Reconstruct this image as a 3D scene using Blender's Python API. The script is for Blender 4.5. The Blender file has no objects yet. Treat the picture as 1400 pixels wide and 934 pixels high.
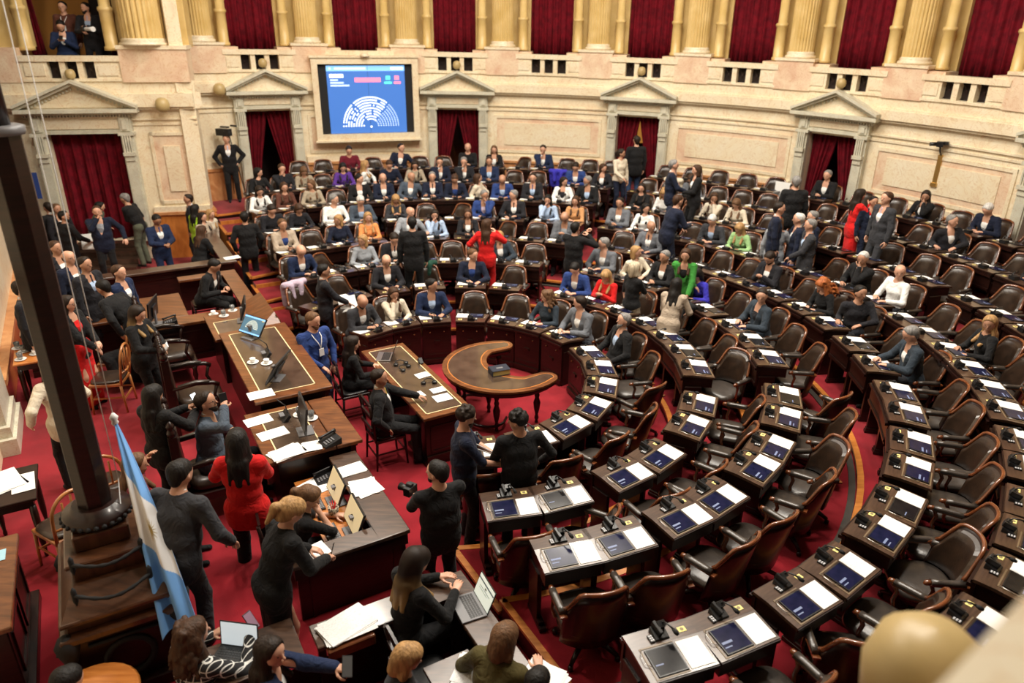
import bpy, bmesh, math, random
import numpy as np
from mathutils import Matrix, Vector
random.seed(7)
R = math.radians
PI = math.pi
scene = bpy.context.scene
COL = scene.collection

# ------------------------------------------------------------------ materials
MATS = {}
def mat(name, col, rough=.6, metal=0., spec=.5, coat=0., coat_rough=.1, emit=0., sheen=0., build=None, alpha=1., trans=0.):
    if name in MATS: return MATS[name]
    m = bpy.data.materials.new(name); m.use_nodes = True
    b = m.node_tree.nodes['Principled BSDF']
    b.inputs['Base Color'].default_value = (*col, 1)
    b.inputs['Roughness'].default_value = rough
    b.inputs['Metallic'].default_value = metal
    b.inputs['Specular IOR Level'].default_value = spec
    b.inputs['Coat Weight'].default_value = coat
    b.inputs['Coat Roughness'].default_value = coat_rough
    b.inputs['Sheen Weight'].default_value = sheen
    if trans: b.inputs['Transmission Weight'].default_value = trans
    if emit:
        b.inputs['Emission Color'].default_value = (*col, 1)
        b.inputs['Emission Strength'].default_value = emit
    if build: build(m.node_tree, b)
    MATS[name] = m
    return m

def nd(nt, t, **kw):
    n = nt.nodes.new(t)
    for k, v in kw.items():
        if k.startswith('i_'): n.inputs[k[2:].replace('_', ' ')].default_value = v
        else: setattr(n, k, v)
    return n

def ramp(nt, fac, stops):
    r = nd(nt, 'ShaderNodeValToRGB')
    e = r.color_ramp.elements
    while len(e) < len(stops): e.new(.5)
    for k, (p, c) in enumerate(stops):
        e[k].position = p; e[k].color = (*c, 1)
    nt.links.new(fac, r.inputs['Fac'])
    return r.outputs['Color']

def noise_build(stops, scale=6, detail=5, stretch=(1, 1, 1), distort=0., bump=0., rvar=None, coords='Object', bscale=None):
    def f(nt, b):
        tc = nd(nt, 'ShaderNodeTexCoord'); mp = nd(nt, 'ShaderNodeMapping'); mp.inputs['Scale'].default_value = stretch
        nt.links.new(tc.outputs[coords], mp.inputs['Vector'])
        n = nd(nt, 'ShaderNodeTexNoise'); n.inputs['Scale'].default_value = scale; n.inputs['Detail'].default_value = detail
        n.inputs['Distortion'].default_value = distort
        nt.links.new(mp.outputs['Vector'], n.inputs['Vector'])
        nt.links.new(ramp(nt, n.outputs['Fac'], stops), b.inputs['Base Color'])
        if bump:
            n2 = nd(nt, 'ShaderNodeTexNoise'); n2.inputs['Scale'].default_value = bscale or scale * 3
            nt.links.new(mp.outputs['Vector'], n2.inputs['Vector'])
            bp = nd(nt, 'ShaderNodeBump'); bp.inputs['Strength'].default_value = bump; bp.inputs['Distance'].default_value = .02
            nt.links.new(n2.outputs['Fac'], bp.inputs['Height']); nt.links.new(bp.outputs['Normal'], b.inputs['Normal'])
        if rvar:
            mr = nd(nt, 'ShaderNodeMapRange'); mr.inputs['To Min'].default_value, mr.inputs['To Max'].default_value = rvar
            nt.links.new(n.outputs['Fac'], mr.inputs['Value']); nt.links.new(mr.outputs['Result'], b.inputs['Roughness'])
    return f

WOOD_D = mat('dark_mahogany', (.03, .01, .006), .35, spec=.35, coat=.25, coat_rough=.15, build=noise_build([(.3, (.006, .0022, .0015)), (.7, (.022, .006, .004))], 5, 6, (1, 1, 9), .6))
WOOD_M = mat('brown_mahogany', (.15, .05, .02), .3, coat=.5, coat_rough=.12, build=noise_build([(.3, (.075, .024, .008)), (.55, (.16, .055, .018)), (.75, (.24, .09, .03))], 3, 6, (1, 6, 1), .8))
WOOD_T = mat('desk_top_walnut', (.2, .13, .08), .3, coat=.7, coat_rough=.15, build=noise_build([(.3, (.035, .018, .011)), (.6, (.085, .047, .03)), (.8, (.12, .07, .045))], 4, 6, (1, 7, 1), .5))
WOOD_O = mat('orange_wood', (.5, .16, .03), .35, coat=.4, build=noise_build([(.3, (.42, .13, .022)), (.7, (.62, .23, .05))], 4, 5, (1, 8, 1), .4))
WOOD_R = mat('red_brown_rim', (.3, .09, .03), .25, coat=.8, build=noise_build([(.3, (.09, .025, .009)), (.7, (.22, .066, .02))], 6, 4))
WOOD_C = mat('chair_honey_wood', (.4, .16, .05), .3, coat=.6, build=noise_build([(.3, (.3, .1, .025)), (.7, (.5, .2, .06))], 6, 4))
LEATHER = mat('brown_leather', (.05, .03, .02), .38, coat=.35, coat_rough=.22, build=noise_build([(.3, (.018, .010, .006)), (.7, (.040, .021, .012))], 9, 4, bump=.12, bscale=60))
LEATHER2 = mat('seat_leather', (.04, .035, .03), .32, coat=.3, coat_rough=.25, build=noise_build([(.3, (.03, .024, .02)), (.7, (.06, .048, .04))], 7, 4, bump=.1, bscale=60))
INLAY = mat('leather_inlay', (.06, .04, .03), .22, coat=.8, coat_rough=.08, build=noise_build([(.3, (.05, .032, .022)), (.7, (.1, .065, .045))], 5, 4))
GOLDLINE = mat('gold_tooling', (.75, .62, .35), .4)
CARPET = mat('red_carpet', (.4, .01, .02), .95, spec=.15, sheen=.2, build=noise_build([(.3, (.17, .0035, .009)), (.5, (.235, .0055, .013)), (.75, (.31, .010, .019))], 2.2, 8, bump=.25, bscale=160))
def marble_build(c0, c1, c2, sc=1.1):
    def f(nt, b):
        tc = nd(nt, 'ShaderNodeTexCoord')
        n = nd(nt, 'ShaderNodeTexNoise'); n.inputs['Scale'].default_value = sc; n.inputs['Detail'].default_value = 9; n.inputs['Distortion'].default_value = 1.6
        nt.links.new(tc.outputs['Object'], n.inputs['Vector'])
        w = nd(nt, 'ShaderNodeTexNoise'); w.inputs['Scale'].default_value = sc * 3.1; w.inputs['Detail'].default_value = 12; w.inputs['Distortion'].default_value = 3
        nt.links.new(tc.outputs['Object'], w.inputs['Vector'])
        a = ramp(nt, n.outputs['Fac'], [(.35, c0), (.55, c1), (.72, c2)])
        v = ramp(nt, w.outputs['Fac'], [(.47, (1, 1, 1)), (.5, (.82, .66, .52)), (.53, (1, 1, 1))])
        mx = nd(nt, 'ShaderNodeMix', data_type='RGBA', blend_type='MULTIPLY'); mx.inputs['Factor'].default_value = .75
        nt.links.new(a, mx.inputs['A']); nt.links.new(v, mx.inputs['B']); nt.links.new(mx.outputs['Result'], b.inputs['Base Color'])
    return f
MARBLE = mat('cream_marble', (.8, .66, .42), .35, build=marble_build((.82, .73, .55), (.8, .69, .49), (.74, .59, .41)))
MARBLE_P = mat('pink_marble', (.8, .6, .45), .35, build=marble_build((.8, .65, .47), (.74, .54, .38), (.66, .42, .29), 1.5))
MARBLE_G = mat('grey_white_marble', (.62, .6, .5), .4, build=marble_build((.64, .62, .50), (.58, .56, .45), (.5, .49, .40), 2))
MARBLE_O = mat('orange_marble', (.62, .3, .13), .3, build=marble_build((.62, .32, .14), (.52, .23, .09), (.42, .17, .06), 3))
OCHRE = mat('ochre_scagliola', (.66, .47, .18), .35, build=noise_build([(.3, (.60, .41, .14)), (.7, (.72, .53, .23))], 3, 5))
def velvet(nt, b):
    tc = nd(nt, 'ShaderNodeTexCoord'); n = nd(nt, 'ShaderNodeTexNoise'); n.inputs['Scale'].default_value = 7
    nt.links.new(tc.outputs['Object'], n.inputs['Vector'])
    nt.links.new(ramp(nt, n.outputs['Fac'], [(.3, (.08, .0015, .006)), (.7, (.17, .003, .011))]), b.inputs['Base Color'])
VELVET = mat('red_velvet', (.16, .004, .012), .85, spec=.2, sheen=.0, build=velvet)
BLACK = mat('black_plastic', (.012, .012, .013), .35)
BLACKM = mat('black_matt', (.008, .008, .009), .8)
GREYP = mat('grey_plastic', (.16, .16, .17), .4)
SILVER = mat('silver_metal', (.6, .6, .6), .3, metal=1.)
BRASS = mat('brass', (.8, .55, .2), .3, metal=1.)
GOLDP = mat('gold_lamp_shell', (.46, .34, .15), .4)
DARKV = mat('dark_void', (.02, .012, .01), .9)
PAPER = mat('white_paper', (.86, .86, .84), .8)
PAPER2 = mat('printed_paper', (.8, .8, .79), .8, build=noise_build([(.45, (.84, .84, .83)), (.62, (.66, .66, .66))], 60, 2, (1, 4, 1)))
YELLOW = mat('yellow_tag', (.85, .72, .25), .6)
def screen_build(c0, c1, e):
    def f(nt, b):
        tc = nd(nt, 'ShaderNodeTexCoord'); n = nd(nt, 'ShaderNodeTexNoise'); n.inputs['Scale'].default_value = 9
        nt.links.new(tc.outputs['Object'], n.inputs['Vector'])
        c = ramp(nt, n.outputs['Fac'], [(.35, c0), (.7, c1)])
        nt.links.new(c, b.inputs['Base Color']); nt.links.new(c, b.inputs['Emission Color']); b.inputs['Emission Strength'].default_value = e
    return f
TABLET = mat('tablet_screen', (.02, .02, .08), .12, build=screen_build((.006, .008, .026), (.013, .013, .042), .3))
TABLETOFF = mat('tablet_screen_dark', (.02, .02, .022), .12, build=noise_build([(.3, (.006, .006, .008)), (.7, (.02, .018, .018))], 8))
SCRTXT = mat('screen_text', (.16, .2, .34), .5, emit=.25)
SCREENBLUE = mat('screen_blue', (.045, .14, .44), .4, emit=.9)
SCREENCYAN = mat('screen_lightblue', (.2, .45, .85), .4, emit=1.0)
SCREENWHITE = mat('screen_white', (.85, .92, 1.), .4, emit=1.05)
SCREENSOFT = mat('screen_pale', (.5, .66, .9), .4, emit=.9)
SCREENRED = mat('screen_pink', (.95, .22, .36), .4, emit=1.)
SCREENGREEN = mat('screen_green', (.1, .7, .55), .4, emit=1.)
SCREENBEIGE = mat('screen_beige', (.75, .62, .36), .4, emit=.45)
MONBLUE = mat('monitor_teal', (.05, .12, .18), .3, emit=.9)
MONPALE = mat('monitor_pale', (.55, .58, .5), .3, emit=.9)
GLASS = mat('clear_glass', (.95, .97, .97), .03, trans=.9)
CERAMIC = mat('white_ceramic', (.85, .85, .83), .15)
WARMWALL = mat('lit_corridor_wall', (.6, .28, .06), .8)
SKIN = {'l': mat('skin_light', (.62, .34, .23), .5), 'm': mat('skin_medium', (.46, .24, .15), .5), 'd': mat('skin_tan', (.33, .16, .09), .5)}
for k_ in (TABLET, TABLETOFF): k_.node_tree.nodes['Principled BSDF'].inputs['Specular IOR Level'].default_value = .2
for k_ in SKIN.values(): k_.node_tree.nodes['Principled BSDF'].inputs['Subsurface Weight'].default_value = .0
CLOTH = {}
def cl(key):
    pal = {'black': (.008, .008, .009), 'dark': (.014, .014, .018), 'navy': (.008, .012, .03), 'navyb': (.010, .02, .06), 'blue': (.022, .05, .19),
           'royal': (.04, .035, .42), 'charcoal': (.035, .036, .042), 'grey': (.13, .14, .16), 'lgrey': (.28, .3, .33), 'white': (.8, .8, .78), 'cream': (.68, .6, .47),
           'beige': (.42, .34, .26), 'brown': (.1, .035, .022), 'maroon': (.13, .008, .02), 'red': (.62, .012, .012), 'green': (.045, .25, .04), 'dgreen': (.015, .06, .04), 'lgreen': (.3, .5, .22),
           'olive': (.075, .06, .018), 'purple': (.09, .03, .24), 'tan': (.55, .28, .12), 'orange': (.7, .27, .09), 'lblue': (.4, .52, .72), 'steel': (.028, .04, .055),
           'sage': (.1, .11, .075), 'yellow': (.75, .6, .1), 'lilac': (.5, .4, .5), 'khaki': (.36, .3, .22), 'denim': (.03, .06, .13), 'greyblue': (.06, .08, .11), 'plaid': (.02, .02, .02), 'neon': (.35, .6, .03)}
    if key not in CLOTH:
        if key == 'plaid':
            def pb(nt, b):
                tc = nd(nt, 'ShaderNodeTexCoord'); sp = nd(nt, 'ShaderNodeSeparateXYZ'); nt.links.new(tc.outputs['Object'], sp.inputs[0])
                outs = []
                for ax, off in (('X', 0), ('Z', 0)):
                    m1 = nd(nt, 'ShaderNodeMath', operation='MULTIPLY'); m1.inputs[1].default_value = 20
                    nt.links.new(sp.outputs[ax], m1.inputs[0])
                    m2 = nd(nt, 'ShaderNodeMath', operation='FRACT'); nt.links.new(m1.outputs[0], m2.inputs[0])
                    m3 = nd(nt, 'ShaderNodeMath', operation='LESS_THAN'); m3.inputs[1].default_value = .13; nt.links.new(m2.outputs[0], m3.inputs[0])
                    outs.append(m3.outputs[0])
                mm = nd(nt, 'ShaderNodeMath', operation='MAXIMUM'); nt.links.new(outs[0], mm.inputs[0]); nt.links.new(outs[1], mm.inputs[1])
                nt.links.new(ramp(nt, mm.outputs[0], [(0, (.012, .012, .014)), (1, (.75, .75, .72))]), b.inputs['Base Color'])
            CLOTH[key] = mat('cloth_plaid', pal[key], .85, build=pb)
        else:
            def fold(nt, b):
                tc = nd(nt, 'ShaderNodeTexCoord'); n = nd(nt, 'ShaderNodeTexNoise'); n.inputs['Scale'].default_value = 9; n.inputs['Detail'].default_value = 3; n.inputs['Distortion'].default_value = 1.2
                nt.links.new(tc.outputs['Object'], n.inputs['Vector'])
                bp = nd(nt, 'ShaderNodeBump'); bp.inputs['Strength'].default_value = .55; bp.inputs['Distance'].default_value = .05
                nt.links.new(n.outputs['Fac'], bp.inputs['Height']); nt.links.new(bp.outputs['Normal'], b.inputs['Normal'])
            CLOTH[key] = mat('cloth_' + key, pal[key], .85, spec=.25, sheen=.05, build=fold)
    return CLOTH[key]
HAIRC = {}
def hc_low():
    if 'ombre_low' not in HAIRC:
        m = hc('ombre').copy(); m.name = 'hair_ombre_low'
        n = [q for q in m.node_tree.nodes if q.type == 'MAP_RANGE'][0]; n.inputs['From Min'].default_value = .86; n.inputs['From Max'].default_value = 1.2; HAIRC['ombre_low'] = m
    return HAIRC['ombre_low']
def hc(key):
    if key == 'ombre_low': return hc_low()
    pal = {'black': (.008, .006, .005), 'dark': (.018, .01, .006), 'brown': (.055, .025, .012), 'lbrown': (.13, .065, .03), 'blonde': (.38, .22, .09),
           'ombre': (.3, .17, .07), 'grey': (.22, .21, .2), 'white': (.6, .58, .55), 'red': (.35, .1, .025), 'pale': (.5, .42, .3)}
    if key not in HAIRC:
        if key == 'ombre':
            def ob(nt, b):
                tc = nd(nt, 'ShaderNodeTexCoord'); sp = nd(nt, 'ShaderNodeSeparateXYZ'); nt.links.new(tc.outputs['Object'], sp.inputs[0])
                nt.links.new(ramp(nt, sp.outputs['Z'], [(0., (.42, .26, .1)), (1., (.015, .008, .005))]), b.inputs['Base Color'])
                mr = nd(nt, 'ShaderNodeMapRange'); mr.inputs['From Min'].default_value = 1.2; mr.inputs['From Max'].default_value = 1.6
                nt.links.new(sp.outputs['Z'], mr.inputs['Value'])
                for l in list(nt.links):
                    if l.to_node.type == 'VALTORGB': nt.links.remove(l)
                rp = [n for n in nt.nodes if n.type == 'VALTORGB'][0]; nt.links.new(mr.outputs['Result'], rp.inputs['Fac'])
            HAIRC[key] = mat('hair_ombre', pal[key], .6, spec=.3, build=ob)
        else:
            c = pal[key]
            HAIRC[key] = mat('hair_' + key, c, .6, spec=.3, build=noise_build([(.35, tuple(v * .7 for v in c)), (.65, tuple(v * 1.25 for v in c))], 40, 3, (1, 1, .15), bump=.4, bscale=60))
    return HAIRC[key]

# ------------------------------------------------------------------ mesh builder
class MB:
    def __init__(s): s.v = []; s.f = []; s.m = []; s.sm = []; s.map = None
    def add(s, vs, fs, mi=0, smooth=False):
        b = len(s.v)
        if s.map: vs = [s.map(*p) for p in vs]
        s.v.extend(vs); s.f.extend([tuple(b + i for i in f) for f in fs]); s.m.extend([mi] * len(fs)); s.sm.extend([smooth] * len(fs))
        return s
    def box(s, x0, x1, y0, y1, z0, z1, mi=0, n=1):
        # n subdivisions along x (for curved maps)
        vs = []; fs = []
        for i in range(n + 1):
            x = x0 + (x1 - x0) * i / n
            vs += [(x, y0, z0), (x, y1, z0), (x, y1, z1), (x, y0, z1)]
        for i in range(n):
            a = 4 * i; b = a + 4
            for k in range(4): fs.append((a + k, a + (k + 1) % 4, b + (k + 1) % 4, b + k))
        fs.append((3, 2, 1, 0)); e = 4 * n; fs.append((e, e + 1, e + 2, e + 3))
        return s.add(vs, fs, mi)
    def obox(s, c, d, rz=0, mi=0, rx=0, taper=1.):
        M = Matrix.Rotation(rz, 3, 'Z') @ Matrix.Rotation(rx, 3, 'X')
        vs = []
        for z, t in ((-1, 1), (1, taper)):
            for x, y in ((-1, -1), (1, -1), (1, 1), (-1, 1)):
                p = M @ Vector((x * d[0] / 2 * t, y * d[1] / 2 * t, z * d[2] / 2)); vs.append((c[0] + p.x, c[1] + p.y, c[2] + p.z))
        return s.add(vs, [(3, 2, 1, 0), (4, 5, 6, 7), (0, 1, 5, 4), (1, 2, 6, 5), (2, 3, 7, 6), (3, 0, 4, 7)], mi)
    def prism(s, poly, z0, z1, mi=0, axis='z', smooth=False):
        n = len(poly)
        if axis == 'z': vs = [(x, y, z0) for x, y in poly] + [(x, y, z1) for x, y in poly]
        elif axis == 'y': vs = [(x, z0, y) for x, y in poly] + [(x, z1, y) for x, y in poly]
        else: vs = [(z0, x, y) for x, y in poly] + [(z1, x, y) for x, y in poly]
        fs = [tuple(range(n))[::-1], tuple(range(n, 2 * n))]
        s.add(vs, fs, mi)
        b = len(s.v) - 2 * n
        for i in range(n):
            s.f.append((b + i, b + (i + 1) % n, b + n + (i + 1) % n, b + n + i)); s.m.append(mi); s.sm.append(smooth)
        return s
    def tube(s, pts, rad, n=8, mi=0, cap=True, smooth=True, flat=1.):
        P = [Vector(p) for p in pts]; rr = rad if isinstance(rad, (list, tuple)) else [rad] * len(P)
        vs = []; fs = []; up = None
        for i, p in enumerate(P):
            t = (P[min(i + 1, len(P) - 1)] - P[max(i - 1, 0)]).normalized()
            if up is None:
                up = Vector((0, 0, 1)) if abs(t.z) < .9 else Vector((1, 0, 0))
            a = t.cross(up).normalized(); up = a.cross(t).normalized()
            for k in range(n):
                q = p + (a * math.cos(2 * PI * k / n) + up * math.sin(2 * PI * k / n) * flat) * rr[i]; vs.append(tuple(q))
        for i in range(len(P) - 1):
            for k in range(n): fs.append((i * n + k, i * n + (k + 1) % n, (i + 1) * n + (k + 1) % n, (i + 1) * n + k))
        s.add(vs, fs, mi, smooth)
        if cap:
            b = len(s.v) - len(vs)
            s.f.append(tuple(b + k for k in range(n))[::-1]); s.f.append(tuple(b + len(vs) - n + k for k in range(n))); s.m += [mi, mi]; s.sm += [False, False]
        return s
    def lathe(s, prof, c=(0, 0, 0), n=16, mi=0, smooth=True, flute=None, a0=0., a1=2 * PI):
        full = abs(a1 - a0 - 2 * PI) < 1e-6; m = n if full else n + 1
        vs = []; fs = []
        for r_, z in prof:
            for k in range(m):
                a = a0 + (a1 - a0) * k / n
                r2 = r_ * (1 - (flute[1] if (flute and k % flute[0] == 0) else 0))
                vs.append((c[0] + r2 * math.cos(a), c[1] + r2 * math.sin(a), c[2] + z))
        for i in range(len(prof) - 1):
            for k in range(n):
                k2 = (k + 1) % m
                fs.append((i * m + k, i * m + k2, (i + 1) * m + k2, (i + 1) * m + k))
        s.add(vs, fs, mi, smooth)
        if full:
            b = len(s.v) - len(vs)
            s.f.append(tuple(b + k for k in range(m))[::-1]); s.f.append(tuple(b + len(vs) - m + k for k in range(m))); s.m += [mi, mi]; s.sm += [False, False]
        return s
    def slab(s, f0, f1, nu, nv, mi=0, smooth=True, mi1=None):
        # closed slab between surfaces f0(u,v) and f1(u,v), u,v in 0..1
        vs = [f0(i / nu, j / nv) for i in range(nu + 1) for j in range(nv + 1)] + [f1(i / nu, j / nv) for i in range(nu + 1) for j in range(nv + 1)]
        K = (nu + 1) * (nv + 1); ix = lambda i, j: i * (nv + 1) + j
        a = []; b = []; e = []
        for i in range(nu):
            for j in range(nv):
                a.append((ix(i, j), ix(i, j + 1), ix(i + 1, j + 1), ix(i + 1, j)))
                b.append(tuple(K + q for q in (ix(i, j), ix(i + 1, j), ix(i + 1, j + 1), ix(i, j + 1))))
        for i in range(nu):
            e.append((ix(i, 0), ix(i + 1, 0), K + ix(i + 1, 0), K + ix(i, 0))); e.append((ix(i + 1, nv), ix(i, nv), K + ix(i, nv), K + ix(i + 1, nv)))
        for j in range(nv):
            e.append((ix(0, j + 1), ix(0, j), K + ix(0, j), K + ix(0, j + 1))); e.append((ix(nu, j), ix(nu, j + 1), K + ix(nu, j + 1), K + ix(nu, j)))
        base = len(s.v)
        s.add(vs, a + b, mi, smooth)
        if mi1 is not None:
            for q in range(len(s.m) - len(b), len(s.m)): s.m[q] = mi1
        for q in e: s.f.append(tuple(base + t for t in q)); s.m.append(mi); s.sm.append(False)
        return s
    def mesh(s, name, mats, bevel=0.):
        me = bpy.data.meshes.new(name)
        me.from_pydata(s.v, [], s.f)
        if not isinstance(mats, (list, tuple)): mats = [mats]
        for m in mats: me.materials.append(m)
        me.polygons.foreach_set('material_index', s.m); me.polygons.foreach_set('use_smooth', s.sm)
        bm = bmesh.new(); bm.from_mesh(me)
        bmesh.ops.recalc_face_normals(bm, faces=bm.faces)
        if bevel:
            bmesh.ops.remove_doubles(bm, verts=bm.verts, dist=1e-5)
            ed = [e for e in bm.edges if len(e.link_faces) == 2 and e.calc_face_angle(0) > .6]
            bmesh.ops.bevel(bm, geom=ed, offset=bevel, segments=1, affect='EDGES', clamp_overlap=True)
        bm.to_mesh(me); bm.free(); me.update()
        return me

def ob(name, me, parent=None, loc=None, rz=None, **tags):
    o = bpy.data.objects.new(name, me); COL.objects.link(o)
    if parent is not None: o.parent = parent
    if loc is not None: o.location = loc
    if rz is not None: o.rotation_euler = (0, 0, rz)
    for k, v in tags.items(): o[k] = v
    return o
def thing(name, label, cat, loc=(0, 0, 0), rz=0., group=None):
    o = ob(name, None, loc=loc, rz=rz, label=label, category=cat)
    o.empty_display_size = .1
    if group: o['group'] = group
    return o
def tagm(o, label, cat, group=None):
    o['label'] = label; o['category'] = cat
    if group: o['group'] = group
    return o
def struct(name, me, **k): return ob(name, me, kind='structure', **k)
def copy_tree(o, parent=None):
    c = o.copy(); COL.objects.link(c); c.parent = parent
    for ch in list(o.children): copy_tree(ch, c)
    return c
def at(o, loc, rz=0.): o.location = loc; o.rotation_euler = (0, 0, rz); return o
ORD = ['zeroth', 'first', 'second', 'third', 'fourth', 'fifth', 'sixth', 'seventh', 'eighth', 'ninth', 'tenth', 'eleventh', 'twelfth', 'thirteenth', 'fourteenth', 'fifteenth', 'sixteenth',
       'seventeenth', 'eighteenth', 'nineteenth', 'twentieth', 'twenty-first', 'twenty-second', 'twenty-third', 'twenty-fourth', 'twenty-fifth', 'twenty-sixth', 'twenty-seventh', 'twenty-eighth', 'twenty-ninth', 'thirtieth', 'thirty-first', 'thirty-second', 'thirty-third', 'thirty-fourth']

# ------------------------------------------------------------------ plan of the chamber
CX, CY = -.828, 9.751                       # centre of the rings
AX = R(30)                                  # the axis from the rostrum into the hemicycle
def AB(a, b, z=0.): return (CX + a * math.cos(AX) - b * math.sin(AX), CY + a * math.sin(AX) + b * math.cos(AX), z)
def POL(r, deg, z=0.): return (CX + r * math.cos(R(deg)), CY + r * math.sin(R(deg)), z)
RR = [2.12, 3.48, 4.52, 5.93, 7.0, 8.3, 9.45, 10.6]
FL = [0, .13, .30, .40, .55, .72, .90, 1.08]
PLAT = .5
WALLR = 12.0

# ================================================================== ARCHITECTURE
def cmap(u, d, z):
    th = 90 - math.degrees(u / WALLR); r = WALLR - d
    z += .0026 * (th - 88) * max(0., min(1., (z - 1.2) / .8))
    return (CX + r * math.cos(R(th)), CY + r * math.sin(R(th)), z)
def U(th): return R(90 - th) * WALLR
LP0 = (-9.785, 17.467); LD = (math.cos(R(13)), math.sin(R(13)))
def lmap(u, d, z): return (LP0[0] + u * LD[0] + d * LD[1], LP0[1] + u * LD[1] - d * LD[0], z)

# ---- floor: main carpet, stage platform, stepped tiers
m = MB(); m.box(-16, 16, -2, 25, -.1, 0); struct('floor', m.mesh('floor', CARPET))
def rot_poly(pts): return [AB(a, b)[:2] for a, b in pts]
m = MB(); m.prism(rot_poly([(-5.75, -4.0), (-2.0, -4.0), (-2.0, 6.45), (-5.75, 6.45)]), .001, PLAT - .012)
m2 = MB(); m2.prism(rot_poly([(-5.75, -4.03), (-1.97, -4.03), (-1.97, 6.48), (-5.75, 6.48)]), PLAT - .05, PLAT)
m2.m = [1 if (i != 1) else 0 for i in range(len(m2.m))]
struct('floor_stage_base', m.mesh('stage', WOOD_D)); struct('floor_stage', m2.mesh('stage_top', [CARPET, WOOD_D]))
def tier_range(r):
    lo = 30 - math.degrees(math.acos(max(-1, -1.42 / r))); hi = 30 + math.degrees(math.acos(max(-1, -1.62 / r)))
    return lo, hi
def ring_map(u, v, z): return (CX + v * math.cos(R(u)), CY + v * math.sin(R(u)), z)
FRONT = [r - .30 for r in RR]
FRONT[3] = 5.55
for i in range(1, 8):
    r0 = FRONT[i]; r1 = FRONT[i + 1] if i < 7 else WALLR + .02
    n = 64
    m = MB()
    def bnd(k, r): lo, hi = tier_range(r); return ring_map(lo + (hi - lo) * k / n, r, 0)
    z0 = FL[i - 1] if i > 1 else 0
    vs = []; fs = []
    for k in range(n + 1):
        for r_ in (r0, r1 + (.02 if i < 7 else 0)):
            p = bnd(k, r_); vs += [(p[0], p[1], .001), (p[0], p[1], FL[i])]
    for k in range(n):
        a = 4 * k; b = a + 4
        fs += [(a + 1, a + 3, b + 3, b + 1), (a, a + 1, b + 1, b), (a + 3, a + 2, b + 2, b + 3)]
    fs += [(0, 2, 3, 1), (4 * n, 4 * n + 1, 4 * n + 3, 4 * n + 2)]
    m.add(vs, fs)
    m.m = [0 if j % 3 == 0 else 1 for j in range(3 * n)] + [1, 1]
    struct('floor_tier', m.mesh('tier', [CARPET, WOOD_D]))
    # wooden nosing along the edge and the two ends
    m = MB(); m.map = ring_map
    lo, hi = tier_range(r0)
    m.box(lo, hi, r0 - .015, r0 + .06, FL[i] - .03, FL[i] + .006, 0, 64)
    if i in (3,): m.box(lo + 3, hi - 60, r0 - .10, r0 - .02, FL[i - 1] + .002, FL[i - 1] + .02, 1, 40)
    m.map = None
    for sgn in (0, 1):
        lo1, hi1 = tier_range(min(r1, 11.8)); p = ring_map((lo, hi)[sgn], r0, 0); q = ring_map((lo1, hi1)[sgn], min(r1, 11.8), 0)
        ang = math.atan2(q[1] - p[1], q[0] - p[0]); L = math.hypot(q[0] - p[0], q[1] - p[1])
        off = .03 * (1 if sgn else -1)
        m.obox(((p[0] + q[0]) / 2, (p[1] + q[1]) / 2, FL[i] - .011), (L - .02, .07, .034), ang, 0)
    struct('trim_%d' % i, m.mesh('nosing', [WOOD_O, mat('floor_vent', (.05, .042, .035), .5)]))
# flight of steps in the far aisle is formed by the tiers; half steps between them
for i in range(1, 8):
    m = MB(); m.map = lambda x, y, z: AB(x, y, z)
    hi = tier_range(FRONT[i])[1]; rb = FRONT[i] * math.sin(R(hi - 30))
    if i >= 3: m.box(-1.60, -.25, rb - .28, rb - .02, .002 + FL[i - 1], (FL[i] + FL[i - 1]) / 2, 0); m.box(-1.60, -.25, rb - .31, rb - .27, FL[i - 1] + .002, (FL[i] + FL[i - 1]) / 2 + .004, 1); struct('floor_step', m.mesh('step', [CARPET, WOOD_O]))

# ---- main curved wall
DOORS = [118.7, 93.8, 69.2, 44.6, 19.8]; DW = .6
m = MB(); m.map = cmap
edges = [U(129)]
for t in DOORS: edges += [U(t) - DW, U(t) + DW]
edges.append(U(-12))
for k in range(0, len(edges), 2):
    a, b = edges[k], edges[k + 1]
    n = max(2, int((b - a) / .5))
    m.box(a, b, -.35, 0, 1.0, 3.95, 0, n)
for t in DOORS: m.box(U(t) - DW, U(t) + DW, -.35, 0, 3.28, 3.95, 0, 3)
N = 90; A0, A1 = U(129), U(-12)
m.box(A0, A1, -.35, .03, 3.22, 3.27, 0, N)
m.box(A0, A1, 0, .05, 3.34, 3.38, 0, N)
m.box(A0, A1, 0, .10, 3.66, 3.72, 0, N); m.box(A0, A1, 0, .16, 3.72, 3.93, 0, N); m.box(A0, A1, 0, .13, 3.93, 3.97, 0, N)
m.box(A0, A1, -.35, .06, 3.97, 4.2, 0, N)
struct('wall_back', m.mesh('wall', MARBLE))
m = MB(); m.map = cmap
m.box(A0, A1, -1.15, -1.0, 4.0, 9.0, 0, N)
struct('wall_gallery', m.mesh('gwall', OCHRE))
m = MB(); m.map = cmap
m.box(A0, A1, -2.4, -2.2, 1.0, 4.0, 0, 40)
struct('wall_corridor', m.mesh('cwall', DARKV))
m = MB(); m.map = cmap
m.box(A0, A1, -2.2, -.35, 1.0, 1.08, 0, 40); struct('floor_corridor', m.mesh('cfloor', CARPET))
m = MB(); m.map = cmap
m.box(U(125.5), A1, -2.2, -.30, 4.0, 4.1, 0, 40); struct('floor_gallery', m.mesh('gfloor', CARPET))
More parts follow.
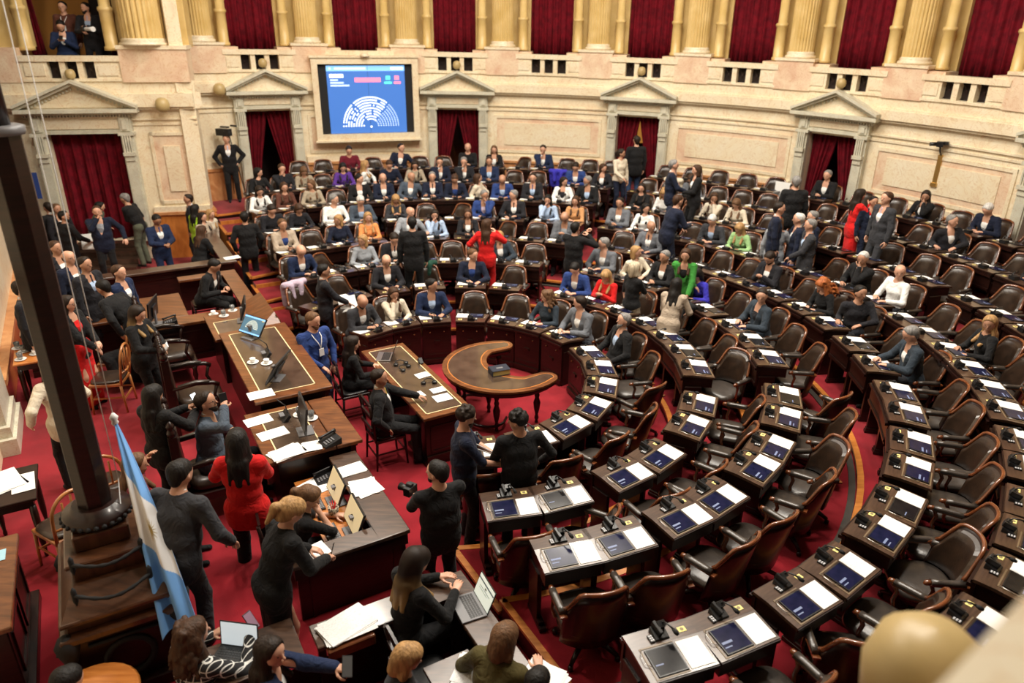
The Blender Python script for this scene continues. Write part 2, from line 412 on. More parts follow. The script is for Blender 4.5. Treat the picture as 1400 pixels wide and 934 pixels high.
# base course between the doors: orange marble dado, cream plinth moulding, raised panel
for k in range(0, len(edges), 2):
    a, b = edges[k], edges[k + 1]
    if k > 0: a += .32
    b -= .32
    n = max(2, int((b - a) / .5))
    m = MB(); m.map = cmap
    m.box(a, b, 0, .10, 1.08, 1.78, 1, n); m.box(a, b, 0, .14, 1.78, 1.84, 1, n)
    m.box(a, b, 0, .08, 1.84, 1.98, 0, n)
    if k > 0:
        pa, pb = a + .12, b - .12
        for (x0, x1, z0, z1) in ((pa, pb, 3.02, 3.10), (pa, pb, 2.06, 2.14), (pa, pa + .08, 2.06, 3.10), (pb - .08, pb, 2.06, 3.10)):
            m.box(x0, x1, 0, .035, z0, z1, 0, n if x1 - x0 > .3 else 1)
        m.box(pa + .08, pb - .08, 0, .008, 2.14, 3.02, 2, n)
        m.box(pa + .3, pb - .3, 0, .03, 2.28, 2.90, 0, n)
    struct('baseboard_back', m.mesh('dado', [MARBLE, MARBLE_O, MARBLE_P]))

def portal(mp, n_, x, hw, pw, z0, zt, zb, za, name, lab=None):
    """grey marble door case: hw half opening, pw half pediment width, floor z0, opening top zt, pediment base zb, apex za"""
    root = struct(name, None)
    jw = (pw - hw) * .56
    def part(nm, fn, mats):
        m = MB(); m.map = mp; fn(m); ob(nm, m.mesh(nm, mats), root)
    for sgn in (-1, 1):
        def jamb(m):
            e0, e1 = sorted((x + sgn * hw, x + sgn * (hw + jw)))
            m.box(e0, e1, 0, .16, z0, zb - .10, 0, 2)
            c = (e0 + e1) / 2; w = jw * .8
            m.box(c - w / 2, c + w / 2, .16, .20, z0, zt - .62, 0, 1)
            m.box(e0 - .03, e1 + .03, .0, .24, zt - .04, zt + .03, 0, 1)
        def cons(m):
            e0, e1 = sorted((x + sgn * hw, x + sgn * (hw + jw))); c = (e0 + e1) / 2; w = jw * .75
            for q in range(4): m.box(c - w / 2 + q * w / 4 + .008, c - w / 2 + (q + 1) * w / 4 - .008, .16, .24 - .01 * 0, zt - .42, zt - .04, 0, 1)
            m.box(c - w * .6, c + w * .6, .16, .27, zt - .50, zt - .42, 0, 1); m.box(c - w * .5, c + w * .5, .16, .23, zt - .62, zt - .50, 0, 1)
            m.box(c - w / 2, c + w / 2, .16, .20, zt + .06, zb - .14, 0, 1); m.box(c - .05, c + .05, .20, .23, zt + .10, zb - .18, 0, 1)
        part('jamb', jamb, MARBLE_G); part('console', cons, MARBLE_G)
    def lint(m):
        m.box(x - hw, x + hw, 0, .12, zt, zb - .08, 0, 3); m.box(x - hw, x + hw, .12, .15, zt, zt + .07, 0, 3)
        m.box(x - hw, x + hw, .12, .145, zt + .11, zb - .13, 1, 3)
        m.box(x - pw * .93, x + pw * .93, 0, .25, zb - .08, zb - .03, 0, 4)
        k = int(pw * 2 / .07)
        for q in range(k): m.box(x - pw * .92 + q * pw * 1.84 / k, x - pw * .92 + (q + .5) * pw * 1.84 / k, .0, .22, zb - .13, zb - .08, 0, 1)
    part('lintel', lint, [MARBLE_G, MARBLE])
    def ped(m):
        n = 6
        m.box(x - pw, x + pw, 0, .36, zb - .03, zb + .05, 0, 5)
        pts = [(x - pw * .9, zb + .05), (x + pw * .9, zb + .05), (x, za - .10)]
        m.prism([(p[0], p[1]) for p in pts], .0, .14, 1, axis='y')
        for sgn in (-1, 1):
            for q in range(n):
                f0, f1 = q / n, (q + 1) / n
                xa, xb = x + sgn * pw * (1 - f0), x + sgn * pw * (1 - f1); z0_, z1_ = zb + .04 + (za - zb - .13) * f0, zb + .04 + (za - zb - .13) * f1
                for (d1, t0, t1) in ((.38, .035, .10), (.30, -.03, .035)):
                    m.add([(xa, -.0, z0_ + t0), (xb, -.0, z1_ + t0), (xb, d1, z1_ + t0), (xa, d1, z0_ + t0), (xa, -.0, z0_ + t1), (xb, -.0, z1_ + t1), (xb, d1, z1_ + t1), (xa, d1, z0_ + t1)],
                          [(0, 1, 2, 3), (7, 6, 5, 4), (0, 4, 5, 1), (3, 2, 6, 7), (0, 3, 7, 4), (1, 5, 6, 2)], 0)
            k = int(pw / .09)
            for q in range(1, k):
                f0 = q / k; xa = x + sgn * pw * .86 * (1 - f0); zz = zb + .06 + (za - zb - .2) * f0
                m.box(min(xa, xa + .04), max(xa, xa + .04), .14, .2, zz - .05, zz, 0, 1)
    part('pediment', ped, [MARBLE_G, MARBLE])
    return root
for k, t in enumerate(DOORS): portal(cmap, k, U(t), DW, 1.06, 1.08, 3.28, 3.69, 4.27, 'door_%d' % (k + 1))
portal(lmap, 9, -.17, .78, 1.27, .5, 3.06, 3.57, 4.24, 'door_6')

# ---- left stage wall (flat, holds the tall door)
m = MB(); m.map = lmap
for a, b in ((-3.2, -.95), (.61, 2.31)): m.box(a, b, -.35, 0, 0, 3.95, 0, 3)
m.box(-.95, .61, -.35, 0, 3.06, 3.95, 0, 2); m.box(-.95, .61, -.35, 0, 0, .5, 0, 1)
for (d, z0, z1) in ((.03, 3.22, 3.27), (.05, 3.34, 3.38), (.10, 3.58, 3.64), (.16, 3.64, 3.93), (.06, 3.93, 4.2)): m.box(-3.2, 2.31, -.35 if d == .06 else 0, d, z0, z1, 0, 2)
m.box(1.02, 2.31, .0, .1, 1.16, 1.30, 0, 1)
for (x0, x1, z0, z1) in ((1.2, 2.1, 2.98, 3.05), (1.2, 2.1, 1.36, 1.44), (1.2, 1.27, 1.36, 3.05), (2.03, 2.1, 1.36, 3.05)): m.box(x0, x1, 0, .04, z0, z1, 0, 1)
m.box(1.27, 2.03, 0, .01, 1.44, 2.98, 2, 1); m.box(1.47, 1.83, 0, .04, 1.66, 2.74, 0, 1)
for (x0, x1, z0, z1) in ((-3.0, -1.75, 2.98, 3.05), (-3.0, -2.93, 1.36, 3.05), (-1.82, -1.75, 1.36, 3.05)): m.box(x0, x1, 0, .04, z0, z1, 0, 1)
struct('wall_left', m.mesh('lwall', [MARBLE, MARBLE_O, MARBLE_P]))
m = MB(); m.map = lmap
m.box(1.0, 2.33, 0, .08, 0, 1.10, 0, 2); m.box(1.0, 2.34, 0, .13, 1.10, 1.17, 1, 1); m.box(-3.2, -1.5, 0, .08, 0, 1.1, 0, 1); m.box(-3.2, -1.5, 0, .13, 1.10, 1.17, 1, 1)
struct('baseboard_left', m.mesh('ldado', [WOOD_O, MARBLE_O]))
m = MB(); cx_, cy_, _ = lmap(2.31, 0, 0)
u_ = -math.sin(AX), math.cos(AX)
for (w, z0, z1, mi) in ((0, 0, 3.95, 0), (.08, 0, 1.1, 1), (.13, 1.1, 1.17, 2), (.1, 3.58, 3.64, 0), (.16, 3.64, 3.93, 0), (.05, 3.93, 4.2, 0), (-.06, 4.2, 9, 0)):
    L = 1.7
    m.prism([(cx_ - .35 * math.cos(AX), cy_ - .35 * math.sin(AX)), (cx_ + w * math.cos(AX), cy_ + w * math.sin(AX)), (cx_ + w * math.cos(AX) + L * u_[0], cy_ + w * math.sin(AX) + L * u_[1]), (cx_ - .35 * math.cos(AX) + L * u_[0], cy_ - .35 * math.sin(AX) + L * u_[1])], z0, z1, mi)
struct('wall_return', m.mesh('rwall', [MARBLE, WOOD_O, MARBLE_O]))
# rear wall behind the stage with pilaster
m = MB(); m.map = lambda x, y, z: AB(x, y, z)
m.box(-6.1, -5.75, -6, 9.2, 0, 8.5, 0, 1); m.box(-5.75, -5.68, 1.9, 9.0, .5, 1.05, 1, 1); m.box(-5.75, -5.62, 1.9, 9.0, 1.05, 1.13, 2, 1)
m.box(-5.75, -5.70, 2.2, 5.2, 1.5, 3.0, 0, 1); m.box(-5.75, -5.72, 2.5, 4.9, 1.7, 2.8, 3, 1)
m.box(-5.75, -5.6, -6, 9.0, 3.64, 3.93, 0, 1)
m.box(-5.75, -5.56, .95, 2.05, .5, .72, 4, 1); m.box(-5.75, -5.60, 1.02, 1.98, .72, .86, 4, 1); m.box(-5.75, -5.64, 1.1, 1.9, .86, 3.4, 4, 1)
struct('wall_rear', m.mesh('rearw', [MARBLE, WOOD_O, MARBLE_O, MARBLE_P, MARBLE_G]))

# ---- balustrades, pedestals, columns, curtains of the gallery
BAYS = [118.9 - 12.45 * k for k in range(9)]
def balustrade(mp, x, hw, name):
    m = MB(); m.map = mp
    m.box(x - hw, x + hw, -.12, .12, 4.62, 4.74, 0, 4); m.box(x - hw, x + hw, -.10, .10, 4.2, 4.26, 0, 4)
    m.box(x - hw, x + hw, -.14, -.12, 4.2, 4.62, 1, 3)
    w = .24; g_ = .12
    xs = [-hw, -(1.5 * w + g_), -(.5 * w + g_), -.5 * w, .5 * w, .5 * w + g_, 1.5 * w + g_, hw]
    for k in (0, 2, 4, 6): m.box(x + xs[k], x + xs[k + 1], -.10, .08, 4.26, 4.62, 0, 1)
    m.box(x - hw + .07, x + xs[1] - .06, .08, .10, 4.32, 4.56, 0, 1); m.box(x + xs[6] + .06, x + hw - .07, .08, .10, 4.32, 4.56, 0, 1)
    for k in (1, 3, 5):
        c = x + (xs[k] + xs[k + 1]) / 2
        for s_ in (-1, 1): m.add([(c - w / 2, -.05, 4.44 - s_ * .17), (c - w / 2 + .02, -.05, 4.44 - s_ * .17), (c + w / 2, -.05, 4.44 + s_ * .17), (c + w / 2 - .02, -.05, 4.44 + s_ * .17)], [(0, 1, 2, 3)], 2)
        m.box(c - .02, c + .02, -.06, -.03, 4.42, 4.46, 2, 1)
    return struct(name, m.mesh('balustrade', [MARBLE, DARKV, WOOD_D]))
def drape(mp, x, hw, z0, z1, d, seed, gather=None):
    rnd = random.Random(seed); ph = [rnd.random() * 6 for _ in range(3)]
    def f(off):
        def g(u, v):
            zz = z0 + (z1 - z0) * v; uu = u
            if gather:  # one half curtain pulled to its side towards the bottom
                k = gather(v); uu = k[0] + (k[1] - k[0]) * u
            xx = x - hw + 2 * hw * uu
            dd = d + off + .045 * math.sin(u * hw * 2 * 26 + ph[0] + .6 * math.sin(v * 3)) + .02 * math.sin(u * hw * 2 * 61 + ph[1])
            return mp(xx, dd, zz)
        return g
    m = MB(); m.slab(f(0), f(-.02), max(24, int(hw * 90)), 5); return m.mesh('drape', VELVET)
names8 = ['above the left door of the curved wall', 'above the big wall screen', 'right of the big wall screen', 'above the wide marble panel left of centre', 'above the doorway with the orange light',
          'second to the right of the orange lit doorway', 'above the door beside the woman in red', 'near the right edge above the wall camera', 'at the far right edge']
for k, t in enumerate(BAYS):
    x = U(t)
    balustrade(cmap, x, .92, 'trim_%d' % (20 + k))
    c = ob('curtain', drape(cmap, x, .66, 4.60, 8.6, -.62, k)); tagm(c, 'closed dark red velvet gallery curtain ' + names8[k], 'curtain', 'gallery curtains')
    if abs(t - 118.9) < 1:  pass
COLT = [112.7 - 12.45 * k for k in range(9)] + [125.2]
def fluted(mp, x, d, r_, z0, z1):
    m = MB(); c = mp(x, d, 0)
    prof = [(r_, 0), (r_, z1 - z0)]
    m.lathe(prof, (c[0], c[1], mp(x, d, z0)[2]), 72, flute=(3, .085), smooth=False)
    return m
for k, t in enumerate(COLT):
    x = U(t)
    m = MB(); m.map = cmap
    w = .46
    m.box(x - w, x + w, -.5, .10, 4.18, 4.86, 0, 2); m.box(x - w - .36, x + w + .36, -.5, .02, 4.18, 4.80, 0, 2)
    m.box(x - w - .03, x + w + .03, -.5, .13, 4.84, 4.90, 1, 2)
    struct('wall_pedestal', m.mesh('pedestal', [MARBLE_P, MARBLE]))
    where = 'left end of the curved wall beside the stage corner' if k == 9 else 'between ' + ['screen and left door curtain', 'screen curtain and the one right of it', 'second and third curtain right of screen', 'marble panel curtain and doorway curtain', 'curtains right of the orange lit doorway', 'fifth and sixth curtain right of screen', 'curtains above the wall camera', 'last two curtains at right', 'curtains beyond the right edge'][k]
    col = thing('gallery_column', ('ochre fluted column ' + where), 'column', group='fluted gallery columns')
    r_ = .29; z0 = 4.90
    ob('shaft', fluted(cmap, x, -.22, r_, z0 + .14, 8.7).mesh('shaft', OCHRE), col)
    cc = cmap(x, -.22, z0)
    m = MB(); m.lathe([(r_ * 1.2, 0), (r_ * 1.24, .03), (r_ * 1.2, .06), (r_ * 1.06, .08), (r_ * 1.12, .11), (r_ * 1.0, .15)], cc, 32); ob('column_base', m.mesh('cbase', MARBLE), col)
    for sgn in (-1, 1):
        p = cmap(x + sgn * .56, -.28, 4.82)
        m = MB(); m.lathe([(.15, 0), (.15, .06), (.125, .08), (.125, .75), (.14, .77), (.155, .80), (.14, .84), (.105, .86), (.105, 3.9)], p, 16)
        ob('colonnette', m.mesh('colonnette', OCHRE), col)
    m = MB(); m.map = cmap; m.box(x - .74, x + .74, -1.0, -.55, 4.8, 9, 0, 2); struct('wall_pier', m.mesh('pier', OCHRE))
# left wall gallery level
struct_b = balustrade(lmap, -.14, 1.02, 'trim_40')
m = MB(); m.map = lmap
m.box(-3.2, -1.16, -.5, .08, 4.18, 4.90, 1, 1); m.box(.88, 2.31, -.5, .12, 4.18, 4.90, 1, 1); m.box(.85, 2.34, -.5, .15, 4.88, 4.96, 0, 1)
m.box(-3.2, -1.0, -1.0, -.35, 4.9, 9, 2, 1); m.box(.80, 2.31, -1.0, -.45, 4.9, 9, 2, 1)
m.box(-3.2, 2.31, -3.0, -2.9, 4, 9, 3, 1); m.box(-3.2, 1.9, -2.9, -.35, 3.98, 4.08, 4, 1)
m.box(-.30, .0, -2.9, -2.8, 4.1, 8, 5, 1)
struct('wall_gallery_left', m.mesh('lgal', [MARBLE, MARBLE_P, OCHRE, WARMWALL, CARPET, DARKV]))
cl_ = thing('gallery_column', 'large ochre fluted column left of the stage corner', 'column', group='fluted gallery columns')
for (xx, rr_) in ((1.42, .46),):
    ob('shaft', fluted(lmap, xx, -.2, rr_, 5.1, 8.7).mesh('shaft', OCHRE), cl_)
    m = MB(); m.lathe([(rr_ * 1.18, 0), (rr_ * 1.2, .04), (rr_ * 1.05, .08), (rr_ * 1.1, .11), (rr_, .15)], lmap(xx, -.2, 4.96), 32); ob('column_base', m.mesh('cbase', MARBLE), cl_)
for xx in (.70, -1.05):
    m = MB(); m.lathe([(.17, 0), (.17, .08), (.14, .1), (.14, .8), (.155, .82), (.17, .86), (.155, .9), (.12, .92), (.12, 3.9)], lmap(xx, -.25, 4.84), 16)
    ob('colonnette', m.mesh('colonnette', OCHRE), cl_)
for sgn, lab in ((-1, 'tied red velvet curtain left of the men in the upper box'), (1, 'tied red velvet curtain right of the men in the upper box')):
    def gth(v, sgn=sgn):
        w = .10 + .32 * max(0, (v - .42)) / .58 if v > .42 else .10 + .06 * (.42 - v) / .42
        return (0, w) if sgn < 0 else (1 - w, 1)
    o = ob('curtain', drape(lmap, -.14, .98, 4.3, 8.4, -.75, 50 + sgn, gth)); tagm(o, lab, 'curtain')
# door curtains
for k, (t, kind, lab) in enumerate(((118.7, 'p', 'left'), (93.8, 'p', 'centre left'), (69.2, 'p', 'orange lit'), (44.6, 'p', 'right'), (19.8, 'p', 'far right'))):
    for sgn in (-1, 1):
        def gth(v, sgn=sgn):
            w = .26 + .26 * min(1, max(0, (v - .25) / .7)) if v > .25 else .26 - .02 * v
            return (0, w) if sgn < 0 else (1 - w, 1)
        o = ob('curtain', drape(cmap, U(t), DW + .02, 1.10, 3.27, -.2, 70 + k * 2 + sgn, gth))
        tagm(o, 'tied back dark red curtain, %s side of the %s doorway in curved wall' % ('left' if sgn < 0 else 'right', lab), 'curtain')
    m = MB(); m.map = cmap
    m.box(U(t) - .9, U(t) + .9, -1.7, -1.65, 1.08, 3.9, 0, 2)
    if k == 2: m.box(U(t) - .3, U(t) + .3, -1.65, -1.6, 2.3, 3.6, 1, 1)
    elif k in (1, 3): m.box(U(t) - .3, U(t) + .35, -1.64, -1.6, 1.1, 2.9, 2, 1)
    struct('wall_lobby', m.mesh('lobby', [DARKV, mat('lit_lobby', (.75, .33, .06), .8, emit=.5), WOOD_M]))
o = ob('curtain', drape(lmap, -.17, .79, .52, 3.05, -.18, 99)); tagm(o, 'closed dark red curtain in the tall grey marble stage doorway', 'curtain')
# ---- gold lamps on the cornice and pediments
def lamp(p, r_, lab):
    m = MB(); m.lathe([(.001, 1.0 * r_), (r_ * .5, .93 * r_), (r_ * .85, .6 * r_), (r_, 0), (r_ * .93, -.55 * r_), (r_ * .6, -.9 * r_), (.02, -1.05 * r_)], p, 20)
    o = ob('cornice_lamp', m.mesh('lamp_shell', GOLDP)); return tagm(o, lab, 'lamp', 'gold globe lamps')
for t, lab in ((118.7, 'gold globe lamp above the left pediment of the curved wall'), (93.8, 'gold globe lamp above the pediment right of the screen'), (69.2, 'gold globe lamp above the pediment of orange lit doorway'), (44.6, 'gold globe lamp above the pediment behind woman in red')):
    lamp(cmap(U(t), .16, 4.42), .11, lab)
lamp(lmap(-.17, .16, 4.36), .11, 'gold globe lamp above the pediment of the tall stage door')
lamp(lmap(1.66, .30, 3.70), .16, 'oval gold lamp on the cornice left of the stage corner')
lamp(cmap(U(124.4), .26, 3.80), .15, 'oval gold lamp on the cornice right of the stage corner')

# ---- big screen
S_U, S_Z = (U(112.0), U(99.9)), (2.60, 4.41)
def chord(u0, u1, d):
    p, q = cmap(u0, d, 3), cmap(u1, d, 3)
    L = math.hypot(q[0] - p[0], q[1] - p[1]); e = ((q[0] - p[0]) / L, (q[1] - p[1]) / L); nrm = (e[1], -e[0])
    def f(x, y, z): return (p[0] + e[0] * x + nrm[0] * y, p[1] + e[1] * x + nrm[1] * y, z + .05)
    return f, L
chf, CL = chord(S_U[0], S_U[1], .10)
ws = thing('wall_screen', 'large blue voting screen with white seat diagram in a cream marble frame', 'screen')
m = MB(); m.map = chf
b = .16
for k_, (x0, x1, z0, z1) in enumerate(((-b, CL + b, S_Z[0] - b, S_Z[0]), (-b, CL + b, S_Z[1], S_Z[1] + b), (-b, 0, S_Z[0], S_Z[1]), (CL, CL + b, S_Z[0], S_Z[1]))):
    m.box(x0, x1, -.1, .20, z0, z1, 0); 
m.box(-b - .04, CL + b + .04, -.1, .24, S_Z[0] - b - .05, S_Z[0] - b, 0); m.box(-b - .04, CL + b + .04, -.1, .24, S_Z[1] + b, S_Z[1] + b + .05, 0)
m.lathe([(.12, 0), (.14, .03), (.08, .09), (.01, .1)], (CL / 2, .2, S_Z[1] + b + .02), 14)
ob('marble_frame', m.mesh('sframe', MARBLE), ws)
m = MB(); m.map = chf; m.box(0, CL, -.08, .10, S_Z[0], S_Z[1], 0); ob('black_surround', m.mesh('ssur', BLACKM), ws)
m = MB(); m.map = chf
X0, X1, Z0, Z1 = .22, CL - .20, S_Z[0] + .01, S_Z[1] - .04
def SX(f): return X0 + (X1 - X0) * f
def SZ(f): return Z1 - (Z1 - Z0) * f
def srect(fx0, fx1, fy0, fy1, mi, d=.118): m.box(SX(fx0), SX(fx1), d - .004, d, SZ(fy1), SZ(fy0), mi)
m.box(X0, X1, .10, .113, Z0, Z1, 0)
srect(0, 1, .0, .08, 1, .116)
for a_, b_, mi in ((.03, .06, 4), (.10, .50, 4), (.82, .98, 2)): srect(a_, b_, .025, .06, mi, .120)
srect(.035, .21, .12, .175, 2)
for j, w in enumerate((.10, .17, .24)): srect(.04, .04 + w, .195 + j * .04, .22 + j * .04, 4)
srect(.35, .685, .175, .24, 5)
srect(.75, .81, .15, .21, 6); srect(.73, .83, .235, .27, 6); srect(.865, .925, .15, .21, 5); srect(.855, .945, .235, .27, 5)
srect(.52, .5235, 0, 1, 3, .1165)
rnd = random.Random(3)
cxs, czs = SX(.53), SZ(.905); RW = (X1 - X0) * .36
for ring in range(9):
    rr_ = RW * (.27 + .73 * ring / 8); nn = int(12 + ring * 4.6)
    for j in range(nn):
        a_ = PI * (j + .5) / nn
        if abs(a_ - R(50)) < .03 or abs(a_ - R(128)) < .03: continue
        left = a_ > R(52)
        if left and rnd.random() < .12: continue
        px_, pz_ = cxs + rr_ * math.cos(a_), czs + rr_ * math.sin(a_) * 1.04
        s_ = .024 if left else .019
        m.prism([(px_ + s_ * math.cos(q * PI / 3), pz_ + s_ * math.sin(q * PI / 3)) for q in range(6)], .112, .119, 2 if left else 4, axis='y')
m.prism([(cxs + .03 * math.cos(q * PI / 4), czs - .0 + .03 * math.sin(q * PI / 4)) for q in range(8)], .112, .119, 2, axis='y')
ob('display', m.mesh('display', [SCREENBLUE, SCREENCYAN, SCREENWHITE, mat('screen_seam', (.02, .06, .2), .5, emit=.3), SCREENSOFT, SCREENRED, SCREENGREEN]), ws)

# ---- wall camera on its yellow bracket, right
q = cmap(U(32.6), .02, 3.25)
wc = thing('wall_camera', 'black camera on a brass bracket fixed to right marble panel', 'camera', q, R(32.6 - 180))
m = MB(); m.box(-.02, .03, -.05, .05, -.78, -.12, 0); m.box(-.02, .06, -.07, .07, -.80, -.72, 0); ob('bracket', m.mesh('bracket', BRASS, .004), wc)
m = MB(); m.tube([(.02, 0, -.12), (.1, 0, -.02), (.12, 0, .06)], .018); m.obox((.16, .0, .12), (.16, .13, .11), .5); m.tube([(.2, -.04, .12), (.3, -.14, .11)], .04, 10); m.obox((.1, .1, .15), (.1, .1, .06), .3)
ob('camera_body', m.mesh('wcam', BLACK), wc)

# ================================================================== RING FURNITURE
def super_pad(m, w, d, z0, z1, mi=0, n=20, p=3.2, y=0.):
    # cushion with rounded corners and a domed top
    def pt(a, k):
        c, s = math.cos(a), math.sin(a)
        return (w / 2 * k * abs(c) ** (2 / p) * (1 if c > 0 else -1), y + d / 2 * k * abs(s) ** (2 / p) * (1 if s > 0 else -1))
    prof = [(.0, z0), (.9, z0), (1, z0 + (z1 - z0) * .35), (.97, z0 + (z1 - z0) * .7), (.8, z1 - .008), (.4, z1), (0.001, z1 + .004)]
    vs = []; fs = []
    for k, z in prof:
        for i in range(n):
            x_, y_ = pt(2 * PI * i / n, max(k, .001)); vs.append((x_, y_, z))
    for j in range(len(prof) - 1):
        for i in range(n): fs.append((j * n + i, j * n + (i + 1) % n, (j + 1) * n + (i + 1) % n, (j + 1) * n + i))
    m.add(vs, fs, mi, True)
def back_top(ph, H=.95):
    a = abs(ph)
    if a < .62: return H - .02 * (a / .62) ** 2
    t = min(1, (a - .62) / .5); return H - .02 - .26 * (3 * t * t - 2 * t ** 3)
def chair_meshes():
    M_ = {}
    PH = 1.12; RB = .283
    def surf(r_, zt, zb=.24):
        def f(u, v):
            ph = -PH + 2 * PH * u; t = back_top(ph) + zt; z = zb + (t - zb) * v
            lean = .20 * (z - .36)
            return (r_ * 1.02 * math.sin(ph), -(r_ * .9 * math.cos(ph)) - lean + .04, z)
        return f
    m = MB(); m.slab(surf(RB + .035, 0), surf(RB + .008, 0), 18, 6); M_['back_shell'] = m.mesh('chair_shell', WOOD_D)
    m = MB(); m.slab(surf(RB + .004, -.035, .42), surf(RB - .035, -.05, .46), 16, 5); M_['backrest'] = m.mesh('chair_backpad', LEATHER)
    m = MB(); pts = []
    f1 = surf(RB + .02, .004)
    for i in range(23): pts.append(f1(i / 22, 1))
    m.tube(pts, .02, 8); M_['back_rim'] = m.mesh('chair_rim', WOOD_R)
    m = MB(); super_pad(m, .56, .56, .35, .455, 0, 28, 3.2, .05); M_['seat'] = m.mesh('chair_seat', LEATHER2)
    m = MB(); m.slab(lambda u, v: (.27 * math.cos(2 * PI * u) * (.95 if v else 1), .05 + .26 * math.sin(2 * PI * u), .30 + .08 * v), lambda u, v: (.2 * math.cos(2 * PI * u), .05 + .2 * math.sin(2 * PI * u), .30 + .08 * v), 20, 1); M_['seat_frame'] = m.mesh('chair_frame', WOOD_D)
    for s, nm in ((-1, 'armL'), (1, 'armR')):
        m = MB(); x = s * .305
        m.slab(lambda u, v: (x + .032 * math.cos(PI * u) , -.16 + .29 * v, .655 + .022 * math.sin(PI * u)), lambda u, v: (x + .032 * math.cos(PI * u), -.16 + .29 * v, .635), 8, 4)
        M_[nm] = m.mesh('arm_pad', LEATHER2)
        m = MB(); m.tube([(x, .12, .645), (x, .17, .64), (x, .182, .625)], [.026, .026, .012], 8); m.tube([(x, .12, .63), (x, .09, .56), (x, .11, .46), (x * .93, .08, .38)], [.018, .02, .018, .02], 8); m.box(x - .03, x + .03, -.20, .14, .62, .638)
        M_[nm + 's'] = m.mesh('arm_support', WOOD_R)
    m = MB(); m.lathe([(.045, .08), (.05, .16), (.03, .22), (.05, .28), (.12, .31)], (0, .03, 0), 12); M_['pedestal'] = m.mesh('chair_post', WOOD_D)
    m = MB(); m.tube([(0, .03, .14), (.14, .17, .11), (.22, .25, .06)], [.03, .026, .02], 8); m.lathe([(.01, 0), (.026, .01), (.026, .045), (.01, .055)], (.22, .25, .0), 8); M_['leg'] = m.mesh('chair_leg', WOOD_D)
    m = MB()
    m.slab(surf(RB + .035, 0), surf(RB + .008, 0), 10, 3); M_['back_shell_far'] = m.mesh('chair_shell_far', WOOD_D)
    return M_
CM = chair_meshes()
def build_chair(far=False):
    t = thing('armchair', '', 'chair')
    ob('back_shell', CM['back_shell_far' if far else 'back_shell'], t); ob('backrest', CM['backrest'], t); ob('back_rim', CM['back_rim'], t); ob('seat', CM['seat'], t)
    for s in ('armL', 'armR'):
        a = ob('armrest', CM[s], t)
        if not far: ob('arm_support', CM[s + 's'], a)
    if not far:
        ob('seat_frame', CM['seat_frame'], t)
    ob('pedestal', CM['pedestal'], t)
    if not far:
        for k in range(4): ob('leg', CM['leg'], t, (0, .0, 0), 0).rotation_euler = (0, 0, 0)
        for k, l in enumerate([c for c in t.children if c.name.startswith('leg')]):
            M = Matrix.Translation((0, .03, 0)) @ Matrix.Rotation(k * PI / 2, 4, 'Z') @ Matrix.Translation((0, -.03, 0)); l.matrix_local = M
    return t
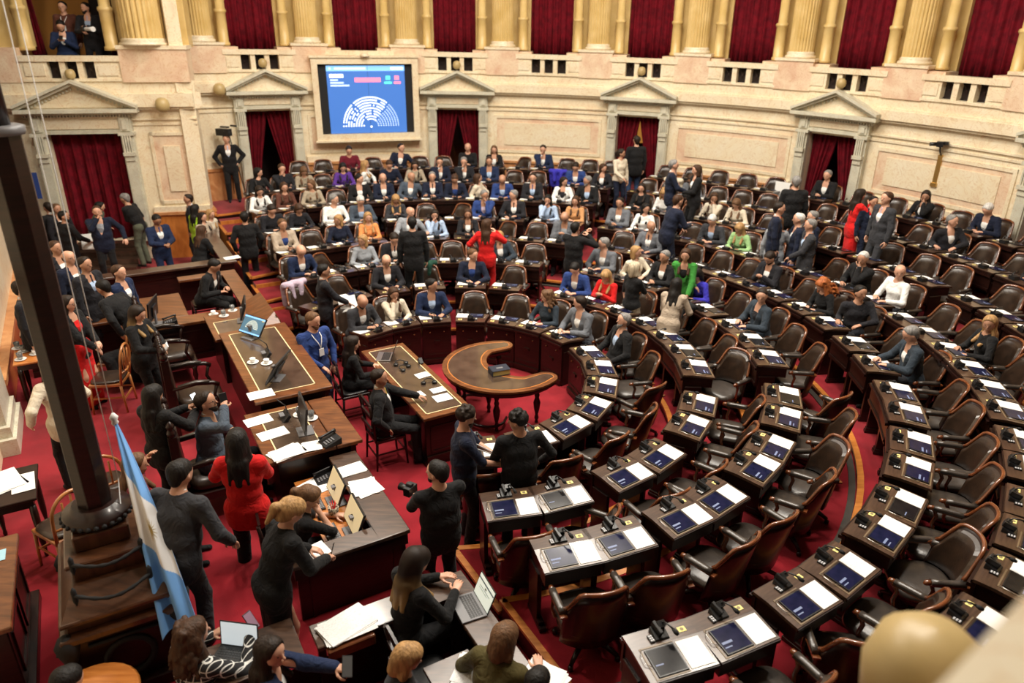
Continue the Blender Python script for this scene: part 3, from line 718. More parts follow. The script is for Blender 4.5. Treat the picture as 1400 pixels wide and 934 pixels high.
def desk_meshes(wf=.575, wb=.575, full=False):
    D = {}
    # front (toward centre) at +y, user at -y
    yf, yb = .22, -.23
    def w(y): return (wb + (wf - wb) * (y - yb) / (yf - yb)) / 2
    def top(m, y0, y1, z0, z1, th, mi=0, ex=0.):
        vs = [(-w(y0) - ex, y0, z0 - th), (w(y0) + ex, y0, z0 - th), (w(y1) + ex, y1, z1 - th), (-w(y1) - ex, y1, z1 - th), (-w(y0) - ex, y0, z0), (w(y0) + ex, y0, z0), (w(y1) + ex, y1, z1), (-w(y1) - ex, y1, z1)]
        m.add(vs, [(3, 2, 1, 0), (4, 5, 6, 7), (0, 1, 5, 4), (1, 2, 6, 5), (2, 3, 7, 6), (3, 0, 4, 7)], mi)
    m = MB(); top(m, .06, yf, .785, .785, .03); top(m, yb, .06, .755, .785, .03); top(m, yf - .001, yf + .012, .775, .775, .03, 1); top(m, yb - .012, yb + .001, .748, .748, .03, 1)
    D['desktop'] = m.mesh('desk_top', [WOOD_T, WOOD_D])
    m = MB(); top(m, yb + .03, yf - .015, .725, .752, .0, 0, -.02); 
    vs = []; m = MB()
    top(m, yb + .02, yf - .02, .722, .752, .14, 0, -.015)
    D['drawer_box'] = m.mesh('desk_box', WOOD_D)
    m = MB()
    zb = .03 if full else .44
    for (a, b, c, d) in ((yf - .03, yf, zb, .74),): top(m, a, b, d, d, d - c, 0, -.004)
    top(m, yf - .0, yf + .035, .735, .735, .035, 0, -.002); 
    if full:
        top(m, yf, yf + .025, .11, .11, .08, 0, -.002); top(m, yf, yf + .012, .68, .68, .02, 0, -.05); top(m, yf, yf + .012, .20, .20, .02, 0, -.05)
        top(m, yf, yf + .02, .45, .45, .05, 0, -.2)
        for x_ in (-.12, .12): m.lathe([(.012, 0), (.012, .02)], (x_, yf + .01, .6), 8, 1)
    else: top(m, yf, yf + .014, .50, .50, .03, 0, -.01)
    D['front_panel'] = m.mesh('desk_front', [WOOD_D, WOOD_R])
    for s, nm in ((-1, 'sideL'), (1, 'sideR')):
        m = MB(); x = s * (min(wf, wb) / 2 - .03)
        m.box(min(x, x + s * .02) - .012, max(x, x + s * .02) + .012, -.06, .18, .0, .60); m.box(x - .035, x + .035, -.17, .2, .0, .045); m.box(x - .03, x + .03, -.12, .19, .045, .08)
        D[nm] = m.mesh('desk_side', WOOD_D, .004)
    def slope(y): return .755 + (y - yb) / (.06 - yb) * .03 if y < .06 else .785
    def plate(m, x0, x1, y0, y1, h, t, mi=0):
        m.add([(x0, y0, slope(y0) + h), (x1, y0, slope(y0) + h), (x1, y1, slope(y1) + h), (x0, y1, slope(y1) + h), (x0, y0, slope(y0) + h + t), (x1, y0, slope(y0) + h + t), (x1, y1, slope(y1) + h + t), (x0, y1, slope(y1) + h + t)],
              [(3, 2, 1, 0), (4, 5, 6, 7), (0, 1, 5, 4), (1, 2, 6, 5), (2, 3, 7, 6), (3, 0, 4, 7)], mi)
    m = MB()
    for (x0, x1, y0, y1) in ((-.235, .05, .045, .058), (-.235, -.222, -.21, .045), (-.235, .05, -.222, -.21)): plate(m, x0, x1, y0, y1, .0, .004)
    D['brass_fillet'] = m.mesh('fillet', mat('fillet', (.2, .14, .08), .4))
    m = MB(); plate(m, -.205, .045, -.205, .03, .0, .012, 0); plate(m, -.195, .035, -.195, .02, .0125, .001, 1)
    plate(m, -.185, -.09, -.12, -.1, .0137, .0006, 2); plate(m, -.185, -.12, -.155, -.145, .0137, .0006, 2)
    D['touch_screen'] = m.mesh('tscreen', [BLACK, TABLET, SCRTXT]); 
    m = MB(); plate(m, -.205, .045, -.205, .03, .0, .012, 0); plate(m, -.195, .035, -.195, .02, .0125, .001, 1); plate(m, -.185, -.12, -.12, -.11, .0137, .0006, 2)
    D['touch_screen_off'] = m.mesh('tscreen_off', [BLACK, TABLETOFF, SCRTXT])
    m = MB(); plate(m, .15, .215, .105, .155, .0, .003, 0); m.lathe([(.016, 0), (.016, .002)], (.183, .13, .7885), 10, 1)
    D['number_tag'] = m.mesh('tag', [YELLOW, mat('tag_ink', (.25, .2, .1), .6)])
    m = MB(); m.tube([(-.22, .05, .79), (-.25, .0, .80), (-.255, -.08, .79), (-.21, -.12, .78)], .003, 5); D['cable'] = m.mesh('cable', SILVER)
    m = MB(); plate(m, .065, .265, -.21, .035, .0006, .004); D['paper'] = m.mesh('sheet', PAPER)
    m = MB(); plate(m, .065, .255, -.2, .045, .0006, .004); D['paper2'] = m.mesh('sheet2', PAPER2)
    return D
DM = desk_meshes(); DM1 = desk_meshes(.50, .60, True)
def build_desk(D, far=False, off=False):
    t = thing('legislator_desk', '', 'desk')
    ob('desktop', D['desktop'], t); ob('drawer_box', D['drawer_box'], t); ob('front_panel', D['front_panel'], t)
    ob('side_panel', D['sideL'], t); ob('side_panel', D['sideR'], t)
    s = ob('touch_screen', D['touch_screen_off' if off else 'touch_screen'], t)
    if not far: ob('screen_cable', D['cable'], s); ob('brass_fillet', D['brass_fillet'], t)
    ob('number_tag', D['number_tag'], t)
    return t
def mic_meshes():
    D = {}
    m = MB(); m.add([(-.075, .08, .787), (.05, .08, .787), (.05, .20, .787), (-.075, .20, .787), (-.07, .085, .80), (.045, .085, .80), (.045, .195, .835), (-.07, .195, .835)], [(3, 2, 1, 0), (4, 5, 6, 7), (0, 1, 5, 4), (1, 2, 6, 5), (2, 3, 7, 6), (3, 0, 4, 7)])
    m.obox((.01, .17, .85), (.07, .05, .06), 0, 0, .5); m.obox((-.03, .15, .845), (.03, .11, .05), .2, 0, .3)
    D['mic_base'] = m.mesh('mbase', BLACK, .003)
    m = MB()
    m.box(-.115, -.078, .08, .15, .787, .80, 1)
    for i in range(2):
        for j in range(3): m.box(-.11 + i * .016, -.099 + i * .016, .086 + j * .021, .099 + j * .021, .80, .804, 0)
    D['keypad'] = m.mesh('keypad', [mat('key_white', (.6, .6, .62), .4), BLACK])
    m = MB(); m.tube([(.02, .17, .87), (.025, .14, .90), (.04, .09, .905), (.055, .05, .895)], [.008, .007, .007, .009], 8); D['gooseneck'] = m.mesh('neck', BLACK)
    m = MB(); m.tube([(.05, .06, .898), (.06, .03, .888), (.068, .008, .88)], [.012, .019, .012], 10); D['mic_head'] = m.mesh('mhead', BLACKM)
    m = MB(); m.obox((-.01, .14, .82), (.12, .11, .06)); m.tube([(.02, .17, .85), (.035, .1, .905), (.06, .02, .89)], [.01, .008, .018], 6); D['far'] = m.mesh('mfar', BLACK)
    return D
MM = mic_meshes()
def build_mic(far=False):
    if far: o = ob('desk_microphone', MM['far']); o['category'] = 'microphone'; return o
    t = thing('desk_microphone', '', 'microphone')
    ob('mic_base', MM['mic_base'], t); ob('keypad', MM['keypad'], t); g = ob('gooseneck', MM['gooseneck'], t); ob('mic_head', MM['mic_head'], g)
    return t

# ================================================================== PEOPLE
def surface_nets(F, o, h):
    ins = F < 0
    nx, ny, nz = F.shape
    def c(a, dx, dy, dz): return a[dx:nx - 1 + dx, dy:ny - 1 + dy, dz:nz - 1 + dz]
    cnt = sum(c(ins, *d).astype(np.int8) for d in np.ndindex(2, 2, 2))
    mask = (cnt > 0) & (cnt < 8)
    ijk = np.argwhere(mask)
    if len(ijk) == 0: return np.zeros((0, 3)), np.zeros((0, 4), int)
    idx = -np.ones(mask.shape, int); idx[mask] = np.arange(len(ijk))
    pos = np.zeros((len(ijk), 3)); num = np.zeros(len(ijk))
    I, J, K = ijk.T
    for ax in range(3):
        for p in range(2):
            for q in range(2):
                d0 = [0, 0, 0]; oth = [k for k in range(3) if k != ax]; d0[oth[0]] = p; d0[oth[1]] = q; d1 = list(d0); d1[ax] = 1
                a = F[I + d0[0], J + d0[1], K + d0[2]]; b = F[I + d1[0], J + d1[1], K + d1[2]]
                s = (a < 0) != (b < 0); t = np.where(s, a / np.where(s, a - b, 1), 0)
                P = np.tile(np.array(d0, float), (len(ijk), 1)); P[:, ax] += t
                pos[s] += P[s]; num[s] += 1
    V = (ijk + pos / num[:, None]) * h + np.array(o)
    faces = []
    for ax in range(3):
        sl0 = [slice(1, n - 1) for n in F.shape]; sl1 = list(sl0); sl0[ax] = slice(0, F.shape[ax] - 1); sl1[ax] = slice(1, F.shape[ax])
        a = ins[tuple(sl0)]; b = ins[tuple(sl1)]
        ch = np.argwhere(a != b)
        if not len(ch): continue
        flip = a[tuple(ch.T)]
        base = ch.copy(); oth = [k for k in range(3) if k != ax]
        base[:, oth[0]] += 1; base[:, oth[1]] += 1
        def cell(d1, d2):
            q = base.copy(); q[:, oth[0]] -= d1; q[:, oth[1]] -= d2; return idx[q[:, 0], q[:, 1], q[:, 2]]
        f = np.stack([cell(1, 1), cell(0, 1), cell(0, 0), cell(1, 0)], 1)
        if ax == 1: flip = ~flip
        f[~flip] = f[~flip][:, ::-1]
        faces.append(f)
    return V, np.concatenate(faces)

def sdf(prims, h, pad=.03):
    """prims: (op, a, b, ra, rb, k) round cones; op '+' smooth union, '-' smooth subtraction"""
    pl = [p for p in prims if p[0] == '+']
    lo = np.min([np.minimum(np.array(p[1]), p[2]) - max(p[3], p[4]) for p in pl], 0) - pad
    hi = np.max([np.maximum(np.array(p[1]), p[2]) + max(p[3], p[4]) for p in pl], 0) + pad
    n = np.ceil((hi - lo) / h).astype(int) + 1
    F = np.full(n, 1.0, np.float32)
    ax = [lo[i] + h * np.arange(n[i]) for i in range(3)]
    for op, a, b, ra, rb, k in prims:
        a = np.array(a, float); b = np.array(b, float); mr = max(ra, rb) + k + .06
        l = np.maximum(((np.minimum(a, b) - mr - lo) / h).astype(int), 0); u = np.minimum(((np.maximum(a, b) + mr - lo) / h).astype(int) + 2, n)
        if np.any(u <= l): continue
        X, Y, Z = np.meshgrid(ax[0][l[0]:u[0]], ax[1][l[1]:u[1]], ax[2][l[2]:u[2]], indexing='ij')
        d = b - a; L = float(d @ d) or 1e-9
        t = np.clip(((X - a[0]) * d[0] + (Y - a[1]) * d[1] + (Z - a[2]) * d[2]) / L, 0, 1)
        D = np.sqrt((X - a[0] - t * d[0]) ** 2 + (Y - a[1] - t * d[1]) ** 2 + (Z - a[2] - t * d[2]) ** 2) - (ra + (rb - ra) * t)
        S = F[l[0]:u[0], l[1]:u[1], l[2]:u[2]]
        if op == '+': hh = np.maximum(k - np.abs(S - D), 0) / k; S[...] = np.minimum(S, D) - hh * hh * k * .25
        else: D = -D; hh = np.maximum(k - np.abs(S - D), 0) / k; S[...] = np.maximum(S, D) + hh * hh * k * .25
    return F, lo, h
def mesh_from(name, parts, m):
    V = []; Fc = []; b = 0
    for v, f in parts: V.append(v); Fc.append(f + b); b += len(v)
    V = np.concatenate(V); Fc = np.concatenate(Fc)
    me = bpy.data.meshes.new(name)
    me.vertices.add(len(V)); me.vertices.foreach_set('co', V.astype(np.float32).ravel())
    me.loops.add(len(Fc) * 4); me.loops.foreach_set('vertex_index', Fc.astype(np.int32).ravel())
    me.polygons.add(len(Fc)); me.polygons.foreach_set('loop_start', np.arange(0, len(Fc) * 4, 4, dtype=np.int32)); me.polygons.foreach_set('loop_total', np.full(len(Fc), 4, np.int32))
    me.polygons.foreach_set('use_smooth', np.ones(len(Fc), bool)); me.update(calc_edges=True); me.materials.append(m)
    return me
def blob(prims, h): F, lo, h = sdf(prims, h); return surface_nets(F, lo, h)

V3 = lambda *a: np.array(a, float)
def unit(v): return v / (np.linalg.norm(v) + 1e-9)
def ik(S, T, l1, l2, pole):
    d = T - S; L = np.linalg.norm(d); L2 = min(max(L, abs(l1 - l2) + .02), l1 + l2 - .004); T = S + d / L * L2
    a = (l1 * l1 - l2 * l2 + L2 * L2) / (2 * L2); hgt = math.sqrt(max(l1 * l1 - a * a, 0))
    u = unit(T - S); p = unit(pole - (pole @ u) * u); return S + u * a + p * hgt, T

HANDS = {}
def hand_geo(kind, h):
    """hand in its own frame: wrist at the origin, fingers along +x, palm facing -z, thumb at +y"""
    key = (kind, h)
    if key in HANDS: return HANDS[key]
    curl = {'relax': .38, 'grip': .95, 'flat': .08}[kind]
    P = [('+', V3(-.05, 0, 0), V3(0, 0, 0), .026, .024, .02), ('+', V3(0, .012, 0), V3(.078, .024, 0), .018, .0135, .02), ('+', V3(0, -.012, 0), V3(.072, -.026, -.002), .018, .0125, .02), ('+', V3(0, 0, 0), V3(.08, 0, .001), .017, .0135, .015)]
    for k, (y, L) in enumerate(((.028, .072), (.0095, .08), (-.0095, .074), (-.028, .058))):
        p = V3(.078 - abs(y) * .2, y, 0); a = .1 + curl * .4
        for s, f in enumerate((.42, .32, .26)):
            q = p + V3(math.cos(a), y * .8, -math.sin(a)) * L * f; r0 = .0088 - .0007 * s - (.001 if k == 3 else 0)
            P.append(('+', p, q, r0, r0 - .0006, .004)); p = q; a += curl * .85
    p = V3(.022, .026, -.004); a = .85
    for s, L in enumerate((.036, .032, .026)):
        q = p + V3(math.cos(a), math.sin(a), -.25 - .3 * curl) * L * .95; P.append(('+', p, q, .0125 - .0015 * s, .011 - .0015 * s, .006)); p = q; a -= .28 + .3 * curl
    HANDS[key] = blob(P, h); return HANDS[key]

def figure(sex='m', pose='stand', lean=0., side=0., yaw=0., pitch=0., LH=None, RH=None, hl='relax', hr='relax', feet=None, seated=False, top='jacket', inner=True, tie=False, hair='short',
           bottom='trousers', res=.016, twist=0., mirror=False, bulk=0., beard=False, glasses=False, cut=0, sleeves='long', bareback=False):
    """returns dict name -> (V,F); the figure faces +y with its hips over the origin"""
    f = sex == 'f'
    hz = .50 if seated else .93
    if seated: hz = .575
    pel = V3(0, 0, hz)
    ln = R(lean); sd = R(side)
    up = unit(V3(math.sin(sd), math.sin(ln), math.cos(ln) * math.cos(sd))); fw = unit(np.cross(up, V3(1, 0, 0)) * -1); fw = unit(V3(0, 1, 0) - (V3(0, 1, 0) @ up) * up); rt = unit(np.cross(fw, up))
    tw = R(twist)
    rt2 = rt * math.cos(tw) + fw * math.sin(tw); fw2 = unit(np.cross(up, rt2))
    sw = .165 if f else .19; sw += bulk * .5
    wa = pel + up * .17; ch = pel + up * .33; sh = pel + up * .465; nk = pel + up * .52
    SL, SR = sh - rt2 * sw, sh + rt2 * sw
    # head frame
    y_, p_ = R(yaw), R(pitch)
    hup = unit(up * .6 + V3(0, 0, .6)); hf0 = unit(fw2 - (fw2 @ hup) * hup); hr0 = np.cross(hf0, hup)
    hf = hf0 * math.cos(y_) - hr0 * math.sin(y_); hr_ = np.cross(hf, hup)
    hf, hu = hf * math.cos(p_) + hup * math.sin(p_), hup * math.cos(p_) - hf * math.sin(p_)
    Hc = nk + hup * .10 + hu * .055 + hf * .02
    def hp(x, y, z): return Hc + hr_ * x + hf * y + hu * z
    # arms
    if LH is None: LH = V3(-.25, .05, hz - .08) if not seated else V3(-.16, .27, .62)
    if RH is None: RH = V3(.25, .05, hz - .08) if not seated else V3(.16, .27, .62)
    LH, RH = np.array(LH, float), np.array(RH, float)
    EL, LH = ik(SL, LH, .285, .255, -rt * .8 - fw * .35 - up * .8); ER, RH = ik(SR, RH, .285, .255, rt * .8 - fw * .35 - up * .8)
    # legs
    hw = .095 if f else .09
    HL, HR = pel - V3(hw, 0, .0), pel + V3(hw, 0, 0)
    if feet is None: feet = [(-.12, .02, 0), (.12, .03, 0)] if not seated else [(-.13, .46, 0), (.13, .44, 0)]
    AL, AR = V3(*feet[0]) + V3(0, 0, .085), V3(*feet[1]) + V3(0, 0, .085)
    KL, AL = ik(HL, AL, .43, .43, V3(-.06, 1, .3 if seated else .1)); KR, AR = ik(HR, AR, .43, .43, V3(.06, 1, .3 if seated else .1))
    g = bulk
    torso = lambda e, k=.05: [('+', pel - rt * .075, pel + rt * .075, (.115 if f else .105) + e + g * .6, (.115 if f else .105) + e + g * .6, k), ('+', wa - rt2 * .055, wa + rt2 * .055, (.088 if f else .112) + e + g, (.088 if f else .112) + e + g, k),
        ('+', pel, wa, .1 + e + g * .7, .095 + e + g, k), ('+', wa, ch, .095 + e + g, .105 + e + g * .6, k), ('+', ch - rt2 * .07, ch + rt2 * .07, (.095 if f else .108) + e + g * .4, (.095 if f else .108) + e + g * .4, k),
        ('+', SL + rt2 * .02 - up * .01, SR - rt2 * .02 - up * .01, .058 + e, .058 + e, .06), ('+', ch, nk - up * .03, .085 + e, .06 + e * .6, .06)] + ([('+', ch - rt2 * .06 + fw2 * .055 - up * .02, ch + rt2 * .06 + fw2 * .055 - up * .02, .062 + e * .6, .062 + e * .6, .03)] if f else [])
    arm = lambda S, E, W, e, short=False: [('+', S, E, .05 + e, .041 + e, .03)] + ([] if short else [('+', E, E + (W - E) * .93, .042 + e, .029 + e * 1.1, .02)])
    leg = lambda H_, K_, A_, e, ea=None: [('+', H_, K_, .082 + e, .056 + e, .04), ('+', K_, A_, .056 + e, (.042 if ea is None else ea) + e, .02)]
    shoe = lambda A_, K_: [('+', A_ - V3(0, .03, .055), A_ + V3(0, .13, -.06), .036, .03, .02), ('+', A_ - V3(0, 0, .01), A_ + V3(0, .02, -.04), .04, .036, .02)]
    head = [('+', nk - up * .04 , Hc - hu * .05 - hf * .012, .056 if not f else .048, .05 if not f else .044, .025), ('+', hp(0, -.03, .03), hp(0, .018, .035), .082, .078, .03), ('+', hp(0, .02, .0), hp(0, .045, -.075), .066, .036 if not f else .03, .03),
            ('+', hp(-.03, .03, -.02), hp(.03, .03, -.02), .045, .045, .02), ('+', hp(0, .088, .012), hp(0, .108, -.022), .009, .013, .012), ('-', hp(-.034, .108, .012), hp(-.034, .108, .012), .018, .018, .01), ('-', hp(.034, .108, .012), hp(.034, .108, .012), .018, .018, .01),
            ('+', hp(-.012, .083, -.052), hp(.012, .083, -.052), .011, .011, .01)]
    if not (hair in ('long', 'curly', 'bob', 'longblow')): head += [('+', hp(s * .078, -.004, -.002), hp(s * .08, -.008, -.022), .017, .012, .01) for s in (-1, 1)]
    out = {}
    body = head + torso(-.004) + arm(SL, EL, LH, -.003) + arm(SR, ER, RH, -.003)
    if not seated or bottom == 'skirt' or True: body += leg(HL, KL, AL, -.006) + leg(HR, KR, AR, -.006)
    parts = [blob(body, res)]
    for W, E, kind, s in ((LH, EL, hl, 1), (RH, ER, hr, -1)):
        v, fc = hand_geo(kind, .0075 if res < .02 else .009)
        x = unit(W - E); palm = V3(0, 0, -1) if abs(x[2]) < .8 else unit(-rt * (-s) * 1.0 + V3(0, 0, 0)) * 1.0
        if abs(x[2]) >= .8: palm = rt * s
        z = -unit(palm - (palm @ x) * x); y = np.cross(z, x)
        v2 = v * [1, 1, 1]
        if (y @ rt) * s < 0 and abs(x[2]) < .8: v2 = v * [1, -1, 1]
        if abs(x[2]) >= .8 and (y @ fw) < 0: v2 = v * [1, -1, 1]
        fl = (v2 is not v) and v2[:, 1].sum() * v[:, 1].sum() < 0
        w0 = E + (W - E) * .97
        V = w0 + v2[:, :1] * x + v2[:, 1:2] * y + v2[:, 2:3] * z
        parts.append((V, fc[:, ::-1] if fl else fc))
    out['body'] = parts
    e = .018 if top in ('jacket', 'coat') else .010
    tp = torso(e)
    if top in ('jacket', 'coat', 'shirtout'):
        hem = .20 if top == 'coat' else .12
        if seated: tp += [('+', pel - rt * .08, pel + rt * .08, .125 + e, .125 + e, .05)]
        else: tp += [('+', pel - rt * .07 - V3(0, 0, hem), pel + rt * .07 - V3(0, 0, hem), .115 + e * .5, .115 + e * .5, .06)]
    if not bareback: tp += arm(SL, EL, LH, e * .9, sleeves == 'short') + arm(SR, ER, RH, e * .9, sleeves == 'short')
    if inner:
        a = nk + fw2 * .10 - up * .02; b_ = ch + fw2 * (.19 if not f else .20) - up * (.17)
        tp += [('+', nk + fw2 * .085 + rt2 * s * .078 - up * .04, ch + fw2 * (.125 if not f else .135) + rt2 * s * .042 - up * .14, .016, .012, .01) for s in (-1, 1)]
        tp += [('-', a, b_, .086, .036, .008), ('-', nk + up * .02, nk + up * .1, .058, .06, .01)]
    else: tp += [('-', nk + up * .02 + fw2 * .02, nk + up * .12 + fw2 * .03, .06, .08, .01)]
    if not seated: 
        zc = .012
    out['top'] = [blob(tp, res)]
    if inner:
        sp = [('+', wa + fw2 * .0, ch + fw2 * .012, .1 + g, .106 + g * .7, .03), ('+', ch - rt2 * .05 + fw2 * .008, ch + rt2 * .05 + fw2 * .008, .103 + g * .5, .103 + g * .5, .03), ('+', ch, nk - up * .02, .09, .062, .05), ('+', nk - up * .03, nk + up * .022, .066, .061, .015)]
        if f: sp += [('+', ch - rt2 * .05 + fw2 * .05 - up * .02, ch + rt2 * .05 + fw2 * .05 - up * .02, .064, .064, .03)]
        sp += [('-', nk + up * .035 + fw2 * .02, nk + up * .1 + fw2 * .03, .05, .06, .006)]
        for W, E in ((LH, EL), (RH, ER)): sp += [('+', E + (W - E) * .92, E + (W - E) * .96, .036, .036, .004)]
        out['shirt'] = [blob(sp, res * .8)]
    if tie:
        out['tie'] = [blob([('+', nk + fw2 * .068 - up * .012, nk + fw2 * .07 - up * .03, .017, .015, .004), ('+', nk + fw2 * .072 - up * .03, ch + fw2 * .098 + up * .02, .013, .017, .01), ('+', ch + fw2 * .098 + up * .02, ch + fw2 * .098 - up * .12, .017, .021, .01)], .009)]
    if bottom == 'skirt':
        if seated: lp = [('+', HL, KL, .10, .085, .08), ('+', HR, KR, .10, .085, .08), ('+', pel - V3(.06, 0, 0), pel + V3(.06, 0, 0), .12, .12, .06)]
        else: lp = [('+', pel - V3(.06, 0, 0), pel + V3(.06, 0, 0), .110, .110, .05), ('+', HL, V3(-.07, .02, .42), .095, .11, .10), ('+', HR, V3(.07, .02, .42), .095, .11, .10)]
    elif bottom == 'long':
        lp = [('+', pel - V3(.07, 0, 0), pel + V3(.07, 0, 0), .118, .118, .06), ('+', HL, V3(-.10, .02, .12), .105, .13, .12), ('+', HR, V3(.10, .02, .12), .105, .13, .12)]
    else:
        wide = .012 if bottom != 'wide' else .03
        lp = [('+', pel - rt * .07, pel + rt * .07, .118 + g * .5, .118 + g * .5, .05)] + leg(HL, KL, AL, wide, .05) + leg(HR, KR, AR, wide, .05)
    out['trousers' if bottom not in ('skirt', 'long') else 'skirt'] = [blob(lp, res)]
    if not (seated and res > .018): out['shoe_l'] = [blob(shoe(AL, KL), res * .8)]; out['shoe_r'] = [blob(shoe(AR, KR), res * .8)]
    # hair
    E_ = []
    if hair == 'bald': E_ = [('+', hp(0, -.045, -.005), hp(0, -.02, .0), .078, .08, .02), ('-', hp(0, .03, .11), hp(0, -.03, .125), .105, .1, .01), ('-', hp(0, .09, .0), hp(0, .09, -.08), .085, .085, .01), ('-', hp(0, 0, -.14), hp(0, -.03, -.15), .095, .095, .01)]
    elif hair == 'short': E_ = [('+', hp(0, -.034, .036), hp(0, .010, .050), .09, .081, .02), ('-', hp(0, .122, .01), hp(0, .125, -.05), .1, .1, .012), ('-', hp(0, .02, -.12), hp(0, .03, -.14), .105, .11, .012), ('+', hp(0, -.06, -.02), hp(0, -.055, -.045), .058, .048, .02)]
    elif hair == 'curlyshort':
        E_ = [('+', hp(0, -.034, .036), hp(0, .018, .048), .09, .083, .02)]
        rnd = random.Random(5)
        for k in range(34):
            th, ph = rnd.uniform(0, 2 * PI), rnd.uniform(-.1, 1.4); E_.append(('+', hp(.085 * math.cos(th) * math.cos(ph), -.01 + .09 * math.sin(th) * math.cos(ph), .045 + .085 * math.sin(ph)), hp(.09 * math.cos(th) * math.cos(ph), -.012 + .095 * math.sin(th) * math.cos(ph), .045 + .09 * math.sin(ph)), .02, .02, .008))
        E_ += [('-', hp(0, .13, .0), hp(0, .13, -.05), .098, .1, .012), ('-', hp(0, .02, -.12), hp(0, .03, -.14), .1, .11, .012)]
    else:
        E_ = [('+', hp(0, -.034, .036), hp(0, .016, .046), .094, .087, .02), ('+', hp(0, -.05, .0), hp(0, -.05, -.05), .078, .072, .03)]
        cutf = [('-', hp(0, .13, .0), hp(0, .13, -.09), .1, .088, .012), ('-', hp(0, .07, -.14), hp(0, .1, -.2), .065, .08, .012)]
        if hair == 'bob': E_ += [('+', hp(s * .062, -.02, .0), hp(s * .072, -.015, -.11), .04, .038, .03) for s in (-1, 1)] + [('+', hp(0, -.06, -.03), hp(0, -.065, -.11), .07, .06, .03)] + cutf
        elif hair in ('long', 'longblow'):
            bk = nk - fw2 * .10 - up * .20
            E_ += [('+', hp(s * .06, -.025, .0), nk + rt2 * s * .075 - up * .02 - fw2 * .02, .04, .045, .03) for s in (-1, 1)] + [('+', hp(0, -.06, -.03), nk - fw2 * .07 - up * .03, .07, .07, .03), ('+', nk - fw2 * .07 - up * .03, bk, .07, .045, .04)]
            E_ += [('+', nk + rt2 * s * .085 - up * .02, ch + rt2 * s * .085 + fw2 * .145 + up * .04, .04, .026, .03) for s in ((-1, 1) if hair == 'long' else (1,))]
            for s in (-.05, 0, .05): E_.append(('+', nk - fw2 * .075 + rt2 * s, bk + rt2 * s * 1.5 - up * .02 * abs(s), .042, .026, .015))
            E_ += cutf
        elif hair == 'pony': E_ += cutf[:1] + [('-', hp(0, .0, -.14), hp(0, .0, -.15), .1, .1, .01), ('+', hp(0, -.12, .03), hp(0, -.15, .0), .03, .04, .02), ('+', hp(0, -.15, .0), hp(0, -.15, -.14), .042, .018, .02)] + ([('+', hp(s * .078, -.004, -.002), hp(s * .08, -.008, -.022), .001, .001, .01) for s in ()])
        elif hair == 'curly':
            rnd = random.Random(9)
            E_ += [('+', hp(s * .07, -.03, .0), nk + rt2 * s * .09 - up * .04, .055, .06, .03) for s in (-1, 1)] + [('+', hp(0, -.07, -.02), nk - fw2 * .08 - up * .08, .09, .08, .03)]
            for k in range(70):
                th = rnd.uniform(PI * .95, 2.05 * PI); z = rnd.uniform(-.24, .1); rr_ = .085 + .045 * min(1, max(0, -z / .2 + .3)); E_.append(('+', hp(rr_ * 1.1 * math.cos(th), -.02 + rr_ * 1.05 * math.sin(th), z), hp(rr_ * 1.25 * math.cos(th), -.03 + rr_ * 1.2 * math.sin(th), z - .03), .024, .016, .008))
            E_ += cutf
    out['hair'] = [blob(E_, min(res, .012) if hair in ('curly', 'curlyshort') else res * .85)]
    if beard: out['beard'] = [blob([('+', hp(-.045, .04, -.05), hp(0, .064, -.09), .024, .029, .02), ('+', hp(.045, .04, -.05), hp(0, .064, -.09), .024, .029, .02), ('+', hp(-.02, .090, -.038), hp(.02, .090, -.038), .006, .006, .006), ('-', hp(-.016, .112, -.05), hp(.016, .112, -.05), .02, .02, .004)], .009)]
    ey = [('+', hp(s * .032, .083, .012), hp(s * .034, .083, .012), .0085, .0085, .002) for s in (-1, 1)] + [('+', hp(s * .018, .090, .030), hp(s * .045, .082, .031), .0035, .003, .002) for s in (-1, 1)]
    out['eyes'] = [blob(ey, .006)]
    if glasses:
        gp = []
        for s in (-1, 1):
            for q in range(8): gp.append(('+', hp(s * .034 + .023 * math.cos(q * PI / 4), .104, .01 + .018 * math.sin(q * PI / 4)), hp(s * .034 + .023 * math.cos((q + 1) * PI / 4), .104, .01 + .018 * math.sin((q + 1) * PI / 4)), .0028, .0028, .002))
            gp.append(('+', hp(s * .057, .10, .015), hp(s * .08, 0, .012), .003, .003, .002))
        out['glasses'] = [blob(gp, .0045)]
    info = dict(LH=LH + unit(LH - EL) * .07, RH=RH + unit(RH - ER) * .07, head=Hc, hf=hf, hu=hu, hr=hr_, chest=ch, fw=fw2, neck=nk, rt=rt2, up=up)
    return out, info
FIG = {}
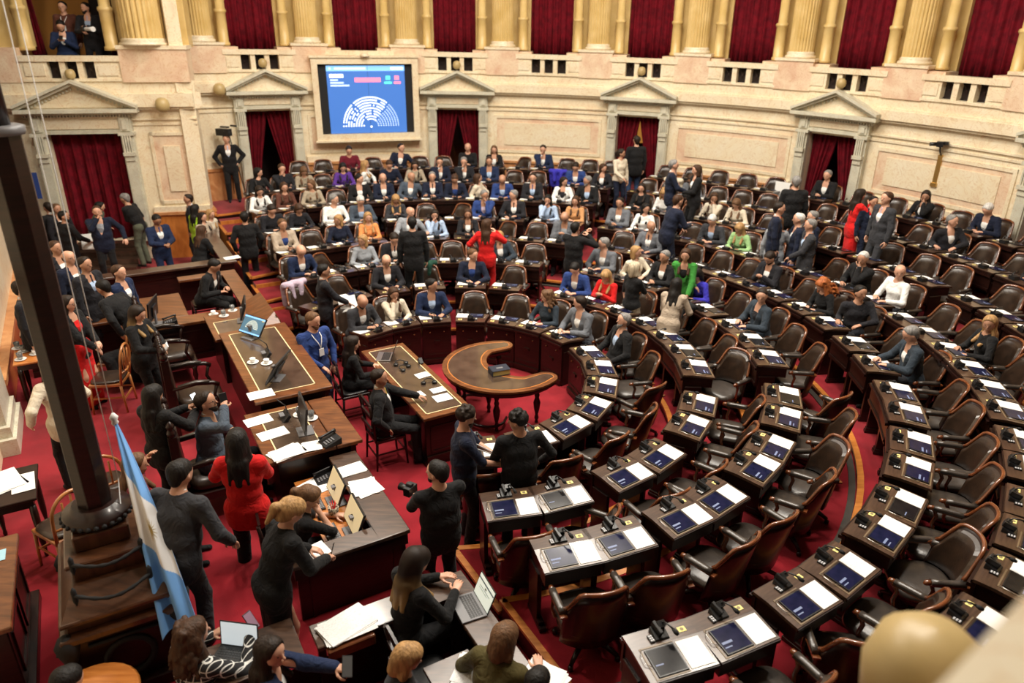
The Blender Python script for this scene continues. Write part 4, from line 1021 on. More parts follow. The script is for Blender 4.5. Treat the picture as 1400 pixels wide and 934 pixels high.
def person(label, loc, rz, height=1.75, skin='l', hairc='dark', colors=None, group=None, name='person', **kw):
    """colors: top, shirt, tie, bottom, shoes"""
    colors = colors or {}
    key = repr(sorted(kw.items(), key=lambda t: t[0]))
    if key not in FIG:
        geo, info = figure(**kw)
        FIG[key] = ({k: mesh_from('fig_' + k, v, SKIN['l']) for k, v in geo.items()}, info)
    ms, info = FIG[key]
    root = thing(name, label, 'person', loc, rz, group)
    s = height / 1.75; root.scale = (s, s, s)
    top = kw.get('top', 'jacket')
    nm = {'top': {'jacket': 'jacket', 'coat': 'long_jacket', 'shirtout': 'shirt', 'sweater': 'sweater', 'blouse': 'blouse', 'tee': 'shirt'}.get(top, 'jacket'), 'shirt': 'inner_shirt', 'shoe_l': 'shoe', 'shoe_r': 'shoe'}
    mt = {'body': SKIN[skin], 'top': cl(colors.get('top', 'dark')), 'shirt': cl(colors.get('shirt', 'white')), 'tie': cl(colors.get('tie', 'navy')), 'trousers': cl(colors.get('bottom', 'dark')), 'skirt': cl(colors.get('bottom', 'dark')),
          'shoe_l': cl(colors.get('shoes', 'black')), 'shoe_r': cl(colors.get('shoes', 'black')), 'hair': hc(hairc), 'beard': hc(colors.get('beard', hairc)), 'eyes': BLACKM, 'glasses': BLACK}
    for k, me in ms.items():
        o = ob(nm.get(k, k), me, root); o.material_slots[0].link = 'OBJECT'; o.material_slots[0].material = mt[k]
    M = Matrix.LocRotScale(Vector(loc), Matrix.Rotation(rz, 3, 'Z').to_quaternion(), Vector((s, s, s)))
    W = {k: (M @ Vector(v) if k in ('LH', 'RH', 'head', 'chest', 'neck') else (M.to_3x3() @ Vector(v)).normalized()) for k, v in info.items()}
    return root, W
# seated poses behind a desk (front edge of the desk about 0.3 m ahead, top 0.76 m up)
SP = {
 'desk': dict(lean=10, pitch=-22, LH=(-.12, .40, .80), RH=(.14, .42, .80)),
 'read': dict(lean=16, pitch=-34, LH=(-.14, .38, .80), RH=(.06, .38, .80)),
 'up': dict(lean=6, pitch=-4, LH=(-.05, .38, .82), RH=(.05, .37, .84)),
 'left': dict(lean=6, yaw=48, pitch=-6, LH=(-.16, .36, .80), RH=(.08, .36, .82)),
 'right': dict(lean=6, yaw=-48, pitch=-6, LH=(-.08, .36, .82), RH=(.16, .36, .80)),
 'face': dict(lean=9, pitch=-8, LH=(-.10, .36, .80), RH=(.04, .20, 1.10)),
 'faceL': dict(lean=9, yaw=25, pitch=-8, LH=(-.05, .20, 1.10), RH=(.10, .36, .80)),
 'phone': dict(lean=8, pitch=-36, LH=(-.05, .30, .90), RH=(.06, .30, .90), hl='grip', hr='grip'),
 'back': dict(lean=-8, pitch=4, LH=(-.24, .22, .68), RH=(.24, .22, .68)),
 'out': dict(lean=4, side=-8, yaw=30, LH=(-.42, .30, .84), RH=(.12, .38, .80)),
 'reach': dict(lean=10, side=10, yaw=-60, LH=(-.1, .36, .8), RH=(.62, .12, 1.22), hr='flat'),
 'twist': dict(lean=4, twist=70, yaw=20, LH=(-.25, .1, .8), RH=(.0, .32, .80)),
}

# ================================================================== RINGS OF SEATS
# code per seat: angle, then C (empty chair) or person: sex/top/shirt/tie/hair style/hair colour/pose
S_ = {
1: '134.5 m/charcoal/white/-/bald/dark/read/b;119.5 f/cream/-/-/long/brown/face;104 m/navyb/lblue/-/short/black/left;87 C;71 C;56 f/steel/-/-/curly/lbrown/right;40 m/grey/white/-/short/dark/right;19 m/black/lblue/-/short/grey/back/b;4.5 C;-11.4 C;-28.6 C;-44.7 C;-60.4 C;-79 C',
2: '137.5 C;126.5 C;114 m/dark/white/-/bald/grey/desk;102.5 C;89.5 m/navy/blue/-/short/lbrown/left;78.4 C;58.5 m/blue/white/-/short/black/read;49.3 f/red/-/-/long/blonde/phone;39.5 C;28.4 C;18 C;8.6 C;-1 C;-19.2 C;-29.6 C;-43.9 C;-53.4 C;-67.2 C;-76.4 C',
3: '131.5 m/navyb/white/-/bald/grey/read;123.8 C;116 f/lgrey/-/-/bob/blonde/right;109 m/dark/white/navy/short/dark/read/g;101.5 C;95 C;88 C;82.6 f/steel/white/-/bob/blonde/reach;75.6 C;58 m/grey/white/-/short/grey/right;50.4 f/cream/-/-/bob/blonde/twist;42.6 m/black/white/-/short/grey/up;32.6 f/royal/-/-/bob/black/read;24.4 C;15 m/steel/dark/-/short/dark/left;7.4 C;-.6 C;-15.7 C;-23.4 C;-33.2 C;-39.9 C;-49.9 C;-56.8 C;-65.9 C;-72.8 C',
4: '128.2 m/beige/blue/-/short/lbrown/up;122.4 C;117.3 f/navy/-/-/bob/blonde/right;111.6 f/orange/-/-/long/blonde/up;104 m/lgrey/white/-/bald/grey/out;98.4 f/lblue/-/-/long/dark/face;91.7 f/dark/white/-/long/brown/up;85 C;78.2 C;72 m/grey/lgrey/-/bald/grey/phone/g;60.4 C;54.6 m/grey/white/navy/bald/grey/left;46.6 C;40.8 C;35.2 C;29.4 m/dark/white/-/short/dark/phone/b;23.4 C;17 f/black/-/-/curly/red/read;10.6 m/dark/-/-/short/black/twist;2.6 C;-4.2 m/steel/white/-/short/grey/desk/g;-12.5 C;-18.1 C;-25.2 C;-31.1 C;-38.4 C;-43.9 C;-51.5 C;-57.3 C;-64.4 C;-69.9 C',
5: '127 m/dark/-/-/short/dark/read;122.3 f/dark/-/-/bob/brown/read;116 m/white/-/-/short/grey/left;111.4 m/greyblue/lblue/-/short/white/read;105 f/charcoal/-/-/long/blonde/phone;99.2 C;94 C;89 m/blue/lilac/-/short/grey/faceL;83.5 m/dark/white/black/short/grey/right;77.3 f/lblue/-/-/long/black/face;72.3 f/tan/-/-/long/brown/up;64.2 m/grey/white/-/short/dark/up;59.6 f/white/-/-/long/black/left;51.4 C;46.9 m/charcoal/lblue/-/short/white/read;41.9 f/lgreen/-/-/long/blonde/read;37.2 C;32 C;26.4 C;20.5 m/black/lblue/purple/short/white/faceL;14.3 m/white/-/lblue/bald/grey/left;7.4 C;2.7 C;-2.2 f/black/-/-/long/blonde/left;-7.2 C;-12.2 C;-16.9 C;-23 C;-28 C;-34 C;-39 C;-44.5 C;-51.2 C;-55.6 C',
6: '125.5 f/white/-/-/long/dark/desk;121.6 f/brown/-/-/long/brown/up;117.3 f/khaki/-/-/long/lbrown/right;113.4 C;109.9 m/black/white/-/short/black/left;106 m/navy/white/-/bald/brown/up;102 m/greyblue/white/-/bald/grey/out;98 m/navy/white/black/short/grey/up;94.3 m/navy/blue/-/short/brown/read;90.6 f/cream/-/-/bob/brown/twist;86.4 m/blue/lblue/-/bald/brown/read;81.4 m/dark/lblue/blue/short/dark/up;76.4 f/white/dark/-/long/dark/left;72.3 m/black/lblue/-/short/grey/right/b;63.5 f/black/-/-/long/dark/up;59.5 f/white/-/-/curly/blonde/read;55.6 C;51.8 f/cream/-/-/long/brown/faceL;47.9 f/cream/-/-/long/lbrown/read;43.5 C;39 C;34.6 C;30.3 C;25.4 C;20.4 C;16 C;9.1 C;4.4 C;.1 C',
7: '123.4 f/black/-/-/long/black/left;120 m/dark/-/-/short/brown/face;117 f/khaki/-/-/long/lbrown/read;114 C;111.2 f/purple/-/-/long/black/desk;107.9 f/white/-/-/long/blonde/twist;104.3 m/navy/-/-/short/brown/read;100.4 f/khaki/-/-/long/dark/desk;96.6 m/navy/white/-/short/dark/face;92.9 m/dark/white/-/short/grey/face;89 m/navyb/lblue/-/short/brown/up;85.4 C;81.8 C;75.6 m/blue/white/-/short/dark/read;71.6 f/dark/white/-/long/brown/left;65 C;61.5 C;58 f/grey/-/-/bob/brown/read;54.5 C;51 C;47.3 C;43.6 m/white/-/-/short/dark/faceL;39.5 C;35.7 C;31.6 C;27.4 C;23.2 m/dark/white/-/short/grey/twist;19.3 C;15.4 C;11.5 f/black/white/-/long/blonde/read',
8: '116.2 C;112.9 C;109.3 m/maroon/-/-/short/dark/desk;105.8 C;102.4 m/navy/white/-/short/dark/out;99.1 C;95.8 C;92.4 m/black/-/-/bald/grey/up;88.6 f/black/white/-/long/lbrown/up;85 C;81.5 m/navyb/white/-/short/dark/face;78.1 C;74.9 C;71.8 C;63.9 C;60.3 C;56.8 C;52.9 C;49.3 C;42.5 m/black/white/-/short/grey/up;38.2 C;34.4 C;30.6 f/black/white/-/long/dark/faceL;27 C;23.3 m/navy/white/-/short/white/read;19.2 C;15.6 C'}
COLN = {'charcoal': 'charcoal', 'cream': 'cream', 'navyb': 'dark blue', 'navy': 'navy', 'steel': 'slate', 'grey': 'grey', 'black': 'black', 'blue': 'blue', 'red': 'red', 'lgrey': 'light grey', 'dark': 'dark', 'royal': 'royal blue', 'beige': 'beige', 'orange': 'orange',
        'lblue': 'light blue', 'white': 'white', 'greyblue': 'grey blue', 'tan': 'tan', 'lgreen': 'pale green', 'brown': 'brown', 'khaki': 'khaki', 'purple': 'purple', 'green': 'green', 'maroon': 'maroon'}
HAIRN = {'black': 'black', 'dark': 'dark', 'brown': 'brown', 'lbrown': 'light brown', 'blonde': 'blonde', 'grey': 'grey', 'white': 'white', 'red': 'red'}
SIDE = {1: 'front ring', 2: 'second ring', 3: 'third ring', 4: 'fourth ring', 5: 'fifth ring', 6: 'sixth ring', 7: 'seventh ring', 8: 'back ring'}
protos = {}
def proto(k, fn):
    if k not in protos: protos[k] = (fn(), True); return protos[k][0]
    return copy_tree(protos[k][0])
rnd = random.Random(11)
SEAT = {}
def far_off(th):   # chairs stand a little closer to the desks on the far side
    return .05 * max(0, min(1, th / 90))
for ring, txt in S_.items():
    r = RR[ring - 1]; z = FL[ring - 1]
    seats = txt.split(';'); n_ = len(seats)
    for q, s in enumerate(seats):
        a, spec = s.strip().split(' ', 1); th = float(a); k = q + 1
        far = (ring >= 5 and th > 0) or (ring == 4 and th > 35) or ring >= 6
        rz = R(th + 90)
        if n_ - q < q + 1: pos = '%s seat from near end' % ORD[n_ - q] if n_ - q > 1 else 'at the near end'
        else: pos = '%s seat from far left end' % ORD[k] if k > 1 else 'at the far left end'
        rn = SIDE[ring]
        D = DM1 if ring == 1 else DM
        off = rnd.random() < .35 if th < -40 and ring > 2 else rnd.random() < .2
        d = proto(('desk', ring == 1, far, off), lambda: build_desk(D, far, off)); at(d, POL(r + .03, th, z), rz)
        d['label'] = 'dark wood desk with built-in touch screen, %s, %s' % (rn, pos); d['group'] = 'legislators desks in the rings'
        mc = proto(('mic', far), lambda: build_mic(far)); at(mc, POL(r + .03, th, z), rz)
        mc['label'] = 'black desk microphone, %s, %s' % (rn, pos); mc['group'] = 'microphones on the desks'
        if rnd.random() < (.97 if th < 20 else .85):
            v = 'paper2' if rnd.random() < .15 else 'paper'
            pm = ob('paper_sheet', DM[v]); at(pm, POL(r + .03, th + (rnd.uniform(-.2, .2) if th > 0 else 0), z), rz)
            tagm(pm, 'white paper on the desk, %s, %s' % (rn, pos), 'paper', 'papers on the legislators desks')
        person_ = spec != 'C'
        ro = r + (.62 if person_ else (.50 if ring > 1 else .55)) - far_off(th) - (.0 if ring > 1 else -.03)
        jit = 0 if person_ else rnd.uniform(-8, 10)
        if not person_ and rnd.random() < .12: jit = rnd.choice((-38, 38))
        c = proto(('chair', far), lambda: build_chair(far)); at(c, POL(ro, th + (0 if person_ or th > 0 else .6), z + .002), rz + R(jit))
        c['label'] = '%s brown leather armchair, %s, %s' % ('occupied' if person_ else 'empty', rn, pos); c['group'] = 'armchairs of the hemicycle'
        if person_:
            f = spec.split('/'); sex, top, shirt, tie, hair, hcol, pose = f[:7]; ex = f[7] if len(f) > 7 else ''
            kw = dict(SP[pose]); woman = sex == 'f'
            tstyle = 'blouse' if woman and shirt == '-' and pose != 'x' else ('sweater' if shirt == '-' else 'jacket')
            near = ring <= 4 or th < 30
            kw.update(sex=sex, seated=True, hair=hair, top=tstyle, inner=shirt != '-', tie=tie != '-' and shirt != '-', res=.0165 if near else .021)
            if 'b' in ex: kw['beard'] = True
            if 'g' in ex: kw['glasses'] = True
            skin = rnd.choice('llm')
            desc = '%s in %s %s' % ('woman' if woman else 'man', COLN[top], {'blouse': 'top', 'sweater': 'sweater', 'jacket': 'jacket'}[tstyle])
            if pose in ('face', 'faceL'): act = 'hand to face'
            elif hair == 'bald': act = 'balding'
            else: act = '%s hair' % HAIRN[hcol]
            lab = '%s, %s, %s, %s' % (desc, act, rn, pos)
            rs = r + .54 - far_off(th)
            person(lab, POL(rs, th, z), rz, 1.68 if woman else 1.76, skin, hcol, dict(top=top, shirt=shirt if shirt != '-' else 'white', tie=tie if tie != '-' else 'navy', bottom='dark', shoes='black'), 'seated legislators', **kw)

# ================================================================== ROSTRUM AND STAGE
def rmb(): m = MB(); m.map = lambda x, y, z: AB(x, y, z); return m
def counter(label, tops, bodies, inlay=None, z=1.15, cat='desk', name='rostrum_desk', topm=WOOD_M, gold=True, th=.045):
    t = thing(name, label, cat)
    m = rmb()
    for (a0, a1, b0, b1) in tops: m.box(a0, a1, b0, b1, z - th, z)
    ob('desktop', m.mesh('rtop', topm, .006), t)
    m = rmb()
    for bd in bodies:
        a0, a1, b0, b1, z0 = bd[:5]; z1 = bd[5] if len(bd) > 5 else z - th
        m.box(a0, a1, b0, b1, z0, z1)
    ob('body', m.mesh('rbody', WOOD_D), t)
    m = rmb(); k = 0
    for bd in bodies:
        a0, a1, b0, b1, z0 = bd[:5]
        if len(bd) > 6 and bd[6]:
            for side in bd[6]:
                m = rmb()
                n = max(1, int(((b1 - b0) if side in 'ab' else (a1 - a0)) / .6)); zt = z - th - .12; zb = z0 + .14
                for q in range(n):
                    if side == 'a': u0 = b0 + (b1 - b0) * (q + .1) / n; u1 = b0 + (b1 - b0) * (q + .9) / n; f = lambda p, q_, r0, r1: m.box(a1, a1 + .012, p, q_, r0, r1)
                    else: u0 = a0 + (a1 - a0) * (q + .1) / n; u1 = a0 + (a1 - a0) * (q + .9) / n; f = lambda p, q_, r0, r1: m.box(p, q_, b0 - .012, b0, r0, r1)
                    f(u0, u1, zt - .025, zt); f(u0, u1, zb, zb + .025); f(u0, u0 + .025, zb, zt); f(u1 - .025, u1, zb, zt); k += 1
                if side == 'a': m.box(a1, a1 + .03, b0, b1, z0, z0 + .09); m.box(a1, a1 + .02, b0, b1, z - th - .06, z - th)
                else: m.box(a0, a1, b0 - .03, b0, z0, z0 + .09); m.box(a0, a1, b0 - .02, b0, z - th - .06, z - th)
                ob('panel_moulding', m.mesh('rmould', WOOD_D, .004), t)
    if inlay:
        a0, a1, b0, b1 = inlay
        m = rmb(); m.box(a0, a1, b0, b1, z, z + .002); ob('leather_inlay', m.mesh('inlay', INLAY), t)
        m = rmb()
        for (p, q, r_, s_) in ((a0, a0 + .014, b0, b1), (a1 - .014, a1, b0, b1), (a0, a1, b0, b0 + .014), (a0, a1, b1 - .014, b1)): m.box(p, q, r_, s_, z + .002, z + .004)
        ob('gold_line', m.mesh('gold', GOLDLINE), t)
    return t
counter('high presidency desk with leather inlay, gold border and two monitors on it', [(-2.97, -2.03, -.73, 1.67)], [(-2.9, -2.1, -.68, 1.62, PLAT), (-2.12, -2.08, -.7, 1.64, .0, 1.30, 'a')], (-2.86, -2.2, -.58, 1.55), 1.35)
counter('brown secretary desk with telephone, next to presidency desk toward the camera', [(-3.12, -2.38, -1.97, -.78), (-2.37, -2.08, -1.97, -.78)], [(-3.0, -2.4, -1.9, -.84, PLAT), (-2.2, -2.14, -1.9, -.76, 0, 1.20, 'a')], (-2.98, -2.5, -1.80, -.88), 1.25)
counter('brown secretary desk with glass on it, beyond the presidency desk', [(-3.03, -2.2, 1.69, 2.75)], [(-2.95, -2.25, 1.75, 2.7, PLAT), (-2.25, -2.20, 1.70, 2.76, 0, 1.2, 'a')], (-2.95, -2.45, 1.76, 2.4), 1.25)
m = rmb(); m.add([(-2.42, 1.75, 1.25), (-2.05, 1.75, 1.25), (-2.05, 3.05, 1.25), (-2.42, 3.05, 1.25), (-2.36, 1.8, 1.29), (-2.1, 2.0, 1.42), (-2.1, 3.0, 1.42), (-2.36, 3.0, 1.29)], [(3, 2, 1, 0), (4, 5, 6, 7), (0, 1, 5, 4), (1, 2, 6, 5), (2, 3, 7, 6), (3, 0, 4, 7)])
m.add([(-2.1, 1.7, 0), (-1.98, 1.7, 0), (-1.98, 3.1, 0), (-2.1, 3.1, 0), (-2.1, 1.9, 1.4), (-2.04, 1.9, 1.3), (-2.04, 3.05, 1.3), (-2.1, 3.05, 1.4)], [(3, 2, 1, 0), (4, 5, 6, 7), (0, 1, 5, 4), (1, 2, 6, 5), (2, 3, 7, 6), (3, 0, 4, 7)])
tagm(ob('sloped_screen', m.mesh('slope', WOOD_M)), 'sloping brown wooden screen at the outer edge of the far secretary desk', 'partition')
counter('stenographers counter of dark wood with papers, front corner of rostrum by photographer', [(-2.48, -2.18, -3.57, -1.99), (-3.28, -2.48, -3.57, -3.36)],
        [(-2.26, -2.22, -3.53, -1.99, 0, 1.105, 'a'), (-3.24, -2.22, -3.53, -3.49, 0, 1.105, 'b'), (-2.30, -2.20, -3.55, -1.99, .98, 1.105), (-3.26, -2.3, -3.55, -3.45, .98, 1.105)], None, 1.15, 'counter', 'stenographer_counter', WOOD_T)
t = thing('computer_desk', 'low orange wood computer desk inside the front stenographers counter', 'desk')
m = rmb(); m.box(-2.88, -2.49, -3.34, -2.0, .93, .96); ob('desktop', m.mesh('od', WOOD_O), t); m = rmb(); m.box(-2.84, -2.80, -3.3, -3.2, .2, .93); m.box(-2.84, -2.80, -2.1, -2.02, .2, .93); m.box(-2.53, -2.5, -3.3, -2.02, .2, .93); ob('frame', m.mesh('odf', WOOD_D), t)
m = rmb(); m.box(-3.4, -2.2, -3.98, -1.98, 0.002, .2); struct('floor_pit', m.mesh('pit', CARPET))
counter('far stenographers counter around the seated man in black, dark wood', [(-2.36, -2.1, 2.84, 5.32), (-4.0, -2.36, 2.84, 3.20), (-3.12, -2.36, 5.08, 5.32), (-4.0, -3.2, 3.20, 4.4)],
        [(-2.16, -2.12, 3.1, 5.28, 0, 1.105, 'a'), (-3.96, -2.2, 2.9, 2.94, PLAT, 1.105, 'b'), (-3.1, -2.2, 5.24, 5.28, PLAT), (-3.24, -3.2, 3.2, 4.3, PLAT), (-4.0, -3.96, 2.9, 4.3, PLAT)], None, 1.15, 'counter', 'stenographer_counter', WOOD_M)
counter('long wooden parapet at the back of the stage with people standing behind', [(-4.5, -1.95, 5.86, 6.16), (-2.22, -1.95, 6.16, 9.3)], [(-4.46, -2.0, 5.92, 5.97, 0, 1.105, 'b'), (-2.06, -2.02, 5.94, 9.26, 0, 1.105, 'a')], None, 1.15, 'counter', 'parapet', WOOD_T)
counter('wooden bench rail in front of the row of men in suits at left', [(-5.5, -4.12, 3.28, 3.52)], [(-5.46, -4.16, 3.34, 3.38, PLAT, 1.20, 'b')], None, 1.22, 'counter', 'parapet', WOOD_M)
counter('low brown press bench with ledge in the foreground around the seated women', [(-3.28, -1.86, -4.26, -3.98), (-2.14, -1.86, -6.6, -4.26)], [(-3.24, -1.92, -4.06, -4.02, 0, .81), (-1.96, -1.92, -6.5, -4.04, 0, .81)], None, .85, 'counter', 'press_bench', WOOD_T)
# dark wood steps below the curtained door
t = thing('door_steps', 'dark brown wooden steps in front of the curtained stage door', 'steps')
for k in range(4):
    m = MB(); m.map = lmap; m.box(-1.0, .66, .02 + .30 * k, .30 + .30 * k if k < 3 else 1.2, 0.001, .5 - .12 * k); ob('step', m.mesh('wstep', WOOD_T), t)

def big_chair(a, b, rz, label, occupied=False):
    t = thing('president_chair', label, 'chair', AB(a, b, PLAT), rz, 'high carved stage chairs')
    m = MB(); super_pad(m, .62, .56, .36, .50, 0, 24, 4, .04); ob('seat', m.mesh('pseat', LEATHER), t)
    m = MB(); m.box(-.33, .33, -.26, .34, .26, .37); ob('seat_frame', m.mesh('pframe', WOOD_D, .01), t)
    m = MB(); m.slab(lambda u, v: (-.27 + .54 * u, -.27 - .05 * v + .02 * math.cos(PI * (u - .5)), .45 + .66 * v), lambda u, v: (-.27 + .54 * u, -.235 - .05 * v + .03 * math.sin(PI * u), .45 + .66 * v), 8, 6); ob('backrest', m.mesh('pback', LEATHER), t)
    m = MB()
    for s in (-1, 1):
        m.box(s * .31 - .035, s * .31 + .035, -.36, -.27, .0, 1.12); m.lathe([(.04, 1.12), (.05, 1.16), (.03, 1.2), (.045, 1.24), (.01, 1.29)], (s * .31, -.315, 0), 10)
    m.box(-.31, .31, -.35, -.30, .36, .46); m.box(-.31, .31, -.355, -.285, 1.06, 1.16)
    ob('back_frame', m.mesh('pbframe', WOOD_D, .006), t)
    m = MB(); rnd_ = random.Random(4)
    for k in range(15):
        u = -1 + 2 * k / 14; m.lathe([(.003, 0), (.026, .015), (.022, .045), (.003, .06)], (u * .27, -.32, 1.14 + .12 * (1 - u * u)), 8)
    m.prism([(-.27, 1.13), (.27, 1.13), (.2, 1.2), (.08, 1.27), (0, 1.30), (-.08, 1.27), (-.2, 1.2)], -.345, -.30, 0, axis='y'); ob('carved_crest', m.mesh('crest', WOOD_D), t)
    for s in (-1, 1):
        m = MB(); x = s * .33
        m.tube([(x, -.28, .70), (x, .0, .73), (x, .2, .70), (x, .27, .66)], [.022, .028, .03, .03], 8); m.tube([(x, .24, .66), (x, .2, .52), (x, .26, .36)], .022, 8)
        a_ = ob('armrest', m.mesh('parm', WOOD_D), t)
        m = MB(); m.tube([(x, -.22, .735), (x, .0, .755), (x, .16, .735)], [.025, .035, .025], 8, flat=.6); ob('arm_pad', m.mesh('parmpad', LEATHER2), a_)
    for s in (-1, 1):
        for y in (-.31, .28):
            m = MB(); m.lathe([(.03, 0), (.022, .05), (.04, .12), (.03, .2), (.045, .27)], (s * .29, y, 0), 10); ob('leg', m.mesh('pleg', WOOD_D), t)
    return t
RZ = AX - PI / 2     # local +y points along +a
big_chair(-3.62, 2.32, RZ, 'empty carved leather presidency chair, the farther of the two empty ones')
big_chair(-3.48, .72, RZ, 'empty carved leather presidency chair nearest the middle of the presidency desk')
big_chair(-3.62, -1.28, RZ, 'carved presidency chair occupied by man on the telephone')
m = rmb(); c = AB(-2.86, 4.1, 0)
def side_chair(loc, rz, label, wood=WOOD_C, padm=LEATHER, roundb=True, group=None):
    t = thing('side_chair', label, 'chair', loc, rz, group)
    m = MB(); super_pad(m, .42, .42, .44, .49, 0, 20, 4); ob('seat', m.mesh('scs', padm), t)
    m = MB(); m.box(-.21, .21, -.21, .21, .40, .445); ob('seat_frame', m.mesh('scf', wood, .008), t)
    for s in (-1, 1):
        for y in (-.19, .19):
            m = MB(); m.tube([(s * .19, y, .42), (s * .2, y * 1.08, .2), (s * .205, y * 1.15, .0)], [.02, .017, .014], 8); ob('leg', m.mesh('scl', wood), t)
    m = MB()
    if roundb:
        pts = [(-.19, -.2, .42), (-.2, -.23, .6)] + [(.2 * math.cos(PI - PI * k / 10), -.25 - .02 * math.sin(PI * k / 10), .72 + .22 * math.sin(PI * k / 10)) for k in range(11)] + [(.2, -.23, .6), (.19, -.2, .42)]
        m.tube(pts, .018, 8); m.tube([(-.19, -.23, .58), (0, -.25, .57), (.19, -.23, .58)], .014, 6)
        for x in (-.09, 0, .09): m.tube([(x, -.24, .57), (x, -.265, .9 - abs(x) * .5)], .011, 6)
    else:
        for s in (-1, 1): m.tube([(s * .19, -.2, .42), (s * .19, -.22, .7), (s * .2, -.26, .98)], .018, 8)
        for z_ in (.94, .78, .6): m.box(-.19, .19, -.26, -.235, z_, z_ + .05)
    ob('backrest', m.mesh('scb', wood), t)
    m = MB(); m.box(-.18, .18, -.205, -.19, .18, .205); m.box(-.18, .18, .2, .215, .18, .205); m.box(-.2, -.185, -.2, .2, .22, .24); m.box(.185, .2, -.2, .2, .22, .24); ob('stretcher', m.mesh('scst', wood), t)
    return t
side_chair(AB(-4.32, 2.45, PLAT), R(100), 'honey wood chair with leather seat and black bag, beside woman in red', group=None)
side_chair(AB(-4.45, 1.75, PLAT), R(100), 'honey wood chair with leather seat, right in front of the red skirt', group=None)
side_chair(AB(-4.66, -1.05, PLAT), R(35), 'honey wood round-back chair between the mast and the flag rope')
side_chair(AB(-5.02, -1.62, PLAT), R(60), 'honey wood chair half hidden at the left of the mast')
side_chair(AB(-1.35, .78, 0), RZ, 'dark side chair under the woman with long dark hair', WOOD_D, BLACK, False)
side_chair(AB(-1.35, -.62, 0), RZ, 'dark side chair under the man with yellow tie', WOOD_D, BLACK, False)
side_chair(AB(-2.82, 4.25, PLAT), RZ + PI, 'dark leather chair inside the far stenographers counter', WOOD_D, LEATHER, False)

# clerks table on the floor
t = counter('rectangular clerks table with leather inlay, laptop and headphones on the floor', [(-.98, -.28, -1.08, 1.38)], [(-.92, -.34, -1.02, -.42, .06), (-.92, -.34, .72, 1.32, .06), (-.40, -.34, -.42, .72, .06, .71, 'a'), (-.94, -.32, -1.04, -1.02, .06, .71, 'b'), (-.96, -.30, -1.06, -.40, 0, .06), (-.96, -.30, .7, 1.34, 0, .06)], (-.9, -.36, -.98, 1.28), .76, 'table', 'clerks_table')
# crescent table
t = thing('crescent_table', 'kidney shaped dark wood table with leather top in the centre of the floor', 'table')
def crescent(off=0.):
    pts = []
    ox, oy, Ro = .73, -.13, .92 - off       # outer arc, open to +a
    for k in range(25):
        a_ = R(62) + R(236) * k / 24; pts.append((ox + Ro * math.cos(a_) * 1.0, oy + Ro * math.sin(a_)))
    r_ = .17 - off * .7
    e = pts[-1]; c2 = (ox + (.92 - .17) * math.cos(R(298)), oy + (.92 - .17) * math.sin(R(298)))
    for k in range(1, 8): a_ = R(298) + PI * k / 8; pts.append((c2[0] + r_ * math.cos(a_), c2[1] + r_ * math.sin(a_)))
    ix_, Ri = 1.10, .58 + off
    for k in range(1, 16): a_ = R(248) - R(136) * k / 16; pts.append((ix_ + Ri * math.cos(a_), oy + Ri * math.sin(a_) * 1.0))
    c1 = (ox + .75 * math.cos(R(62)), oy + .75 * math.sin(R(62)))
    for k in range(1, 8): a_ = R(62) - PI + PI * k / 8; pts.append((c1[0] + r_ * math.cos(a_), c1[1] + r_ * math.sin(a_)))
    return pts
for nm, off, z0, z1, mt in (('tabletop', 0, .735, .765, WOOD_M), ('apron', .05, .65, .735, WOOD_D), ('leather_inlay', .09, .765, .768, INLAY)):
    m = MB(); m.prism([AB(*p)[:2] for p in crescent(off)], z0, z1, 0, smooth=(nm == 'apron')); ob(nm, m.mesh(nm, mt), t)
m = MB(); o_, i_ = crescent(.075), crescent(.09)
for k in range(len(o_)):
    k2 = (k + 1) % len(o_); A_, B_, C_, D_ = [AB(*q)[:2] for q in (o_[k], o_[k2], i_[k2], i_[k])]
    m.add([(*A_, .767), (*B_, .767), (*C_, .7675), (*D_, .7675)], [(0, 1, 2, 3)])
ob('gold_line', m.mesh('cgold', WOOD_O), t)
for k, (a, b) in enumerate(((.98, .47), (.33, .40), (-.02, -.13), (.33, -.66), (.98, -.72), (.5, -.1))):
    m = MB(); m.lathe([(.02, 0), (.03, .015), (.02, .04), (.035, .08), (.022, .14), (.045, .24), (.055, .34), (.03, .42), (.04, .46), (.028, .5), (.045, .56), (.045, .65)], AB(a, b, 0), 12); ob('leg', m.mesh('cleg', WOOD_D), t)
m = MB(); m.tube([AB(-.02 + .35 * (1 - math.cos(x)), -.13 + .55 * math.sin(x), .09) for x in [PI * (-.75 + 1.5 * k / 12) for k in range(13)]], .022, 8); ob('stretcher', m.mesh('cstr', WOOD_D), t)

